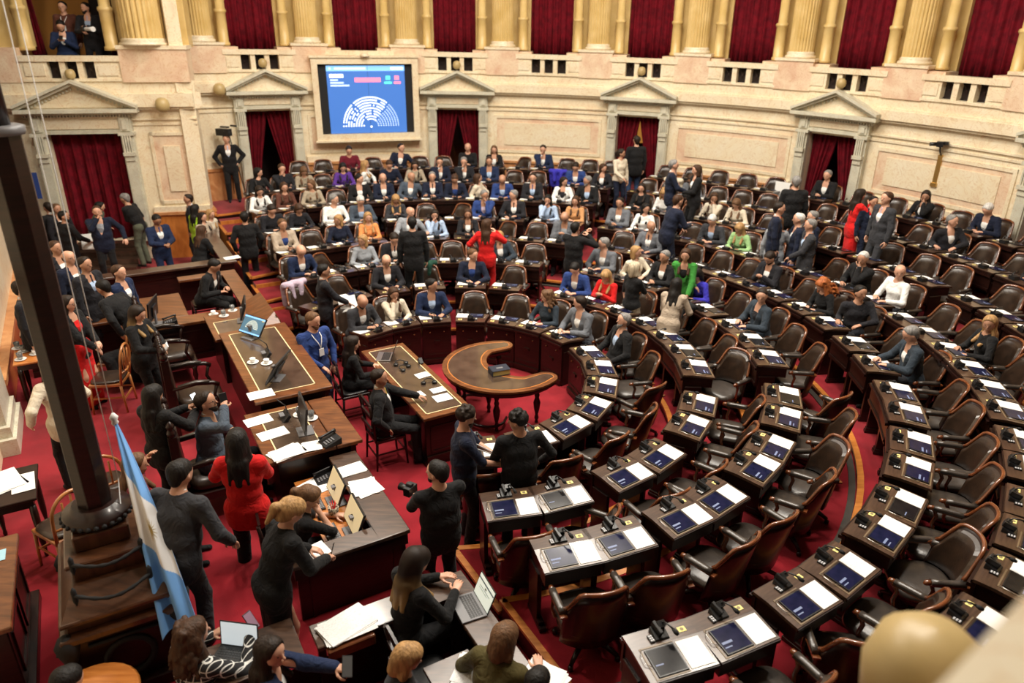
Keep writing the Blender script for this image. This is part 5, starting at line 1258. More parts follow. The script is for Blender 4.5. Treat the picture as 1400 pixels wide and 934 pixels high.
# ---------------- small things
def sheet(x, y, z, rz, label, w=.21, h=.297, thick=.003, mt=PAPER, n=1, name='paper_sheet', cat='paper', tilt=0., parent=None):
    rs = random.Random(label); m = MB()
    for k in range(n): m.obox((rs.uniform(-.02, .02) * (n > 1), rs.uniform(-.02, .02) * (n > 1), thick * (k + .5)), (w, h, thick), R(rs.uniform(-9, 9)) if n > 1 else 0)
    o = ob(name, m.mesh('sheet', mt)); o.location = (x, y, z + .001); o.rotation_euler = (tilt, 0, rz)
    return tagm(o, label, cat)
def monitor(x, y, z, phi, label, scr=BLACK, w=.50, h=.30, tilt=12, diagram=False, arm=.12):
    """screen faces world direction phi (deg)"""
    t = thing('monitor', label, 'monitor', (x, y, z), R(phi) + PI / 2)   # local -y is the viewing side
    Mx = Matrix.Translation((0, 0, arm)) @ Matrix.Rotation(R(-tilt), 4, 'X')
    def tr(m): return lambda a, b, c: tuple(Mx @ Vector((a, b, c)))
    m = MB(); m.map = tr(m); m.box(-w / 2, w / 2, -.012, .012, 0, h); m.box(-w * .2, w * .2, .012, .035, h * .2, h * .7); ob('housing', m.mesh('mon', BLACK, .004), t)
    m = MB(); m.map = tr(m); m.box(-w / 2 + .012, w / 2 - .012, -.014, -.012, .014, h - .012); ob('display', m.mesh('disp', scr), t)
    if diagram:
        m = MB(); m.map = tr(m)
        for r0 in range(6):
            for q in range(7 + r0 * 3):
                a_ = PI * (q + .5) / (7 + r0 * 3); rr_ = .045 + .015 * r0; xx, zz = rr_ * math.cos(a_), .09 + rr_ * math.sin(a_); m.box(xx - .0052, xx + .0052, -.0155, -.014, zz - .0052, zz + .0052)
        m.box(-w / 2 + .012, w / 2 - .012, -.0155, -.014, h - .035, h - .012, 1); m.box(-w / 2 + .012, w / 2 - .012, -.0155, -.014, .014, .035, 1); m.box(w / 2 - .07, w / 2 - .02, -.0156, -.014, h - .05, h - .037, 2)
        ob('seat_diagram', m.mesh('diag', [MONPALE, SCREENCYAN, YELLOW]), t)
    m = MB(); m.box(-.11, .11, -.06, .12, 0, .012); m.box(-.03, .03, .02, .05, 0, arm + h * .5); m.box(-.03, .03, .0, .05, arm + h * .4, arm + h * .5); ob('stand', m.mesh('mst', GREYP, .003), t)
    return t
def keyboard(x, y, z, rz, label):
    t = thing('keyboard', label, 'keyboard', (x, y, z), rz)
    m = MB(); m.box(-.21, .21, -.065, .065, .0, .016); ob('case', m.mesh('kb', BLACK, .003), t)
    m = MB()
    for i in range(14):
        for j in range(5): m.box(-.2 + i * .0287, -.176 + i * .0287, -.058 + j * .0235, -.038 + j * .0235, .016, .021)
    ob('keys', m.mesh('keys', GREYP), t); return t
def laptop(x, y, z, phi, label, scr=SCREENWHITE, base=GREYP, open_=105, lines=False):
    """user sits on the side phi (deg) the screen faces"""
    t = thing('laptop', label, 'laptop', (x, y, z), R(phi) + PI / 2)
    m = MB(); m.box(-.16, .16, -.115, .115, 0, .016); ob('base', m.mesh('lb', base, .003), t)
    m = MB()
    for i in range(12):
        for j in range(5): m.box(-.14 + i * .0235, -.121 + i * .0235, -.03 + j * .024, -.011 + j * .024, .016, .0185)
    ob('keys', m.mesh('lk', BLACK), t)
    Mx = Matrix.Translation((0, .115, .012)) @ Matrix.Rotation(R(90 - open_), 4, 'X')
    f = lambda a, b, c: tuple(Mx @ Vector((a, b, c)))
    m = MB(); m.map = f; m.box(-.16, .16, -.004, .004, 0, .22); li = ob('lid', m.mesh('ll', BLACK, .002), t)
    m = MB(); m.map = f; m.box(-.15, .15, -.006, -.004, .012, .21)
    if lines:
        m.box(-.15, .15, -.007, -.006, .165, .178, 1); m.box(-.1, .1, -.007, -.006, .12, .124, 1); m.box(-.1, .06, -.007, -.006, .10, .103, 1); m.box(-.01, .02, -.007, -.006, .135, .15, 2)
    ob('screen', m.mesh('ls', [scr, mat('screen_rule', (.1, .14, .2), .5), GREYP]), li); return t
def deskphone(x, y, z, rz, label):
    t = thing('telephone', label, 'telephone', (x, y, z), rz)
    m = MB(); m.add([(-.09, -.1, 0), (.09, -.1, 0), (.09, .1, 0), (-.09, .1, 0), (-.09, -.1, .025), (.09, -.1, .025), (.09, .1, .075), (-.09, .1, .075)], [(3, 2, 1, 0), (4, 5, 6, 7), (0, 1, 5, 4), (1, 2, 6, 5), (2, 3, 7, 6), (3, 0, 4, 7)]); ob('base', m.mesh('ph', BLACK, .004), t)
    m = MB()
    for i in range(3):
        for j in range(4): m.obox((.0 + i * .026, -.07 + j * .03, .037 + j * .0075), (.018, .018, .008))
    ob('keypad', m.mesh('phk', GREYP), t)
    m = MB(); m.tube([(-.06, -.1, .06), (-.06, -.06, .075), (-.06, .06, .1), (-.06, .1, .1)], [.024, .014, .014, .024], 8); ob('handset', m.mesh('phh', BLACK), t); return t
def cup(x, y, z, label, glass=False):
    t = thing('drinking_glass' if glass else 'coffee_cup', label, 'glass' if glass else 'cup', (x, y, z))
    m = MB(); m.lathe([(.03, 0), (.07, .008), (.075, .014), (.07, .014), (.03, .006)], (0, 0, 0), 20); ob('saucer', m.mesh('sau', CERAMIC), t)
    m = MB(); m.lathe([(.022, .008), (.034, .03), (.038, .10 if glass else .065), (.035, .10 if glass else .065), (.03, .03), (.015, .015)], (0, 0, 0), 16); ob('bowl', m.mesh('bowl', GLASS if glass else CERAMIC), t)
    if glass:
        m = MB(); m.lathe([(.001, .016), (.03, .016), (.033, .06), (.001, .06)], (0, 0, 0), 16); ob('water', m.mesh('water', GLASS), t)
    return t
def headphones(x, y, z, rz, label):
    t = thing('headphones', label, 'headphones', (x, y, z), rz)
    m = MB(); m.tube([(.08 * math.cos(PI * k / 10), .09 * math.sin(PI * k / 10), .012 + .02 * math.sin(PI * k / 10)) for k in range(11)], .008, 6); ob('headband', m.mesh('hb', BLACKM), t)
    for s in (-1, 1):
        m = MB(); m.lathe([(.02, 0), (.036, .005), (.038, .025), (.02, .035)], (s * .08, -.01, .0), 14); ob('ear_cup', m.mesh('ec', BLACK), t)
    return t
def smartphone(p, rz, label, tilt=45, roll=0, scr=SCREENWHITE, w=.078):
    t = thing('smartphone', label, 'phone', tuple(p), rz); t.rotation_euler = (R(tilt), R(roll), rz)
    m = MB(); m.box(-w / 2, w / 2, -.078, .078, -.005, .004); ob('case', m.mesh('smp', BLACK, .002), t)
    m = MB(); m.box(-w / 2 + .004, w / 2 - .004, -.072, .072, .004, .0045); ob('screen', m.mesh('sms', scr), t); return t
AZ = AX
monitor(*AB(-2.62, 1.28, 1.352), -122, 'monitor showing a pale seat diagram on teal, on the presidency desk', MONBLUE, .44, .28, 38, True, .05)
monitor(*AB(-2.62, -.18, 1.352), 175, 'black monitor turned away from the camera, middle of the presidency desk', BLACK, .52, .31, 30, False, .03)
monitor(*AB(-2.55, 2.28, 1.252), 200, 'dark monitor on the far secretary desk, seen from behind', BLACK, .44, .28, 20, False, .08)
monitor(*AB(-2.62, -1.5, 1.252), 205, 'thin black monitor seen edge-on, on the near secretary desk', BLACK, .48, .32, 8, False, .08)
monitor(*AB(-2.62, -2.55, .962), 208, 'monitor with beige screen behind the counter, the farther of two', SCREENBEIGE, .42, .27, 22, False, .06)
monitor(*AB(-2.62, -3.12, .962), 208, 'monitor with beige screen behind the counter, nearer the camera', SCREENBEIGE, .42, .27, 22, False, .06)
monitor(*AB(-3.72, 3.02, 1.152), 190, 'tall black monitor seen edge-on at the left of the far counter', BLACK, .5, .32, 6, False, .1)
keyboard(*AB(-2.78, -2.42, .962), RZ, 'black keyboard below the farther beige screen'); keyboard(*AB(-2.78, -3.1, .962), RZ, 'black keyboard under the typing hand of blonde woman')
m = MB(); m.lathe([(.001, .0), (.03, .002), (.033, .015), (.02, .03), (.001, .034)], (0, 0, 0), 14); o = ob('mouse', m.mesh('mouse', BLACK)); o.location = AB(-2.80, -2.74, .962); o.scale = (1, 1.5, 1); tagm(o, 'black computer mouse between the two keyboards', 'mouse')
t = thing('pencil_cup', 'patterned cup full of pens between the beige screens', 'cup', AB(-2.68, -2.78, .962)); m = MB(); m.lathe([(.04, 0), (.05, .05), (.055, .12), (.05, .12), (.045, .05)], (0, 0, 0), 16); ob('cup', m.mesh('pc', mat('cup_pattern', (.4, .33, .25), .6, build=noise_build([(.45, (.05, .04, .03)), (.5, (.55, .48, .36))], 60)), 0), t)
m = MB(); [m.tube([(0, 0, .02), (.03 * math.cos(k), .03 * math.sin(k), .17)], .004, 5) for k in range(6)]; ob('pens', m.mesh('pens', cl('red')), t)
deskphone(*AB(-2.42, -1.88, 1.252), RZ + .2, 'black office telephone at the corner of the near secretary desk'); deskphone(*AB(-2.58, -2.12, .962), RZ, 'black telephone low behind the near counter beside loose papers')
deskphone(*AB(-3.5, 2.95, 1.152), RZ, 'black telephone at the left end of the far counter'); deskphone(*AB(-4.0, 3.55, 1.152), RZ, 'black telephone beside the man in blue suit')
for a, b, z, rz, w, h, n, lab in ((-2.86, -.55, 1.352, .0, .3, .21, 1, 'white sheet on the near end of the presidency desk'), (-3.0, -1.0, 1.252, .1, .30, .2, 1, 'white folder at the far left of the near secretary desk'), (-2.92, -1.38, 1.252, .12, .32, .2, 1, 'white folder with blue mark on the near secretary desk'),
    (-2.88, -1.86, 1.252, .2, .34, .22, 4, 'loose papers at near edge of the near secretary desk'), (-2.62, -1.86, 1.256, -.1, .2, .2, 2, 'two white sheets beside the office telephone'), (-2.73, -2.2, .962, .3, .3, .24, 4, 'pile of loose papers by the farther keyboard'),
    (-2.33, -2.35, 1.152, .1, .27, .2, 2, 'white papers on the counter ledge, the farther stack'), (-2.33, -2.72, 1.152, 0, .27, .29, 2, 'white papers on the counter ledge, the nearer stack'), (-3.08, -3.46, 1.152, .2, .30, .2, 1, 'sheet being written on by the blonde woman'),
    (-3.0, -4.15, .855, .15, .42, .28, 6, 'thick stack of white paper on the press bench'), (-2.0, 6.1, 1.152, .1, .3, .21, 1, 'white sheet on the corner of the back parapet'), (-5.0, 3.95, 1.0, .4, .4, .3, 3, 'white papers held between the men in suits')):
    if lab.startswith('white papers held'): continue
    x, y, z = AB(a, b, z); sheet(x, y, z, AX + rz, lab, w, h, .003 if n == 1 else .004, PAPER if n < 5 else PAPER2, n)
for a, b, g_, lab in ((-2.6, .3, 0, 'small white cup behind the middle monitor'), (-2.75, .42, 0, 'white cup on saucer left of middle monitor'), (-2.55, -1.1, 1, 'glass of water on saucer, near secretary desk, left one'), (-2.45, -1.25, 1, 'glass of water on saucer, near secretary desk, right one'), (-2.75, 2.6, 1, 'glass of water on the far secretary desk'),
    (-2.85, 3.02, 0, 'white cup on saucer on the far counter, left one'), (-2.55, 3.05, 1, 'glass on saucer on the far counter, right one')):
    cup(*AB(a, b, 1.352 if b < 1 and b > -.7 else (1.252 if b < 2.8 else 1.152)), lab, g_)
for a, b, z, lab in ((-2.55, .55, 1.352, 'black gooseneck microphone unit in the middle of presidency desk'), (-2.72, -1.1, 1.252, 'black gooseneck microphone unit, near secretary desk')):
    t = thing('desk_microphone', lab, 'microphone', AB(a, b, z), RZ)
    m = MB(); m.obox((0, 0, .02), (.2, .14, .04), 0, 0, .8); ob('mic_base', m.mesh('mb2', BLACK, .004), t); m = MB(); m.tube([(.03, .04, .03), (.02, .02, .18), (-.01, -.06, .26)], .006, 6); ob('gooseneck', m.mesh('gn2', BLACK), t)
    m = MB(); m.obox((-.03, -.02, .045), (.1, .06, .012)); ob('keypad', m.mesh('kp2', GREYP), t)
# clerks table things
laptop(*AB(-.74, .98, .765), 180, 'open grey laptop at the far end of the clerks table', BLACK, SILVER, 110)
headphones(*AB(-.62, .62, .765), .5, 'black headphones on clerks table beside the laptop'); headphones(*AB(-.62, .44, .765), 1.2, 'black headphones on clerks table, middle pair'); headphones(*AB(-.5, -.16, .765), .2, 'black headphones lying before the printed sheets')
for a, b, rz, lab, w, h in ((-.48, .12, .1, 'white booklet on the clerks table beside middle headphones', .2, .16), (-.78, -.42, .1, 'printed page near the hand of man with yellow tie', .17, .17), (-.48, -.42, 0, 'printed page on clerks table, farther of two', .2, .15), (-.52, -.66, 0, 'printed page at the near end of the clerks table', .24, .2)):
    x, y, z = AB(a, b, .765); sheet(x, y, z, AX + rz, lab, w, h, .003, PAPER2 if 'printed' in lab else PAPER)
t = thing('clock_box', 'small black box on the far edge of the clerks table', 'device', AB(-.34, .52, .765), AX); m = MB(); m.obox((0, 0, .03), (.06, .1, .06), 0, 0, .8); ob('housing', m.mesh('cb', BLACK, .004), t); m = MB(); m.obox((-.032, 0, .03), (.004, .07, .03)); ob('face', m.mesh('cbf', GREYP), t)
# big book on crescent table
t = thing('thick_book', 'thick dark book with gilt edges on the crescent table', 'book', AB(.54, -.36, .769), R(22))
m = MB(); m.box(-.14, .14, -.1, .1, .0, .008); m.box(-.14, .14, -.1, .1, .078, .086); m.box(-.145, -.135, -.1, .1, 0, .086); m.box(-.05, .05, -.02, .02, .086, .0865, 1); ob('cover', m.mesh('bk', [mat('book_blue', (.012, .018, .035), .5), GREYP]), t); m = MB(); m.box(-.135, .13, -.092, .092, .008, .078); ob('pages', m.mesh('bkp', mat('gilt', (.5, .38, .12), .5)), t)

# ---------------- flag mast on carved pedestal
t = thing('mast_pedestal', 'carved dark wood stepped pedestal carrying the flag mast', 'pedestal')
def stepbox(a0, a1, b0, b1, z0, z1, nm, mt, bev=.01):
    m = rmb(); m.box(a0, a1, b0, b1, z0, z1); return ob(nm, m.mesh(nm, mt, bev), t)
body_ = stepbox(-4.98, -4.20, -3.60, -2.52, PLAT, 1.16, 'body', WOOD_D)
WOOD_P = mat('pedestal_wood', (.06, .025, .01), .3, coat=.5, coat_rough=.15, build=noise_build([(.3, (.035, .012, .005)), (.7, (.085, .032, .013))], 4, 6, (1, 6, 1), .8))
stepbox(-5.06, -4.12, -3.68, -2.44, PLAT, PLAT + .12, 'plinth', WOOD_D); stepbox(-5.02, -4.15, -3.66, -2.46, 1.16, 1.22, 'cornice', WOOD_P); stepbox(-4.96, -4.22, -3.58, -2.54, 1.22, 1.30, 'frieze', WOOD_P); stepbox(-5.0, -4.18, -3.62, -2.50, 1.30, 1.34, 'cornice_top', WOOD_P)
m = rmb(); z0, z1 = 1.34, 1.47
m.add([(-4.98, -3.6, z0), (-4.2, -3.6, z0), (-4.2, -2.52, z0), (-4.98, -2.52, z0), (-4.88, -3.36, z1), (-4.34, -3.36, z1), (-4.34, -2.62, z1), (-4.88, -2.62, z1)], [(3, 2, 1, 0), (4, 5, 6, 7), (0, 1, 5, 4), (1, 2, 6, 5), (2, 3, 7, 6), (3, 0, 4, 7)]); ob('slope', m.mesh('sl', WOOD_P), t)
stepbox(-4.86, -4.36, -3.30, -2.64, 1.46, 1.60, 'upper_step', WOOD_P); stepbox(-4.90, -4.34, -3.33, -2.62, 1.60, 1.64, 'upper_cap', WOOD_P); stepbox(-4.82, -4.42, -3.18, -2.70, 1.64, 1.78, 'block', WOOD_P)
PX, PY = AB(-4.62, -2.93)[:2]
m = MB(); m.lathe([(.24, 1.78), (.26, 1.81), (.25, 1.86), (.19, 1.88), (.17, 1.92)], (PX, PY, 0), 28); ob('ring_moulding', m.mesh('rg', WOOD_D), t)
m = MB(); [m.lathe([(.002, 0), (.022, .01), (.02, .03), (.002, .04)], (PX + .255 * math.cos(k * PI / 14), PY + .255 * math.sin(k * PI / 14), 1.80), 6) for k in range(28)]; ob('carved_wreath', m.mesh('cw', BLACKM), t)
for a, b in ((-4.98, -3.6), (-4.2, -3.6), (-4.98, -2.52), (-4.2, -2.52)):
    m = MB(); p = AB(a, b, 1.12); m.lathe([(.01, -.22), (.05, -.14), (.08, -.04), (.09, .03), (.06, .09), (.01, .12)], p, 10); [m.lathe([(.002, -.02), (.03, 0), (.002, .02)], (p[0] + .06 * math.cos(q), p[1] + .06 * math.sin(q), p[2] + .05 * math.sin(q * 3)), 6) for q in range(6)]; ob('lion_head', m.mesh('lh', BLACKM), t)
for z_, a0, a1, b_, sag in ((1.50, -4.86, -4.34, -3.50, .05), (1.68, -4.84, -4.36, -3.36, .04)):
    m = MB(); m.tube([AB(a0 + (a1 - a0) * k / 12, b_ - .01 - sag * 1.6 * math.sin(PI * k / 12), z_ - sag * math.sin(PI * k / 12)) for k in range(13)], [.012 + .006 * (k % 2) for k in range(13)], 7)
    for a_ in (a0, a1): m.lathe([(.005, -.10), (.02, -.06), (.02, .04), (.005, .07)], AB(a_, b_, z_), 8)
    ob('swag', m.mesh('sw', BLACKM), t)
m = rmb(); m.map = None; c_ = AB(-4.59, -3.61, .86); nn = AB(0, -1, 0); dd = (AB(1, 0, 0)[0] - CX, AB(1, 0, 0)[1] - CY)
m.tube([(c_[0] + dd[0] * .17 * math.cos(k * PI / 10), c_[1] + dd[1] * .17 * math.cos(k * PI / 10), c_[2] + .17 * math.sin(k * PI / 10)) for k in range(21)], .025, 8, cap=False); ob('wreath', m.mesh('wr', BLACKM), t)
m = MB(); m.tube([AB(-4.85, -3.615, 1.08), AB(-4.33, -3.615, 1.08)], .015, 6); ob('carved_bar', m.mesh('cbar', BLACKM), t)
m = MB(); s_ = .125
m.prism([(PX + s_ * math.cos(AX + PI / 8 + k * PI / 4) * 1.05, PY + s_ * math.sin(AX + PI / 8 + k * PI / 4) * 1.05) for k in range(8)], 1.86, 4.85)
t = thing('flag_mast', 'thick dark wooden mast rising from the carved pedestal at left', 'mast'); ob('shaft', m.mesh('mast', WOOD_D, .004), t)
m = MB(); m.lathe([(.15, 4.80), (.155, 4.82), (.155, 4.85), (.13, 4.86)], (PX, PY, 0), 20); ob('band', m.mesh('mcap', GREYP), t); m = MB(); m.lathe([(.08, 4.86), (.075, 5.3), (.07, 7)], (PX, PY, 0), 16); ob('upper_pole', m.mesh('mup', WOOD_D), t)
# flag and ropes
FT = Vector((*AB(-4.36, -2.75)[:2], 2.50)); FB = Vector((*AB(-4.20, -3.72)[:2], 1.02))
flag = thing('flag', 'light blue and white Argentine flag hanging folded from the mast rope', 'flag')
wd = Vector((math.cos(R(8)), math.sin(R(8)), -.10)); nr = Vector((.1, -1, .35)).normalized()
def fsurf(off):
    def g(u, v):
        c = FT.lerp(FB, v) + Vector((0, 0, .10 * math.sin(PI * v)))
        w = .012 + .27 * v ** .8
        return tuple(c + wd * (w * (u - .42)) + nr * (.07 * v + off + .045 * v * math.sin(u * 11 + 1.5 * v) + .03 * v * math.sin(u * 5 - v * 3)) + Vector((0, 0, .12 * v * v * v * (u - .3) + .05 * v ** 6 * math.sin(u * 9))))
    return g
m = MB(); NU, NV = 60, 200
m.slab(fsurf(0), fsurf(-.006), NU, NV)
SKYB = mat('flag_blue', (.16, .38, .78), .8); FW = mat('flag_white', (.78, .78, .78), .8)
for q in range(NU * NV):
    i, j = divmod(q, NV); c_ = (j + .5) / NV - .20 * (i + .5) / NU
    mi = 0 if c_ < .27 or c_ > .60 else 1
    m.m[q] = mi; m.m[NU * NV + q] = mi
ob('cloth', m.mesh('flagc', [SKYB, FW]), flag)
m = MB(); cpt = fsurf(.004)
for k in range(16):
    a_ = 2 * PI * k / 16; u0, v0 = .62, .56
    p = [cpt(u0 + r_ * math.cos(a_ + d_) * .9, v0 + r_ * math.sin(a_ + d_) * .28) for r_, d_ in ((.07, -.12), (.07, .12), (.2, .02))]
    m.add(p + [tuple(Vector(q) + nr * .002) for q in p], [(0, 1, 2), (5, 4, 3), (0, 3, 4, 1), (1, 4, 5, 2), (2, 5, 3, 0)])
m.add([cpt(.62 + .06 * math.cos(2 * PI * k / 10), .56 + .02 * math.sin(2 * PI * k / 10)) for k in range(10)], [tuple(range(10))])
ob('sun_emblem', m.mesh('sun', mat('sun_gold', (.35, .24, .06), .6)), flag)
m = MB(); m.lathe([(.01, -.05), (.03, -.02), (.022, 0), (.035, .03), (.01, .07)], FT, 8); ob('knot', m.mesh('knot', FW), flag)
for (x, y, zz), lab in (((FT.x, FT.y, 2.55), 'white halyard rope running up from the flag knot'), ((*AB(-4.42, -2.98)[:2], 2.1), 'white halyard rope running up left of the flag')):
    m = MB(); m.tube([(x, y, zz), (x - .01, y + .005, 4.0), (x, y, 6.5)], .0035, 6)
    if zz < 2.3: m.tube([(x, y, 2.1), (x - .02, y - .1, 1.5), (PX + .2, PY, 1.8)], .0035, 6)
    tagm(ob('halyard', m.mesh('rope', FW)), lab, 'rope')

# side tables, lectern
def side_table(a0, a1, b0, b1, z, label, top=WOOD_D):
    t = thing('side_table', label, 'table')
    m = rmb(); m.box(a0, a1, b0, b1, z - .03, z); ob('tabletop', m.mesh('st', top, .006), t)
    m = rmb(); m.box(a0 + .04, a1 - .04, b0 + .04, b1 - .04, z - .12, z - .03); ob('apron', m.mesh('sta', WOOD_D), t)
    for a in (a0 + .06, a1 - .06):
        for b in (b0 + .06, b1 - .06):
            m = MB(); m.lathe([(.016, 0), (.022, .03), (.016, .06), (.03, .2), (.035, z - PLAT - .2), (.03, z - PLAT - .1)], AB(a, b, PLAT), 8); ob('leg', m.mesh('stl', WOOD_D), t)
    return t
side_table(-5.54, -5.06, 2.15, 2.85, 1.22, 'side table with coffee cups beside the grey marble pilaster', WOOD_O)
for k, (a, b) in enumerate(((-5.45, 2.3), (-5.28, 2.42), (-5.42, 2.58), (-5.26, 2.7), (-5.5, 2.75))): cup(*AB(a, b, 1.222), 'white cup on side table by pilaster, %s from the mast' % ORD[k + 1], k % 2 == 0)
side_table(-5.70, -5.2, -1.45, -.75, 1.22, 'dark side table with large white papers at the left edge')
sheet(*AB(-5.52, -1.0, 1.222), AX + .35, 'large white papers on the dark side table at left edge', .34, .42, .004, PAPER, 3)
sheet(*AB(-5.32, -1.1, 1.222), AX + .05, 'white sheet on the dark side table nearer the mast', .2, .36, .004, PAPER, 1)
t = thing('cabinet', 'dark wood cabinet with moulded panels at the lower left edge', 'cabinet')
m = rmb(); m.box(-5.73, -5.36, -3.3, -2.1, PLAT + .001, 1.22); ob('body', m.mesh('cabb', WOOD_D, .01), t)
m = rmb(); m.box(-5.74, -5.32, -3.34, -2.06, 1.22, 1.27); ob('top', m.mesh('cabt', WOOD_M, .008), t)
m = rmb(); m.box(-5.74, -5.30, -3.36, -2.04, PLAT + .001, PLAT + .1)
m.box(-5.73, -5.36, -3.30, -3.29, PLAT + .1, PLAT + .12)
ob('plinth', m.mesh('cabpl', WOOD_D, .004), t)
for b0, b1 in ((-3.2, -2.75), (-2.65, -2.2)):
    m = rmb(); m.box(-5.36, -5.345, b0, b1, 1.08, 1.11); m.box(-5.36, -5.345, b0, b1, .7, .73); m.box(-5.36, -5.345, b0, b0 + .03, .7, 1.1); m.box(-5.36, -5.345, b1 - .03, b1, .7, 1.1); ob('panel_moulding', m.mesh('cabp', WOOD_D, .004), t)
x, y, z = AB(-5.46, -2.35, 1.272); sheet(x, y, z, AX, 'pale blue leaflet on the cabinet at the lower left edge', .12, .16, .002, mat('leaflet', (.35, .6, .7), .7))
t = thing('round_table', 'small round orange wood table at the bottom edge before the pedestal', 'table', AB(-4.86, -4.0, 0)); m = MB(); m.lathe([(.30, .93), (.32, .945), (.30, .965)], (0, 0, 0), 28); ob('tabletop', m.mesh('rt', WOOD_O), t); m = MB(); m.lathe([(.2, 0), (.18, .03), (.03, .06), (.03, .92)], (0, 0, 0), 14); ob('foot', m.mesh('rtf', WOOD_D), t)
# laptops and papers of the press bench
laptop(*AB(-2.02, -4.45, .852), 205, 'open laptop showing a document on the press bench ledge', MONPALE, GREYP, 112, True)
laptop(*AB(-3.90, -4.12, .93), 262, 'open black laptop with blank pale screen before the curly haired woman', mat('screen_white_soft', (.6, .66, .68), .4, emit=.8), BLACK, 100)
t = thing('small_desk', 'small brown desk carrying the laptop of the curly haired woman', 'desk')
m = rmb(); m.box(-4.15, -3.40, -4.36, -3.90, .89, .928); ob('desktop', m.mesh('sd', WOOD_T), t); m = rmb(); m.box(-4.11, -3.44, -3.96, -3.92, 0, .89); ob('panel', m.mesh('sdp', WOOD_D), t)
x, y, z = AB(-2.0, -5.0, .855); sheet(x, y, z, AX - .2, 'white note on the press bench beside the olive jacket', .12, .12, .002)
x, y, z = AB(-1.92, -5.45, .856); sheet(x, y, z, AX + .5, 'large open white papers right of the olive jacket woman', .42, .3, .004, PAPER, 4)
x, y, z = AB(-2.28, -5.02, .80); sheet(x, y, z, AX + .8, 'printed white brochure at the bottom edge left of olive jacket', .3, .22, .003, PAPER2, 3)
m = rmb(); m.box(-2.6, -2.2, -5.25, -4.8, .76, .795); tagm(ob('writing_board', m.mesh('wb', WOOD_T, .004)), 'small brown writing board under the brochure at bottom edge', 'board')
t = thing('folder_stand', 'red brown wooden support under the thick paper stack', 'stand'); m = rmb(); m.box(-3.22, -2.82, -4.34, -4.27, .74, .845); ob('rim', m.mesh('fs', WOOD_R, .01), t)
# near gallery rail and lamp in the foreground
m = MB(); p = [(.62, .40), (.90, 1.02), (1.6, 1.02), (1.6, .4)]
m = MB(); m.prism([(.445, .60), (.753, .836), (1.5, 1.42), (2.2, .6), (1.2, -.2), (.3, .1)], 4.62, 4.74); m.prism([(.47, .58), (.77, .81), (1.5, 1.38), (2.1, .6), (1.2, -.2), (.35, .1)], 4.2, 4.62)
struct('wall_near_rail', m.mesh('nrail', MARBLE))
lamp((1.431, 1.86, 3.46), .20, 'large blurred gold lamp shell in the bottom right foreground')
m = MB(); m.tube([(1.431, 1.86, 3.30), (1.45, 1.5, 3.2), (1.5, 1.0, 3.2)], .03, 8); m.box(1.2, 2.2, .6, 1.2, 3.1, 4.25); struct('wall_near_cornice', m.mesh('ncor', MARBLE))
# coats, bags on chairs
def coat(p, rz, mtk, label, name='coat'):
    F = [('+', V3(-.2, 0, .0), V3(.2, 0, .0), .06, .06, .05), ('+', V3(-.18, -.05, -.05), V3(-.15, -.08, -.4), .07, .08, .05), ('+', V3(.18, -.05, -.05), V3(.14, -.08, -.38), .07, .08, .05), ('+', V3(0, -.06, -.05), V3(0, -.08, -.4), .09, .09, .05), ('+', V3(-.1, .06, -.02), V3(-.08, .07, -.2), .05, .05, .04), ('+', V3(.1, .06, -.02), V3(.08, .07, -.24), .05, .05, .04)]
    o = ob(name, mesh_from('coat', [blob(F, .016)], cl(mtk))); at(o, p, rz); return tagm(o, label, name.replace('_', ' '))
def on_chair(ring, th, mtk, label, nm='coat'): r = RR[ring - 1] + .86 - far_off(th); p = POL(r, th, FL[ring - 1] + .98); return coat(p, R(th + 90), mtk, label, nm)
on_chair(2, 137.5, 'lilac', 'pale pink striped garment over the chair beside man with folder'); on_chair(2, 102.5, 'dgreen', 'dark green scarf over an armchair in the second ring', 'scarf'); on_chair(2, 28.4, 'black', 'black coat over a chair in front of the cream blazer woman')
on_chair(7, 61.5, 'cream', 'cream coat over a chair left of the navy suit man'); on_chair(7, 35.7, 'dark', 'dark backpack on an armchair below the woman in red dress', 'backpack'); on_chair(7, 78.7, 'royal', 'bright blue jacket over the chair beside man in blue suit')
coat(AB(-4.28, 2.35, PLAT + .55), R(60), 'black', 'black bag on the honey wood chair', 'handbag')

q = POL(10.9, 47.3, 1.08); t = thing('poster', 'white poster with pink figure standing between the back ring chairs', 'poster', (q[0], q[1], 1.55), R(47.3 + 90) + PI)
m = MB(); m.box(-.24, .24, -.01, .01, 0, .5); ob('board', m.mesh('pst', PAPER), t); m = MB(); m.box(-.12, .0, .01, .012, .12, .36); m.box(.04, .16, .01, .012, .2, .3); ob('print', m.mesh('psp', mat('poster_pink', (.75, .25, .3), .7)), t)
m = MB(); m.tube([(-.15, -.02, .1), (-.15, -.06, -.47)], .012, 6); m.tube([(.15, -.02, .1), (.15, -.06, -.47)], .012, 6); m.tube([(-.15, -.04, -.1), (.15, -.04, -.1)], .01, 6); ob('stand', m.mesh('pss', BLACK), t)

t = thing('banner', 'small dark blue banner beside the stage door at the left edge', 'banner', lmap(-1.42, .32, .5), R(13) + PI)
m = MB(); m.box(-.15, .15, -.01, .01, 1.15, 1.75); ob('cloth', m.mesh('bnr', mat('banner_blue', (.02, .05, .22), .8)), t); m = MB(); m.tube([(0, -.02, 0), (0, -.02, 1.8)], .012, 6); m.lathe([(.12, 0), (.1, .03), (.01, .04)], (0, -.02, 0), 12); ob('pole', m.mesh('bnp', SILVER), t)

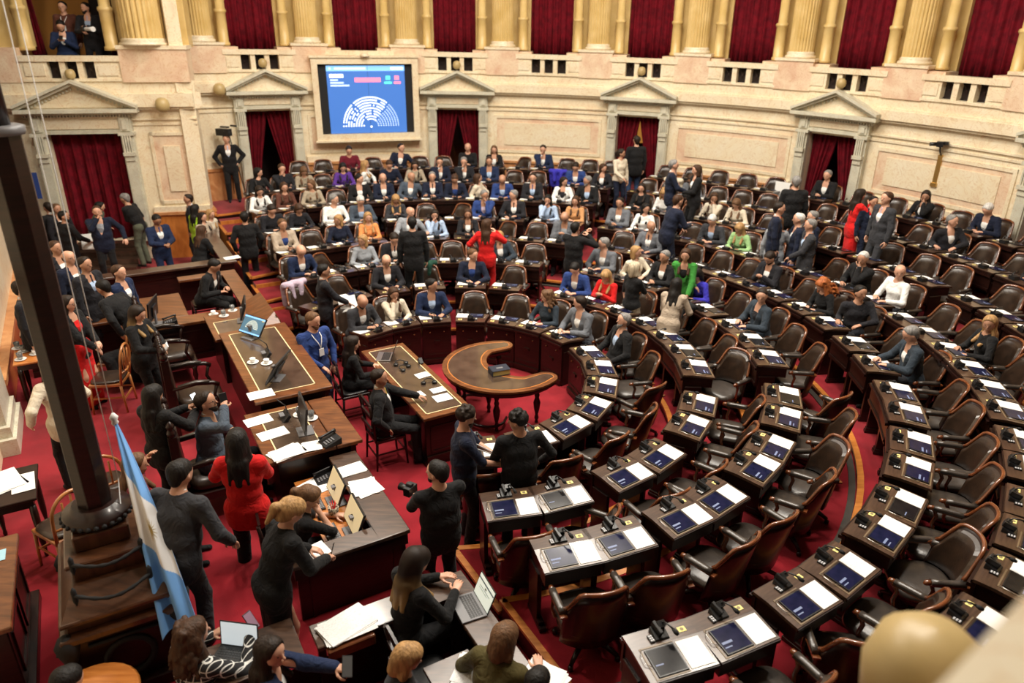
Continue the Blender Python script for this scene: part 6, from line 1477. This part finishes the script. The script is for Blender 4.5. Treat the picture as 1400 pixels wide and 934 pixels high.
# ================================================================== PEOPLE STANDING AND ON THE STAGE
def ST(label, xy, zf, phi, height=1.74, skin='l', hairc='dark', res=.016, col=(), **kw):
    c = dict(zip(('top', 'shirt', 'tie', 'bottom', 'shoes'), col))
    kw.setdefault('top', 'jacket'); kw.setdefault('inner', True)
    p, W = person(label, (xy[0], xy[1], zf), R(phi) - PI / 2, height, skin, hairc, c, res=res, **kw)
    HEADS.append(('(%.3f, %.3f)' % (xy[0], xy[1]), W['head'].z + .115 * height / 1.75))
    if len(xy) == 2:      # the given point is where the head is: shift the feet back under a leaning body
        dx, dy = W['head'].x - xy[0], W['head'].y - xy[1]
        p.location = (xy[0] - dx, xy[1] - dy, zf)
        for k in ('LH', 'RH', 'head', 'chest', 'neck'): W[k] = W[k] - Vector((dx, dy, 0))
    return p, W
HEADS = []
IDLE = dict()
PH = dict(LH=(-.05, .30, 1.12), RH=(.07, .32, 1.12), hl='grip', hr='grip', pitch=-30)
CR = dict(LH=(.10, .24, 1.12), RH=(-.08, .24, 1.08))
DESKL = dict(lean=16, LH=(-.2, .42, .98), RH=(.2, .42, .98))
# --- front group around the rings
p, W = ST('man in dark blue polo holding a camera, bearded, facing right beside the second ring', (-0.483, 6.865), 0, 12, 1.78, 'l', 'dark', .012, ('navy', 'white', 'navy', 'black'), top='shirtout', inner=False, sleeves='short', hair='curlyshort', beard=True, LH=(-.02, .36, 1.08), RH=(.14, .38, 1.06), hl='grip', hr='grip', pitch=-12, yaw=5, bulk=.02)
def camera_obj(pos, phi, label, white=False, video=False, scale=1.):
    t = thing('video_camera' if video else 'photo_camera', label, 'camera', tuple(pos), R(phi) - PI / 2); t.scale = (scale,) * 3
    m = MB(); m.box(-.07, .07, -.04, .04, -.05, .045); m.prism([(-.03, .045), (.03, .045), (.02, .075), (-.02, .075)], -.03, .04, 0, axis='y'); m.box(.04, .075, -.02, .06, -.05, .04)
    if video: m.box(-.06, .06, -.2, .12, -.06, .08); m.box(-.03, .03, -.1, .1, .1, .13); m.tube([(0, .15, .15), (0, .3, .15)], .02, 8)
    ob('camera_body', m.mesh('cbd', BLACK, .004), t)
    m = MB(); L = .34 if white else .13; m.tube([(0, .03, -.005), (0, .06, -.005), (0, L * .6, -.005), (0, L, -.005)], [.034, .036, .034 if not white else .04, .042 if not white else .055], 16); ob('lens', m.mesh('cln', FW if white else BLACK), t)
    return t
mid = lambda W: (W['LH'] + W['RH']) / 2
camera_obj(mid(W) + Vector((.04, 0, -.04)), 0, 'black photo camera in the hands of the bearded man in polo')
m = MB(); nk_ = W['neck']; m.tube([nk_ + Vector((.02, .09, .0)), nk_ + Vector((.12, .05, -.2)), mid(W) + Vector((0, 0, .05))], .006, 5); m.tube([nk_ + Vector((.02, -.09, .0)), nk_ + Vector((.12, -.05, -.2)), mid(W) + Vector((0, 0, .05))], .006, 5); tagm(ob('camera_strap', m.mesh('strap', FW)), 'pale camera strap of the bearded man in polo', 'strap')
ST('man with curly black hair in black shirt, back to camera, beside the second ring', (0.071, 6.815), 0, 108, 1.76, 'm', 'black', .012, ('black', 'white', 'navy', 'black'), top='shirtout', inner=False, hair='curlyshort', yaw=55, pitch=-8, LH=(-.14, .30, 1.0), RH=(.30, .14, .98), bulk=.03)
p, W = ST('photographer in black shirt seen from behind beside the stenographers counter', (-0.691, 5.820), 0, 118, 1.76, 'l', 'black', .012, ('black', 'white', 'navy', 'black'), top='shirtout', inner=False, hair='short', yaw=40, beard=True, LH=(-.10, .40, 1.12), RH=(.02, .38, 1.10), hl='grip', hr='grip', bulk=.03)
camera_obj(mid(W) + Vector((-.1, .05, .03)), 150, 'black photo camera pointed left by the man in black shirt')
p, W = ST('man in blue shirt with white lanyard standing before the presidency desk', (-2.806, 9.558), 0, -42, 1.78, 'l', 'lbrown', .012, ('blue', 'white', 'navy', 'denim'), top='shirtout', inner=False, hair='short', pitch=-10, yaw=15, beard=True, LH=(-.2, .16, .92), RH=(.08, .28, 1.0), bulk=.02)
def lanyard(W, label, card=True):
    t = thing('lanyard', label, 'lanyard'); n, c, f, r_ = W['neck'], W['chest'], W['fw'], W['rt']
    e = n.lerp(c, 1.15) + f * .17
    m = MB()
    for s in (-1, 1): m.tube([n + r_ * s * .065 + f * .03, n + r_ * s * .06 + f * .115 - Vector((0, 0, .07)), n.lerp(c, .7) + r_ * s * .03 + f * .155, e], .007, 5)
    ob('ribbon', m.mesh('lan', FW), t)
    m = MB(); a = math.atan2(f.y, f.x); m.obox((e.x + f.x * .01, e.y + f.y * .01, e.z - .06), (.008, .075, .11), a); ob('card', m.mesh('lcard', FW), t); return t
lanyard(W, 'white lanyard with badge on the man in blue shirt')
p, W = ST('man in dark suit walking with white papers beside the far aisle', (-3.221, 11.902), 0, 22, 1.74, 'm', 'black', .014, ('dark', 'white', 'navy', 'dark'), hair='short', LH=(-.1, .30, 1.0), RH=(.10, .36, 1.02), hl='grip', hr='grip', yaw=-10, glasses=True, pitch=-8)
s_ = sheet(*(mid(W) + Vector((.0, -.02, .0))), R(22), 'white papers held by the man in dark suit by far aisle', .3, .24, .006, PAPER, 3); s_.rotation_euler = (R(55), 0, R(30))
ST('man in black jacket with yellow shoulders, back turned, on the far aisle steps', (-5.604, 14.972), .14, 118, 1.74, 'm', 'black', .016, ('black', 'white', 'navy', 'black'), inner=False, hair='short', LH=(-.24, .08, .9), RH=(.24, .1, .9), yaw=-10)
# --- clerks table
p, W = ST('seated woman with long dark hair in black at the clerks table', AB(-1.36, .80), .0, 25, 1.66, 'l', 'dark', .012, ('black', 'white', 'navy', 'black'), sex='f', seated=True, top='blouse', inner=False, hair='long', lean=6, yaw=-5, LH=(-.05, .40, .80), RH=(.10, .34, .72), pitch=-8)
p, W = ST('seated man in black suit with yellow tie at the clerks table', AB(-1.38, -.62), .0, 10, 1.76, 'm', 'dark', .012, ('black', 'white', 'yellow', 'black'), seated=True, tie=True, hair='short', lean=-2, yaw=-18, LH=(-.20, .50, .84), RH=(.24, .06, .62), bulk=.02)
# --- stage, seated in the carved chair
p, W = ST('man in carved chair holding a telephone to his ear, grey blue suit', AB(-3.58, -1.26), PLAT, 12, 1.76, 'm', 'dark', .012, ('greyblue', 'white', 'navy', 'dark'), seated=True, hair='short', lean=4, yaw=-10, pitch=14, RH=(.12, .24, 1.24), LH=(-.2, .2, .80), hr='grip', glasses=True, beard=True)
smartphone(W['RH'] + Vector((0, .0, .02)), R(40), 'dark phone held by the man in the carved chair', 70, 0, BLACK)
p, W = ST('woman in bright red jacket with long dark ponytail photographing with phone, back turned', (-2.559, 5.890), .2, 96, 1.84, 'm', 'black', .012, ('red', 'white', 'navy', 'black'), sex='f', top='jacket', inner=False, hair='long', LH=(-.16, .36, 1.22), RH=(.0, .36, 1.22), hl='grip', hr='grip', pitch=-14, yaw=10)
smartphone(mid(W) + Vector((-.03, .03, .05)), R(100), 'grey phone held up by the woman in red jacket', 50, 0, mat('phone_photo', (.25, .27, .3), .4, emit=.3))
ST('man in dark grey suit seen from behind leaning on desk beside the flag', (-2.681, 5.002), PLAT, 75, 1.80, 'l', 'black', .012, ('charcoal', 'white', 'navy', 'charcoal'), inner=True, hair='short', lean=18, pitch=-12, LH=(-.2, .40, .95), RH=(.30, .30, .92), bulk=.02)
p, W = ST('standing woman in black bending over the counter to write, blonde ponytail', (-1.810, 4.978), .2, 42, 1.78, 'l', 'blonde', .012, ('black', 'white', 'navy', 'black'), sex='f', inner=False, bottom='skirt', hair='pony', lean=20, pitch=-28, LH=(-.10, .40, 1.03), RH=(.10, .46, 1.02), hr='grip', yaw=-5)
m = MB(); q = W['RH']; m.tube([q, q + Vector((.03, .02, .12))], .005, 6); tagm(ob('pen', m.mesh('pen', BLACK)), 'black pen in the hand of the woman writing', 'pen')
side_chair(AB(-3.14, -2.72, .2), RZ - .1, 'dark chair of the blonde typing woman behind the counter', WOOD_D, BLACK, False)
p, W = ST('seated woman in glasses typing behind the counter, chin on hand', AB(-3.16, -2.90), .2, 26, 1.70, 'l', 'lbrown', .012, ('black', 'white', 'navy', 'black'), sex='f', seated=True, inner=False, sleeves='short', hair='pony', lean=20, pitch=-20, yaw=-20, LH=(-.12, .50, .82), RH=(.06, .30, 1.06), glasses=True, top='blouse')
# --- stage left group
p, W = ST('woman with long black hair in black coat photographing with a white phone, back turned', (-3.630, 6.567), PLAT, 68, 1.64, 'm', 'black', .013, ('black', 'white', 'navy', 'black'), sex='f', top='jacket', inner=False, hair='longblow', LH=(.04, .40, 1.28), RH=(.16, .40, 1.26), hl='grip', hr='grip', pitch=-10)
smartphone(W['RH'] + Vector((-.02, .03, .07)), R(68), 'white phone held up by the woman in black coat', 62)
p, W = ST('woman with ash blonde hair in black holding papers, beside the empty chairs', (-4.881, 8.858), PLAT, -10, 1.62, 'l', 'ombre', .014, ('black', 'white', 'navy', 'black'), sex='f', inner=False, hair='long', LH=(-.02, .34, 1.14), RH=(.10, .34, 1.10), hl='grip', hr='grip', pitch=-20, bottom='trousers')
s_ = sheet(*mid(W), 0, 'folded white papers held by the ash blonde woman', .2, .16, .008, PAPER, 2); s_.rotation_euler = (R(50), 0, R(-60))
ST('woman in black cardigan over a long red dress with glasses, hands clasped', (-5.903, 9.076), PLAT, -5, 1.66, 'l', 'dark', .014, ('black', 'red', 'navy', 'red'), sex='f', bottom='long', hair='bob', LH=(.02, .34, 1.06), RH=(.08, .34, .98), glasses=True, yaw=5, inner=True)
ST('woman in cream blazer and black trousers standing by the mast, arm on hip', (-5.029, 7.148), PLAT, 150, 1.66, 'l', 'brown', .014, ('cream', 'white', 'navy', 'black'), sex='f', inner=False, hair='bob', LH=(-.34, .06, 1.02), RH=(.2, .2, 1.0), lean=4)
ST('man in dark suit half hidden at the left edge behind the mast', (-6.722, 9.446), PLAT, 20, 1.74, 'l', 'dark', .018, ('dark', 'white', 'navy', 'dark'), hair='short')
p, W = ST('seated woman in maroon sweater behind the flag with raised wrist', (-3.485, 5.769), PLAT, 20, 1.68, 'm', 'lbrown', .013, ('maroon', 'white', 'navy', 'black'), sex='f', seated=True, top='blouse', inner=False, hair='long', LH=(-.34, .16, 1.12), RH=(.12, .30, .72), lean=8)
side_chair((W['head'].x - .02, W['head'].y - .02, PLAT), R(20) - PI / 2, 'wooden chair under the woman in maroon behind the flag', WOOD_C)
for xy, ph, hh, hairk, hcol, cols, lab, kw in (
    ((-6.917, 10.938), -20, 1.72, 'bald', 'dark', ('navy', 'white', 'navy', 'dark'), 'balding man with glasses in navy suit, behind the bench rail', dict(glasses=True)),
    ((-7.421, 11.456), -20, 1.72, 'short', 'brown', ('dark', 'white', 'navy', 'dark'), 'brown haired man hidden behind the balding man with glasses', {}),
    ((-6.450, 10.546), -15, 1.74, 'short', 'dark', ('dark', 'lblue', 'navy', 'dark'), 'man in dark suit and dark tie between balding man and blue suit', dict(tie=True)),
    ((-5.817, 10.295), -5, 1.70, 'short', 'brown', ('navyb', 'white', 'navy', 'dark'), 'man in blue suit looking right behind the bench rail', dict(yaw=-10)),
    ((-5.921, 9.985), 170, 1.70, 'short', 'black', ('black', 'white', 'navy', 'black'), 'person in black bending down between the suited men', dict(lean=40, inner=False)),
    ((-10.652, 16.006), -50, 1.62, 'bob', 'dark', ('white', 'white', 'navy', 'dark'), 'woman in white blouse beside the mast near the stage door', dict(sex='f', inner=False)),
    ((-10.401, 16.133), 160, 1.76, 'short', 'dark', ('black', 'white', 'navy', 'black'), 'man in black with dark hair, leftmost of the trio at stage door', dict()),
    ((-10.184, 16.087), -30, 1.74, 'short', 'lbrown', ('dark', 'white', 'navy', 'dark'), 'man with light brown hair in the middle of the trio', dict()),
    ((-9.644, 15.423), 60, 1.74, 'short', 'black', ('black', 'white', 'navy', 'black'), 'bearded man in black holding white papers, back turned, stage door trio', dict(inner=False, beard=True, yaw=-50, RH=(.2, .32, 1.02), LH=(0, .3, 1.0))),
    ((-8.866, 15.340), -62, 1.78, 'short', 'brown', ('navy', 'lgrey', 'navy', 'black'), 'bearded man in navy jacket and open grey shirt touching his face', dict(beard=True, RH=(.02, .22, 1.50), LH=(-.42, .12, 1.0), bulk=.02)),
    (lmap(.10, .95, 0)[:2], 10, 1.62, 'bob', 'black', ('sage', 'white', 'navy', 'dark'), 'woman in grey green jacket leaning in to greet before the stage door', dict(sex='f', inner=False, lean=22, RH=(.1, .36, 1.05))),
    (lmap(.62, .85, 0)[:2], 175, 1.78, 'short', 'grey', ('black', 'white', 'navy', 'sage'), 'grey haired man in black shirt and grey green trousers leaning to greet', dict(inner=False, top='tee', sleeves='short', lean=22, LH=(.1, .36, 1.05))),
    ((-7.551, 15.191), -40, 1.76, 'short', 'black', ('navyb', 'white', 'blue', 'navyb'), 'man in navy suit typing on phone behind the back parapet', dict(PH, tie=True)),
    ((-7.718, 17.208), -160, 1.74, 'short', 'dark', ('dark', 'white', 'navy', 'dark'), 'man in dark jacket in profile under the marble corner', dict(yaw=20)),
    ((-7.274, 16.505), 60, 1.66, 'long', 'black', ('neon', 'white', 'navy', 'dark'), 'woman with black hair and bright green jacket by the corner', dict(sex='f', inner=False)),
    ((-6.883, 15.918), -20, 1.62, 'long', 'dark', ('beige', 'white', 'navy', 'dark'), 'woman with dark hair in beige leaning at the parapet', dict(sex='f', inner=False)),
    ((-6.881, 16.360), -20, 1.60, 'long', 'blonde', ('cream', 'white', 'navy', 'dark'), 'blonde woman in cream leaning on the parapet end', dict(sex='f', inner=False, lean=15)),
    ((-6.491, 14.875), 60, 1.62, 'long', 'brown', ('black', 'white', 'navy', 'dark'), 'woman with brown hair in black writing on the parapet', dict(DESKL, sex='f', inner=False))):
    sk = 'd' if 'typing on phone' in lab else ('m' if len(lab) % 2 else 'l')
    p, W = ST(lab, xy, 0 if 'parapet' in lab or 'corner' in lab or 'trio' in lab or 'white blouse' in lab else (.1 if 'stage door' in lab or 'touching' in lab or 'greet' in lab else PLAT), ph, hh, sk, hcol, .018, cols, hair=hairk, **kw)
    if 'white papers' in lab: s_ = sheet(*mid(W), 0, 'white papers held by the bearded man at the stage door', .26, .34, .006, PAPER, 3); s_.rotation_euler = (R(60), 0, R(20))
p, W = ST('seated man in black suit bent forward inside the far counter', AB(-2.82, 4.12), PLAT, -5, 1.72, 'm', 'black', .014, ('black', 'white', 'navy', 'black'), seated=True, lean=22, pitch=-25, hair='short', LH=(-.14, .34, .76), RH=(.14, .36, .76))
# --- gallery box and the cameraman below
gz = 4.1
for u, d, ph, hh, lab, kw, cols in ((-.40, -1.08, -80, 1.78, 'man in brown jacket with lanyard standing in the upper left box', dict(glasses=True, inner=False), ('brown', 'white', 'navy', 'dark')), (-.42, -.74, -70, 1.76, 'seated man in navy suit looking at phone in the upper left box', dict(seated=True, beard=True, feet=((-.13, .28, 0), (.13, .26, 0)), pitch=-34, LH=(-.05, .26, .92), RH=(.06, .26, .92)), ('navyb', 'white', 'navy', 'dark')),
    (.16, -.78, -80, 1.76, 'man in black suit holding a white lensed camera, upper left box', dict(tie=True, beard=True, yaw=-30, LH=(-.02, .24, 1.22), RH=(.08, .26, 1.12), hl='grip', hr='grip'), ('dark', 'lblue', 'lilac', 'dark'))):
    q = lmap(u, d, gz); p, W = ST(lab, q[:2], gz, ph, hh, 'l', 'black', .016, cols, hair='short', **kw)
    if 'lanyard' in lab: lanyard(W, 'white lanyard with badge on man in the upper left box')
    if 'white lensed' in lab: camera_obj(mid(W), -30, 'camera with long white lens held in the upper left box', True)
    if 'phone' in lab: smartphone(mid(W) + Vector((0, 0, .04)), R(20), 'phone of the seated man in the upper left box', 30, 0, BLACK)
q = cmap(U(124.6), .42, 1.08)
p, W = ST('man in black suit and light tie with video camera at the far aisle top', q[:2], 1.08, -70, 1.76, 'l', 'dark', .016, ('black', 'white', 'lblue', 'black'), hair='short', tie=True, LH=(-.2, .02, 1.0), RH=(.22, .0, .95))
camera_obj(W['head'] + Vector((.0, -.0, .16)), -20, 'black video camera beside the head of the cameraman at far aisle', video=True, scale=1.25)
m = MB(); b_ = W['head'] + Vector((.0, .22, .1)); [m.tube([b_, (b_[0] + .25 * math.cos(k), b_[1] + .12 * math.sin(k) , 1.1)], .012, 6) for k in (0, 2.1, 4.2)]; tagm(ob('tripod', m.mesh('trp', BLACK)), 'black tripod behind the cameraman at the far aisle', 'tripod')
# --- standing in the hemicycle
Hs = (
    ((-1.906, 13.499), .40, 100, 1.78, 'short', 'black', ('black', 'white', 'navy', 'black'), 'tall man in black suit standing with back turned, third aisle of rings', dict(inner=False), 'l'),
    ((-0.507, 13.866), .40, 80, 1.66, 'longblow', 'brown', ('red', 'white', 'navy', 'red'), 'woman in red trouser suit standing, back turned, between the third and fourth ring', dict(sex='f', inner=False, LH=(-.36, .22, 1.1), RH=(.16, .2, 1.42), yaw=-40), 'l'),
    ((1.196, 13.806), .30, 60, 1.74, 'short', 'black', ('black', 'white', 'navy', 'black'), 'cameraman in black filming toward the right in the centre aisle', dict(inner=False, LH=(.12, .28, 1.5), RH=(.2, .2, 1.45), hl='grip', hr='grip'), 'l'),
    ((2.720, 18.935), .98, -60, 1.66, 'pony', 'dark', ('cream', 'white', 'navy', 'navy'), 'woman in white blouse standing in the centre aisle near doorway', dict(sex='f', inner=False, top='blouse', yaw=30, RH=(.1, .3, 1.0)), 'm'),
    ((3.193, 19.608), 1.08, 100, 1.80, 'short', 'dark', ('black', 'white', 'navy', 'denim'), 'man in black jacket walking out through the orange lit doorway', dict(inner=False), 'l'),
    ((3.514, 16.312), 1.08, -10, 1.74, 'short', 'grey', ('navy', 'white', 'navy', 'dark'), 'grey haired man in navy suit standing at the back ring, in profile', dict(RH=(.1, .34, 1.05)), 'l'),
    ((3.985, 16.155), 1.08, 190, 1.66, 'bob', 'brown', ('black', 'white', 'navy', 'black'), 'brown haired woman in black jacket facing the navy suited man', dict(sex='f', LH=(0, .3, 1.1)), 'l'),
    ((3.259, 14.412), .72, 20, 1.76, 'short', 'brown', ('navy', 'white', 'navy', 'navy'), 'man in dark navy suit leaning over a desk, sixth ring', dict(inner=False, lean=16, RH=(.1, .45, 1.1), LH=(-.1, .4, 1.0)), 'l'),
    ((5.562, 14.488), 1.08, 80, 1.76, 'short', 'grey', ('black', 'white', 'navy', 'black'), 'grey haired man in black suit, back turned, before the right doorway', dict(inner=False), 'l'),
    ((5.043, 13.750), .72, -20, 1.76, 'short', 'dark', ('navy', 'white', 'red', 'navy'), 'man in navy suit with red tie in the standing group at right', dict(tie=True), 'l'),
    ((5.085, 13.782), .55, 60, 1.64, 'long', 'lbrown', ('lgrey', 'white', 'navy', 'lgrey'), 'woman with long light brown hair in grey blazer, back turned, standing group', dict(sex='f', inner=False, RH=(.2, .34, 1.15)), 'l'),
    ((5.411, 13.685), .55, 170, 1.74, 'short', 'white', ('navy', 'white', 'navy', 'navy'), 'white haired man in navy suit with hand on chest, standing group', dict(RH=(.02, .24, 1.32)), 'l'),
    ((5.746, 13.878), .55, 185, 1.74, 'short', 'grey', ('navy', 'white', 'navy', 'navy'), 'grey haired man at the back right of the standing group', dict(), 'l'),
    ((5.467, 13.237), .55, 175, 1.74, 'short', 'grey', ('charcoal', 'lblue', 'navy', 'charcoal'), 'grey haired man with blue tie, front right of the standing group', dict(tie=True, LH=(-.05, .3, 1.0)), 'l'),
    ((6.724, 14.171), .98, 0, 1.68, 'long', 'dark', ('red', 'white', 'navy', 'red'), 'woman in bright red dress standing with hand to face at right', dict(sex='f', inner=False, bottom='skirt', LH=(.12, .26, 1.14), RH=(.06, .22, 1.42)), 'l'),
    ((6.913, 13.980), 1.0, -90, 1.56, 'short', 'black', ('navy', 'white', 'navy', 'navy'), 'dark haired man in navy between the woman in red and tall man', dict(), 'm'),
    ((6.875, 13.450), .98, 195, 1.78, 'short', 'brown', ('charcoal', 'white', 'lilac', 'charcoal'), 'tall man in charcoal suit with lilac tie facing woman in red', dict(tie=True), 'l'),
    ((3.003, 12.294), .30, -110, 1.68, 'long', 'brown', ('green', 'black', 'navy', 'dark'), 'woman in bright green blazer leaning with hand on a chair', dict(sex='f', lean=12, LH=(-.14, .36, .92), RH=(-.30, .12, .95)), 'l'),
    ((2.679, 11.343), .13, 60, 1.66, 'longblow', 'black', ('beige', 'white', 'navy', 'khaki'), 'woman with long black hair in beige blazer leaning over a desk', dict(sex='f', inner=False, lean=22, LH=(-.05, .45, 1.0), RH=(.2, .45, 1.0)), 'l'),
    ((2.105, 12.057), .13, 30, 1.66, 'bob', 'pale', ('black', 'white', 'navy', 'khaki'), 'standing woman with pale blonde hair in black top and khaki trousers', dict(sex='f', inner=False, top='tee', sleeves='short', RH=(.05, .36, 1.02), bottom='trousers'), 'l'),
)
for xy, zf, ph, hh, hairk, hcol, cols, lab, kw, sk in Hs: ST(lab, xy, zf, ph, hh, sk, hcol, .018, cols, hair=hairk, **kw)
# --- foreground press pen
side_chair(AB(-2.5, -4.62, 0), RZ, 'dark chair under the woman with long dark to blonde hair', WOOD_D, BLACK, False)
p, W = ST('woman with long dark hair turning blonde, in black, using the laptop, back turned', (-0.786, 4.907), 0, 40, 1.9, 'l', 'ombre_low', .011, ('black', 'white', 'navy', 'black'), sex='f', seated=True, top='blouse', inner=False, hair='longblow', lean=10, pitch=-22, LH=(-.1, .42, .86), RH=(.12, .42, .86))
ST('woman with short light brown hair in olive jacket leaning on the press bench', (-0.030, 4.163), 0, 60, 1.80, 'l', 'lbrown', .011, ('olive', 'white', 'navy', 'black'), sex='f', seated=True, inner=False, hair='bob', lean=16, pitch=-22, LH=(-.2, .36, .86), RH=(.2, .38, .86), bulk=.02)
ST('woman with straight blonde bob in dark jacket at the bottom edge', (-0.737, 4.002), 0, 20, 1.72, 'l', 'blonde', .011, ('charcoal', 'white', 'navy', 'black'), sex='f', seated=True, inner=False, hair='bob', lean=8, pitch=-20)
ST('dark haired person at the bottom edge right of the olive jacket', (0.208, 3.798), 0, 60, 1.72, 'l', 'black', .012, ('dark', 'white', 'navy', 'black'), seated=True, inner=False, hair='short', lean=14, pitch=-20)
p, W = ST('woman with curly brown hair in black and white plaid jacket, bottom left', (-2.355, 4.142), 0, 60, 1.80, 'l', 'brown', .011, ('plaid', 'white', 'navy', 'black'), sex='f', seated=True, top='coat', inner=False, hair='curly', lean=6, yaw=-15, LH=(-.2, .34, .9), RH=(.16, .42, 1.0), hr='grip')
smartphone(W['RH'] + Vector((.0, .02, .05)), R(60), 'phone in the hand of the curly haired woman', 50, 0, mat('phone_pink', (.25, .15, .2), .4, emit=.4))
p, W = ST('woman with long dark hair in navy jacket with white collar reaching out a phone', (-1.727, 3.972), 0, 15, 1.80, 'l', 'dark', .011, ('navyb', 'white', 'navy', 'black'), sex='f', seated=True, hair='long', lean=10, yaw=-35, pitch=8, LH=(.10, .56, 1.08), RH=(.2, .34, .82), hl='grip')
smartphone(W['LH'] + Vector((.02, .0, .02)), R(20), 'grey phone held out over the press bench', 30, 20, mat('phone_dark', (.05, .05, .05), .3))
ST('dark haired person at the bottom left corner before the round table', (-3.088, 3.727), 0, 60, 1.76, 'l', 'black', .012, ('black', 'white', 'navy', 'black'), seated=True, inner=False, hair='short', lean=8, pitch=-25)

# ================================================================== LIGHT AND CAMERA
struct_ceiling = MB()
struct_ceiling.box(-16, 16, -2, 25, 12.0, 12.2); struct('ceiling', struct_ceiling.mesh('ceiling', mat('ceiling_plaster', (.75, .68, .52), .8)))
w = bpy.data.worlds.new('world'); scene.world = w; w.use_nodes = True
w.node_tree.nodes['Background'].inputs[0].default_value = (1, .93, .82, 1); w.node_tree.nodes['Background'].inputs[1].default_value = .03
def area(name, loc, size, power, col=(1, .93, .82), target=None, sy=None):
    l = bpy.data.lights.new(name, 'AREA'); l.energy = power; l.size = size; l.color = col
    if sy: l.shape = 'RECTANGLE'; l.size_y = sy
    o = bpy.data.objects.new(name, l); COL.objects.link(o); o.location = loc
    d = Vector(target or (loc[0], loc[1], 0)) - Vector(loc)
    o.rotation_euler = d.to_track_quat('-Z', 'Y').to_euler(); return o
area('skylight_lamp', (CX + 1.5, CY + 1.5, 11.6), 7, 1500)
for k, (a, b) in enumerate(((6, 120), (6, 60), (6, 0), (4, -50), (5, 190))):
    p = POL(a, b); area('ceiling_spot', (p[0], p[1], 11.3), .7, 400, (1, .92, .8), target=(CX + (p[0] - CX) * .8, CY + (p[1] - CY) * .8, 0))
cam = bpy.data.cameras.new('camera'); co = bpy.data.objects.new('camera', cam); COL.objects.link(co)
cam.sensor_width = 36; cam.lens = 36 * 1000. / 1400; cam.clip_end = 100; cam.clip_start = .05
co.location = (0, 0, 5.5)
co.rotation_mode = 'QUATERNION'
M = Matrix.Rotation(R(90 - 23.5), 3, 'X') @ Matrix.Rotation(R(.668), 3, 'Z')
co.rotation_quaternion = M.to_quaternion()
cam.dof.use_dof = True; cam.dof.focus_distance = 8.2; cam.dof.aperture_fstop = 1.0
scene.camera = co
scene.view_settings.view_transform = 'Standard'; scene.view_settings.look = 'None'; scene.view_settings.gamma = 1; scene.view_settings.use_curve_mapping = False
scene.view_settings.exposure = 0.0
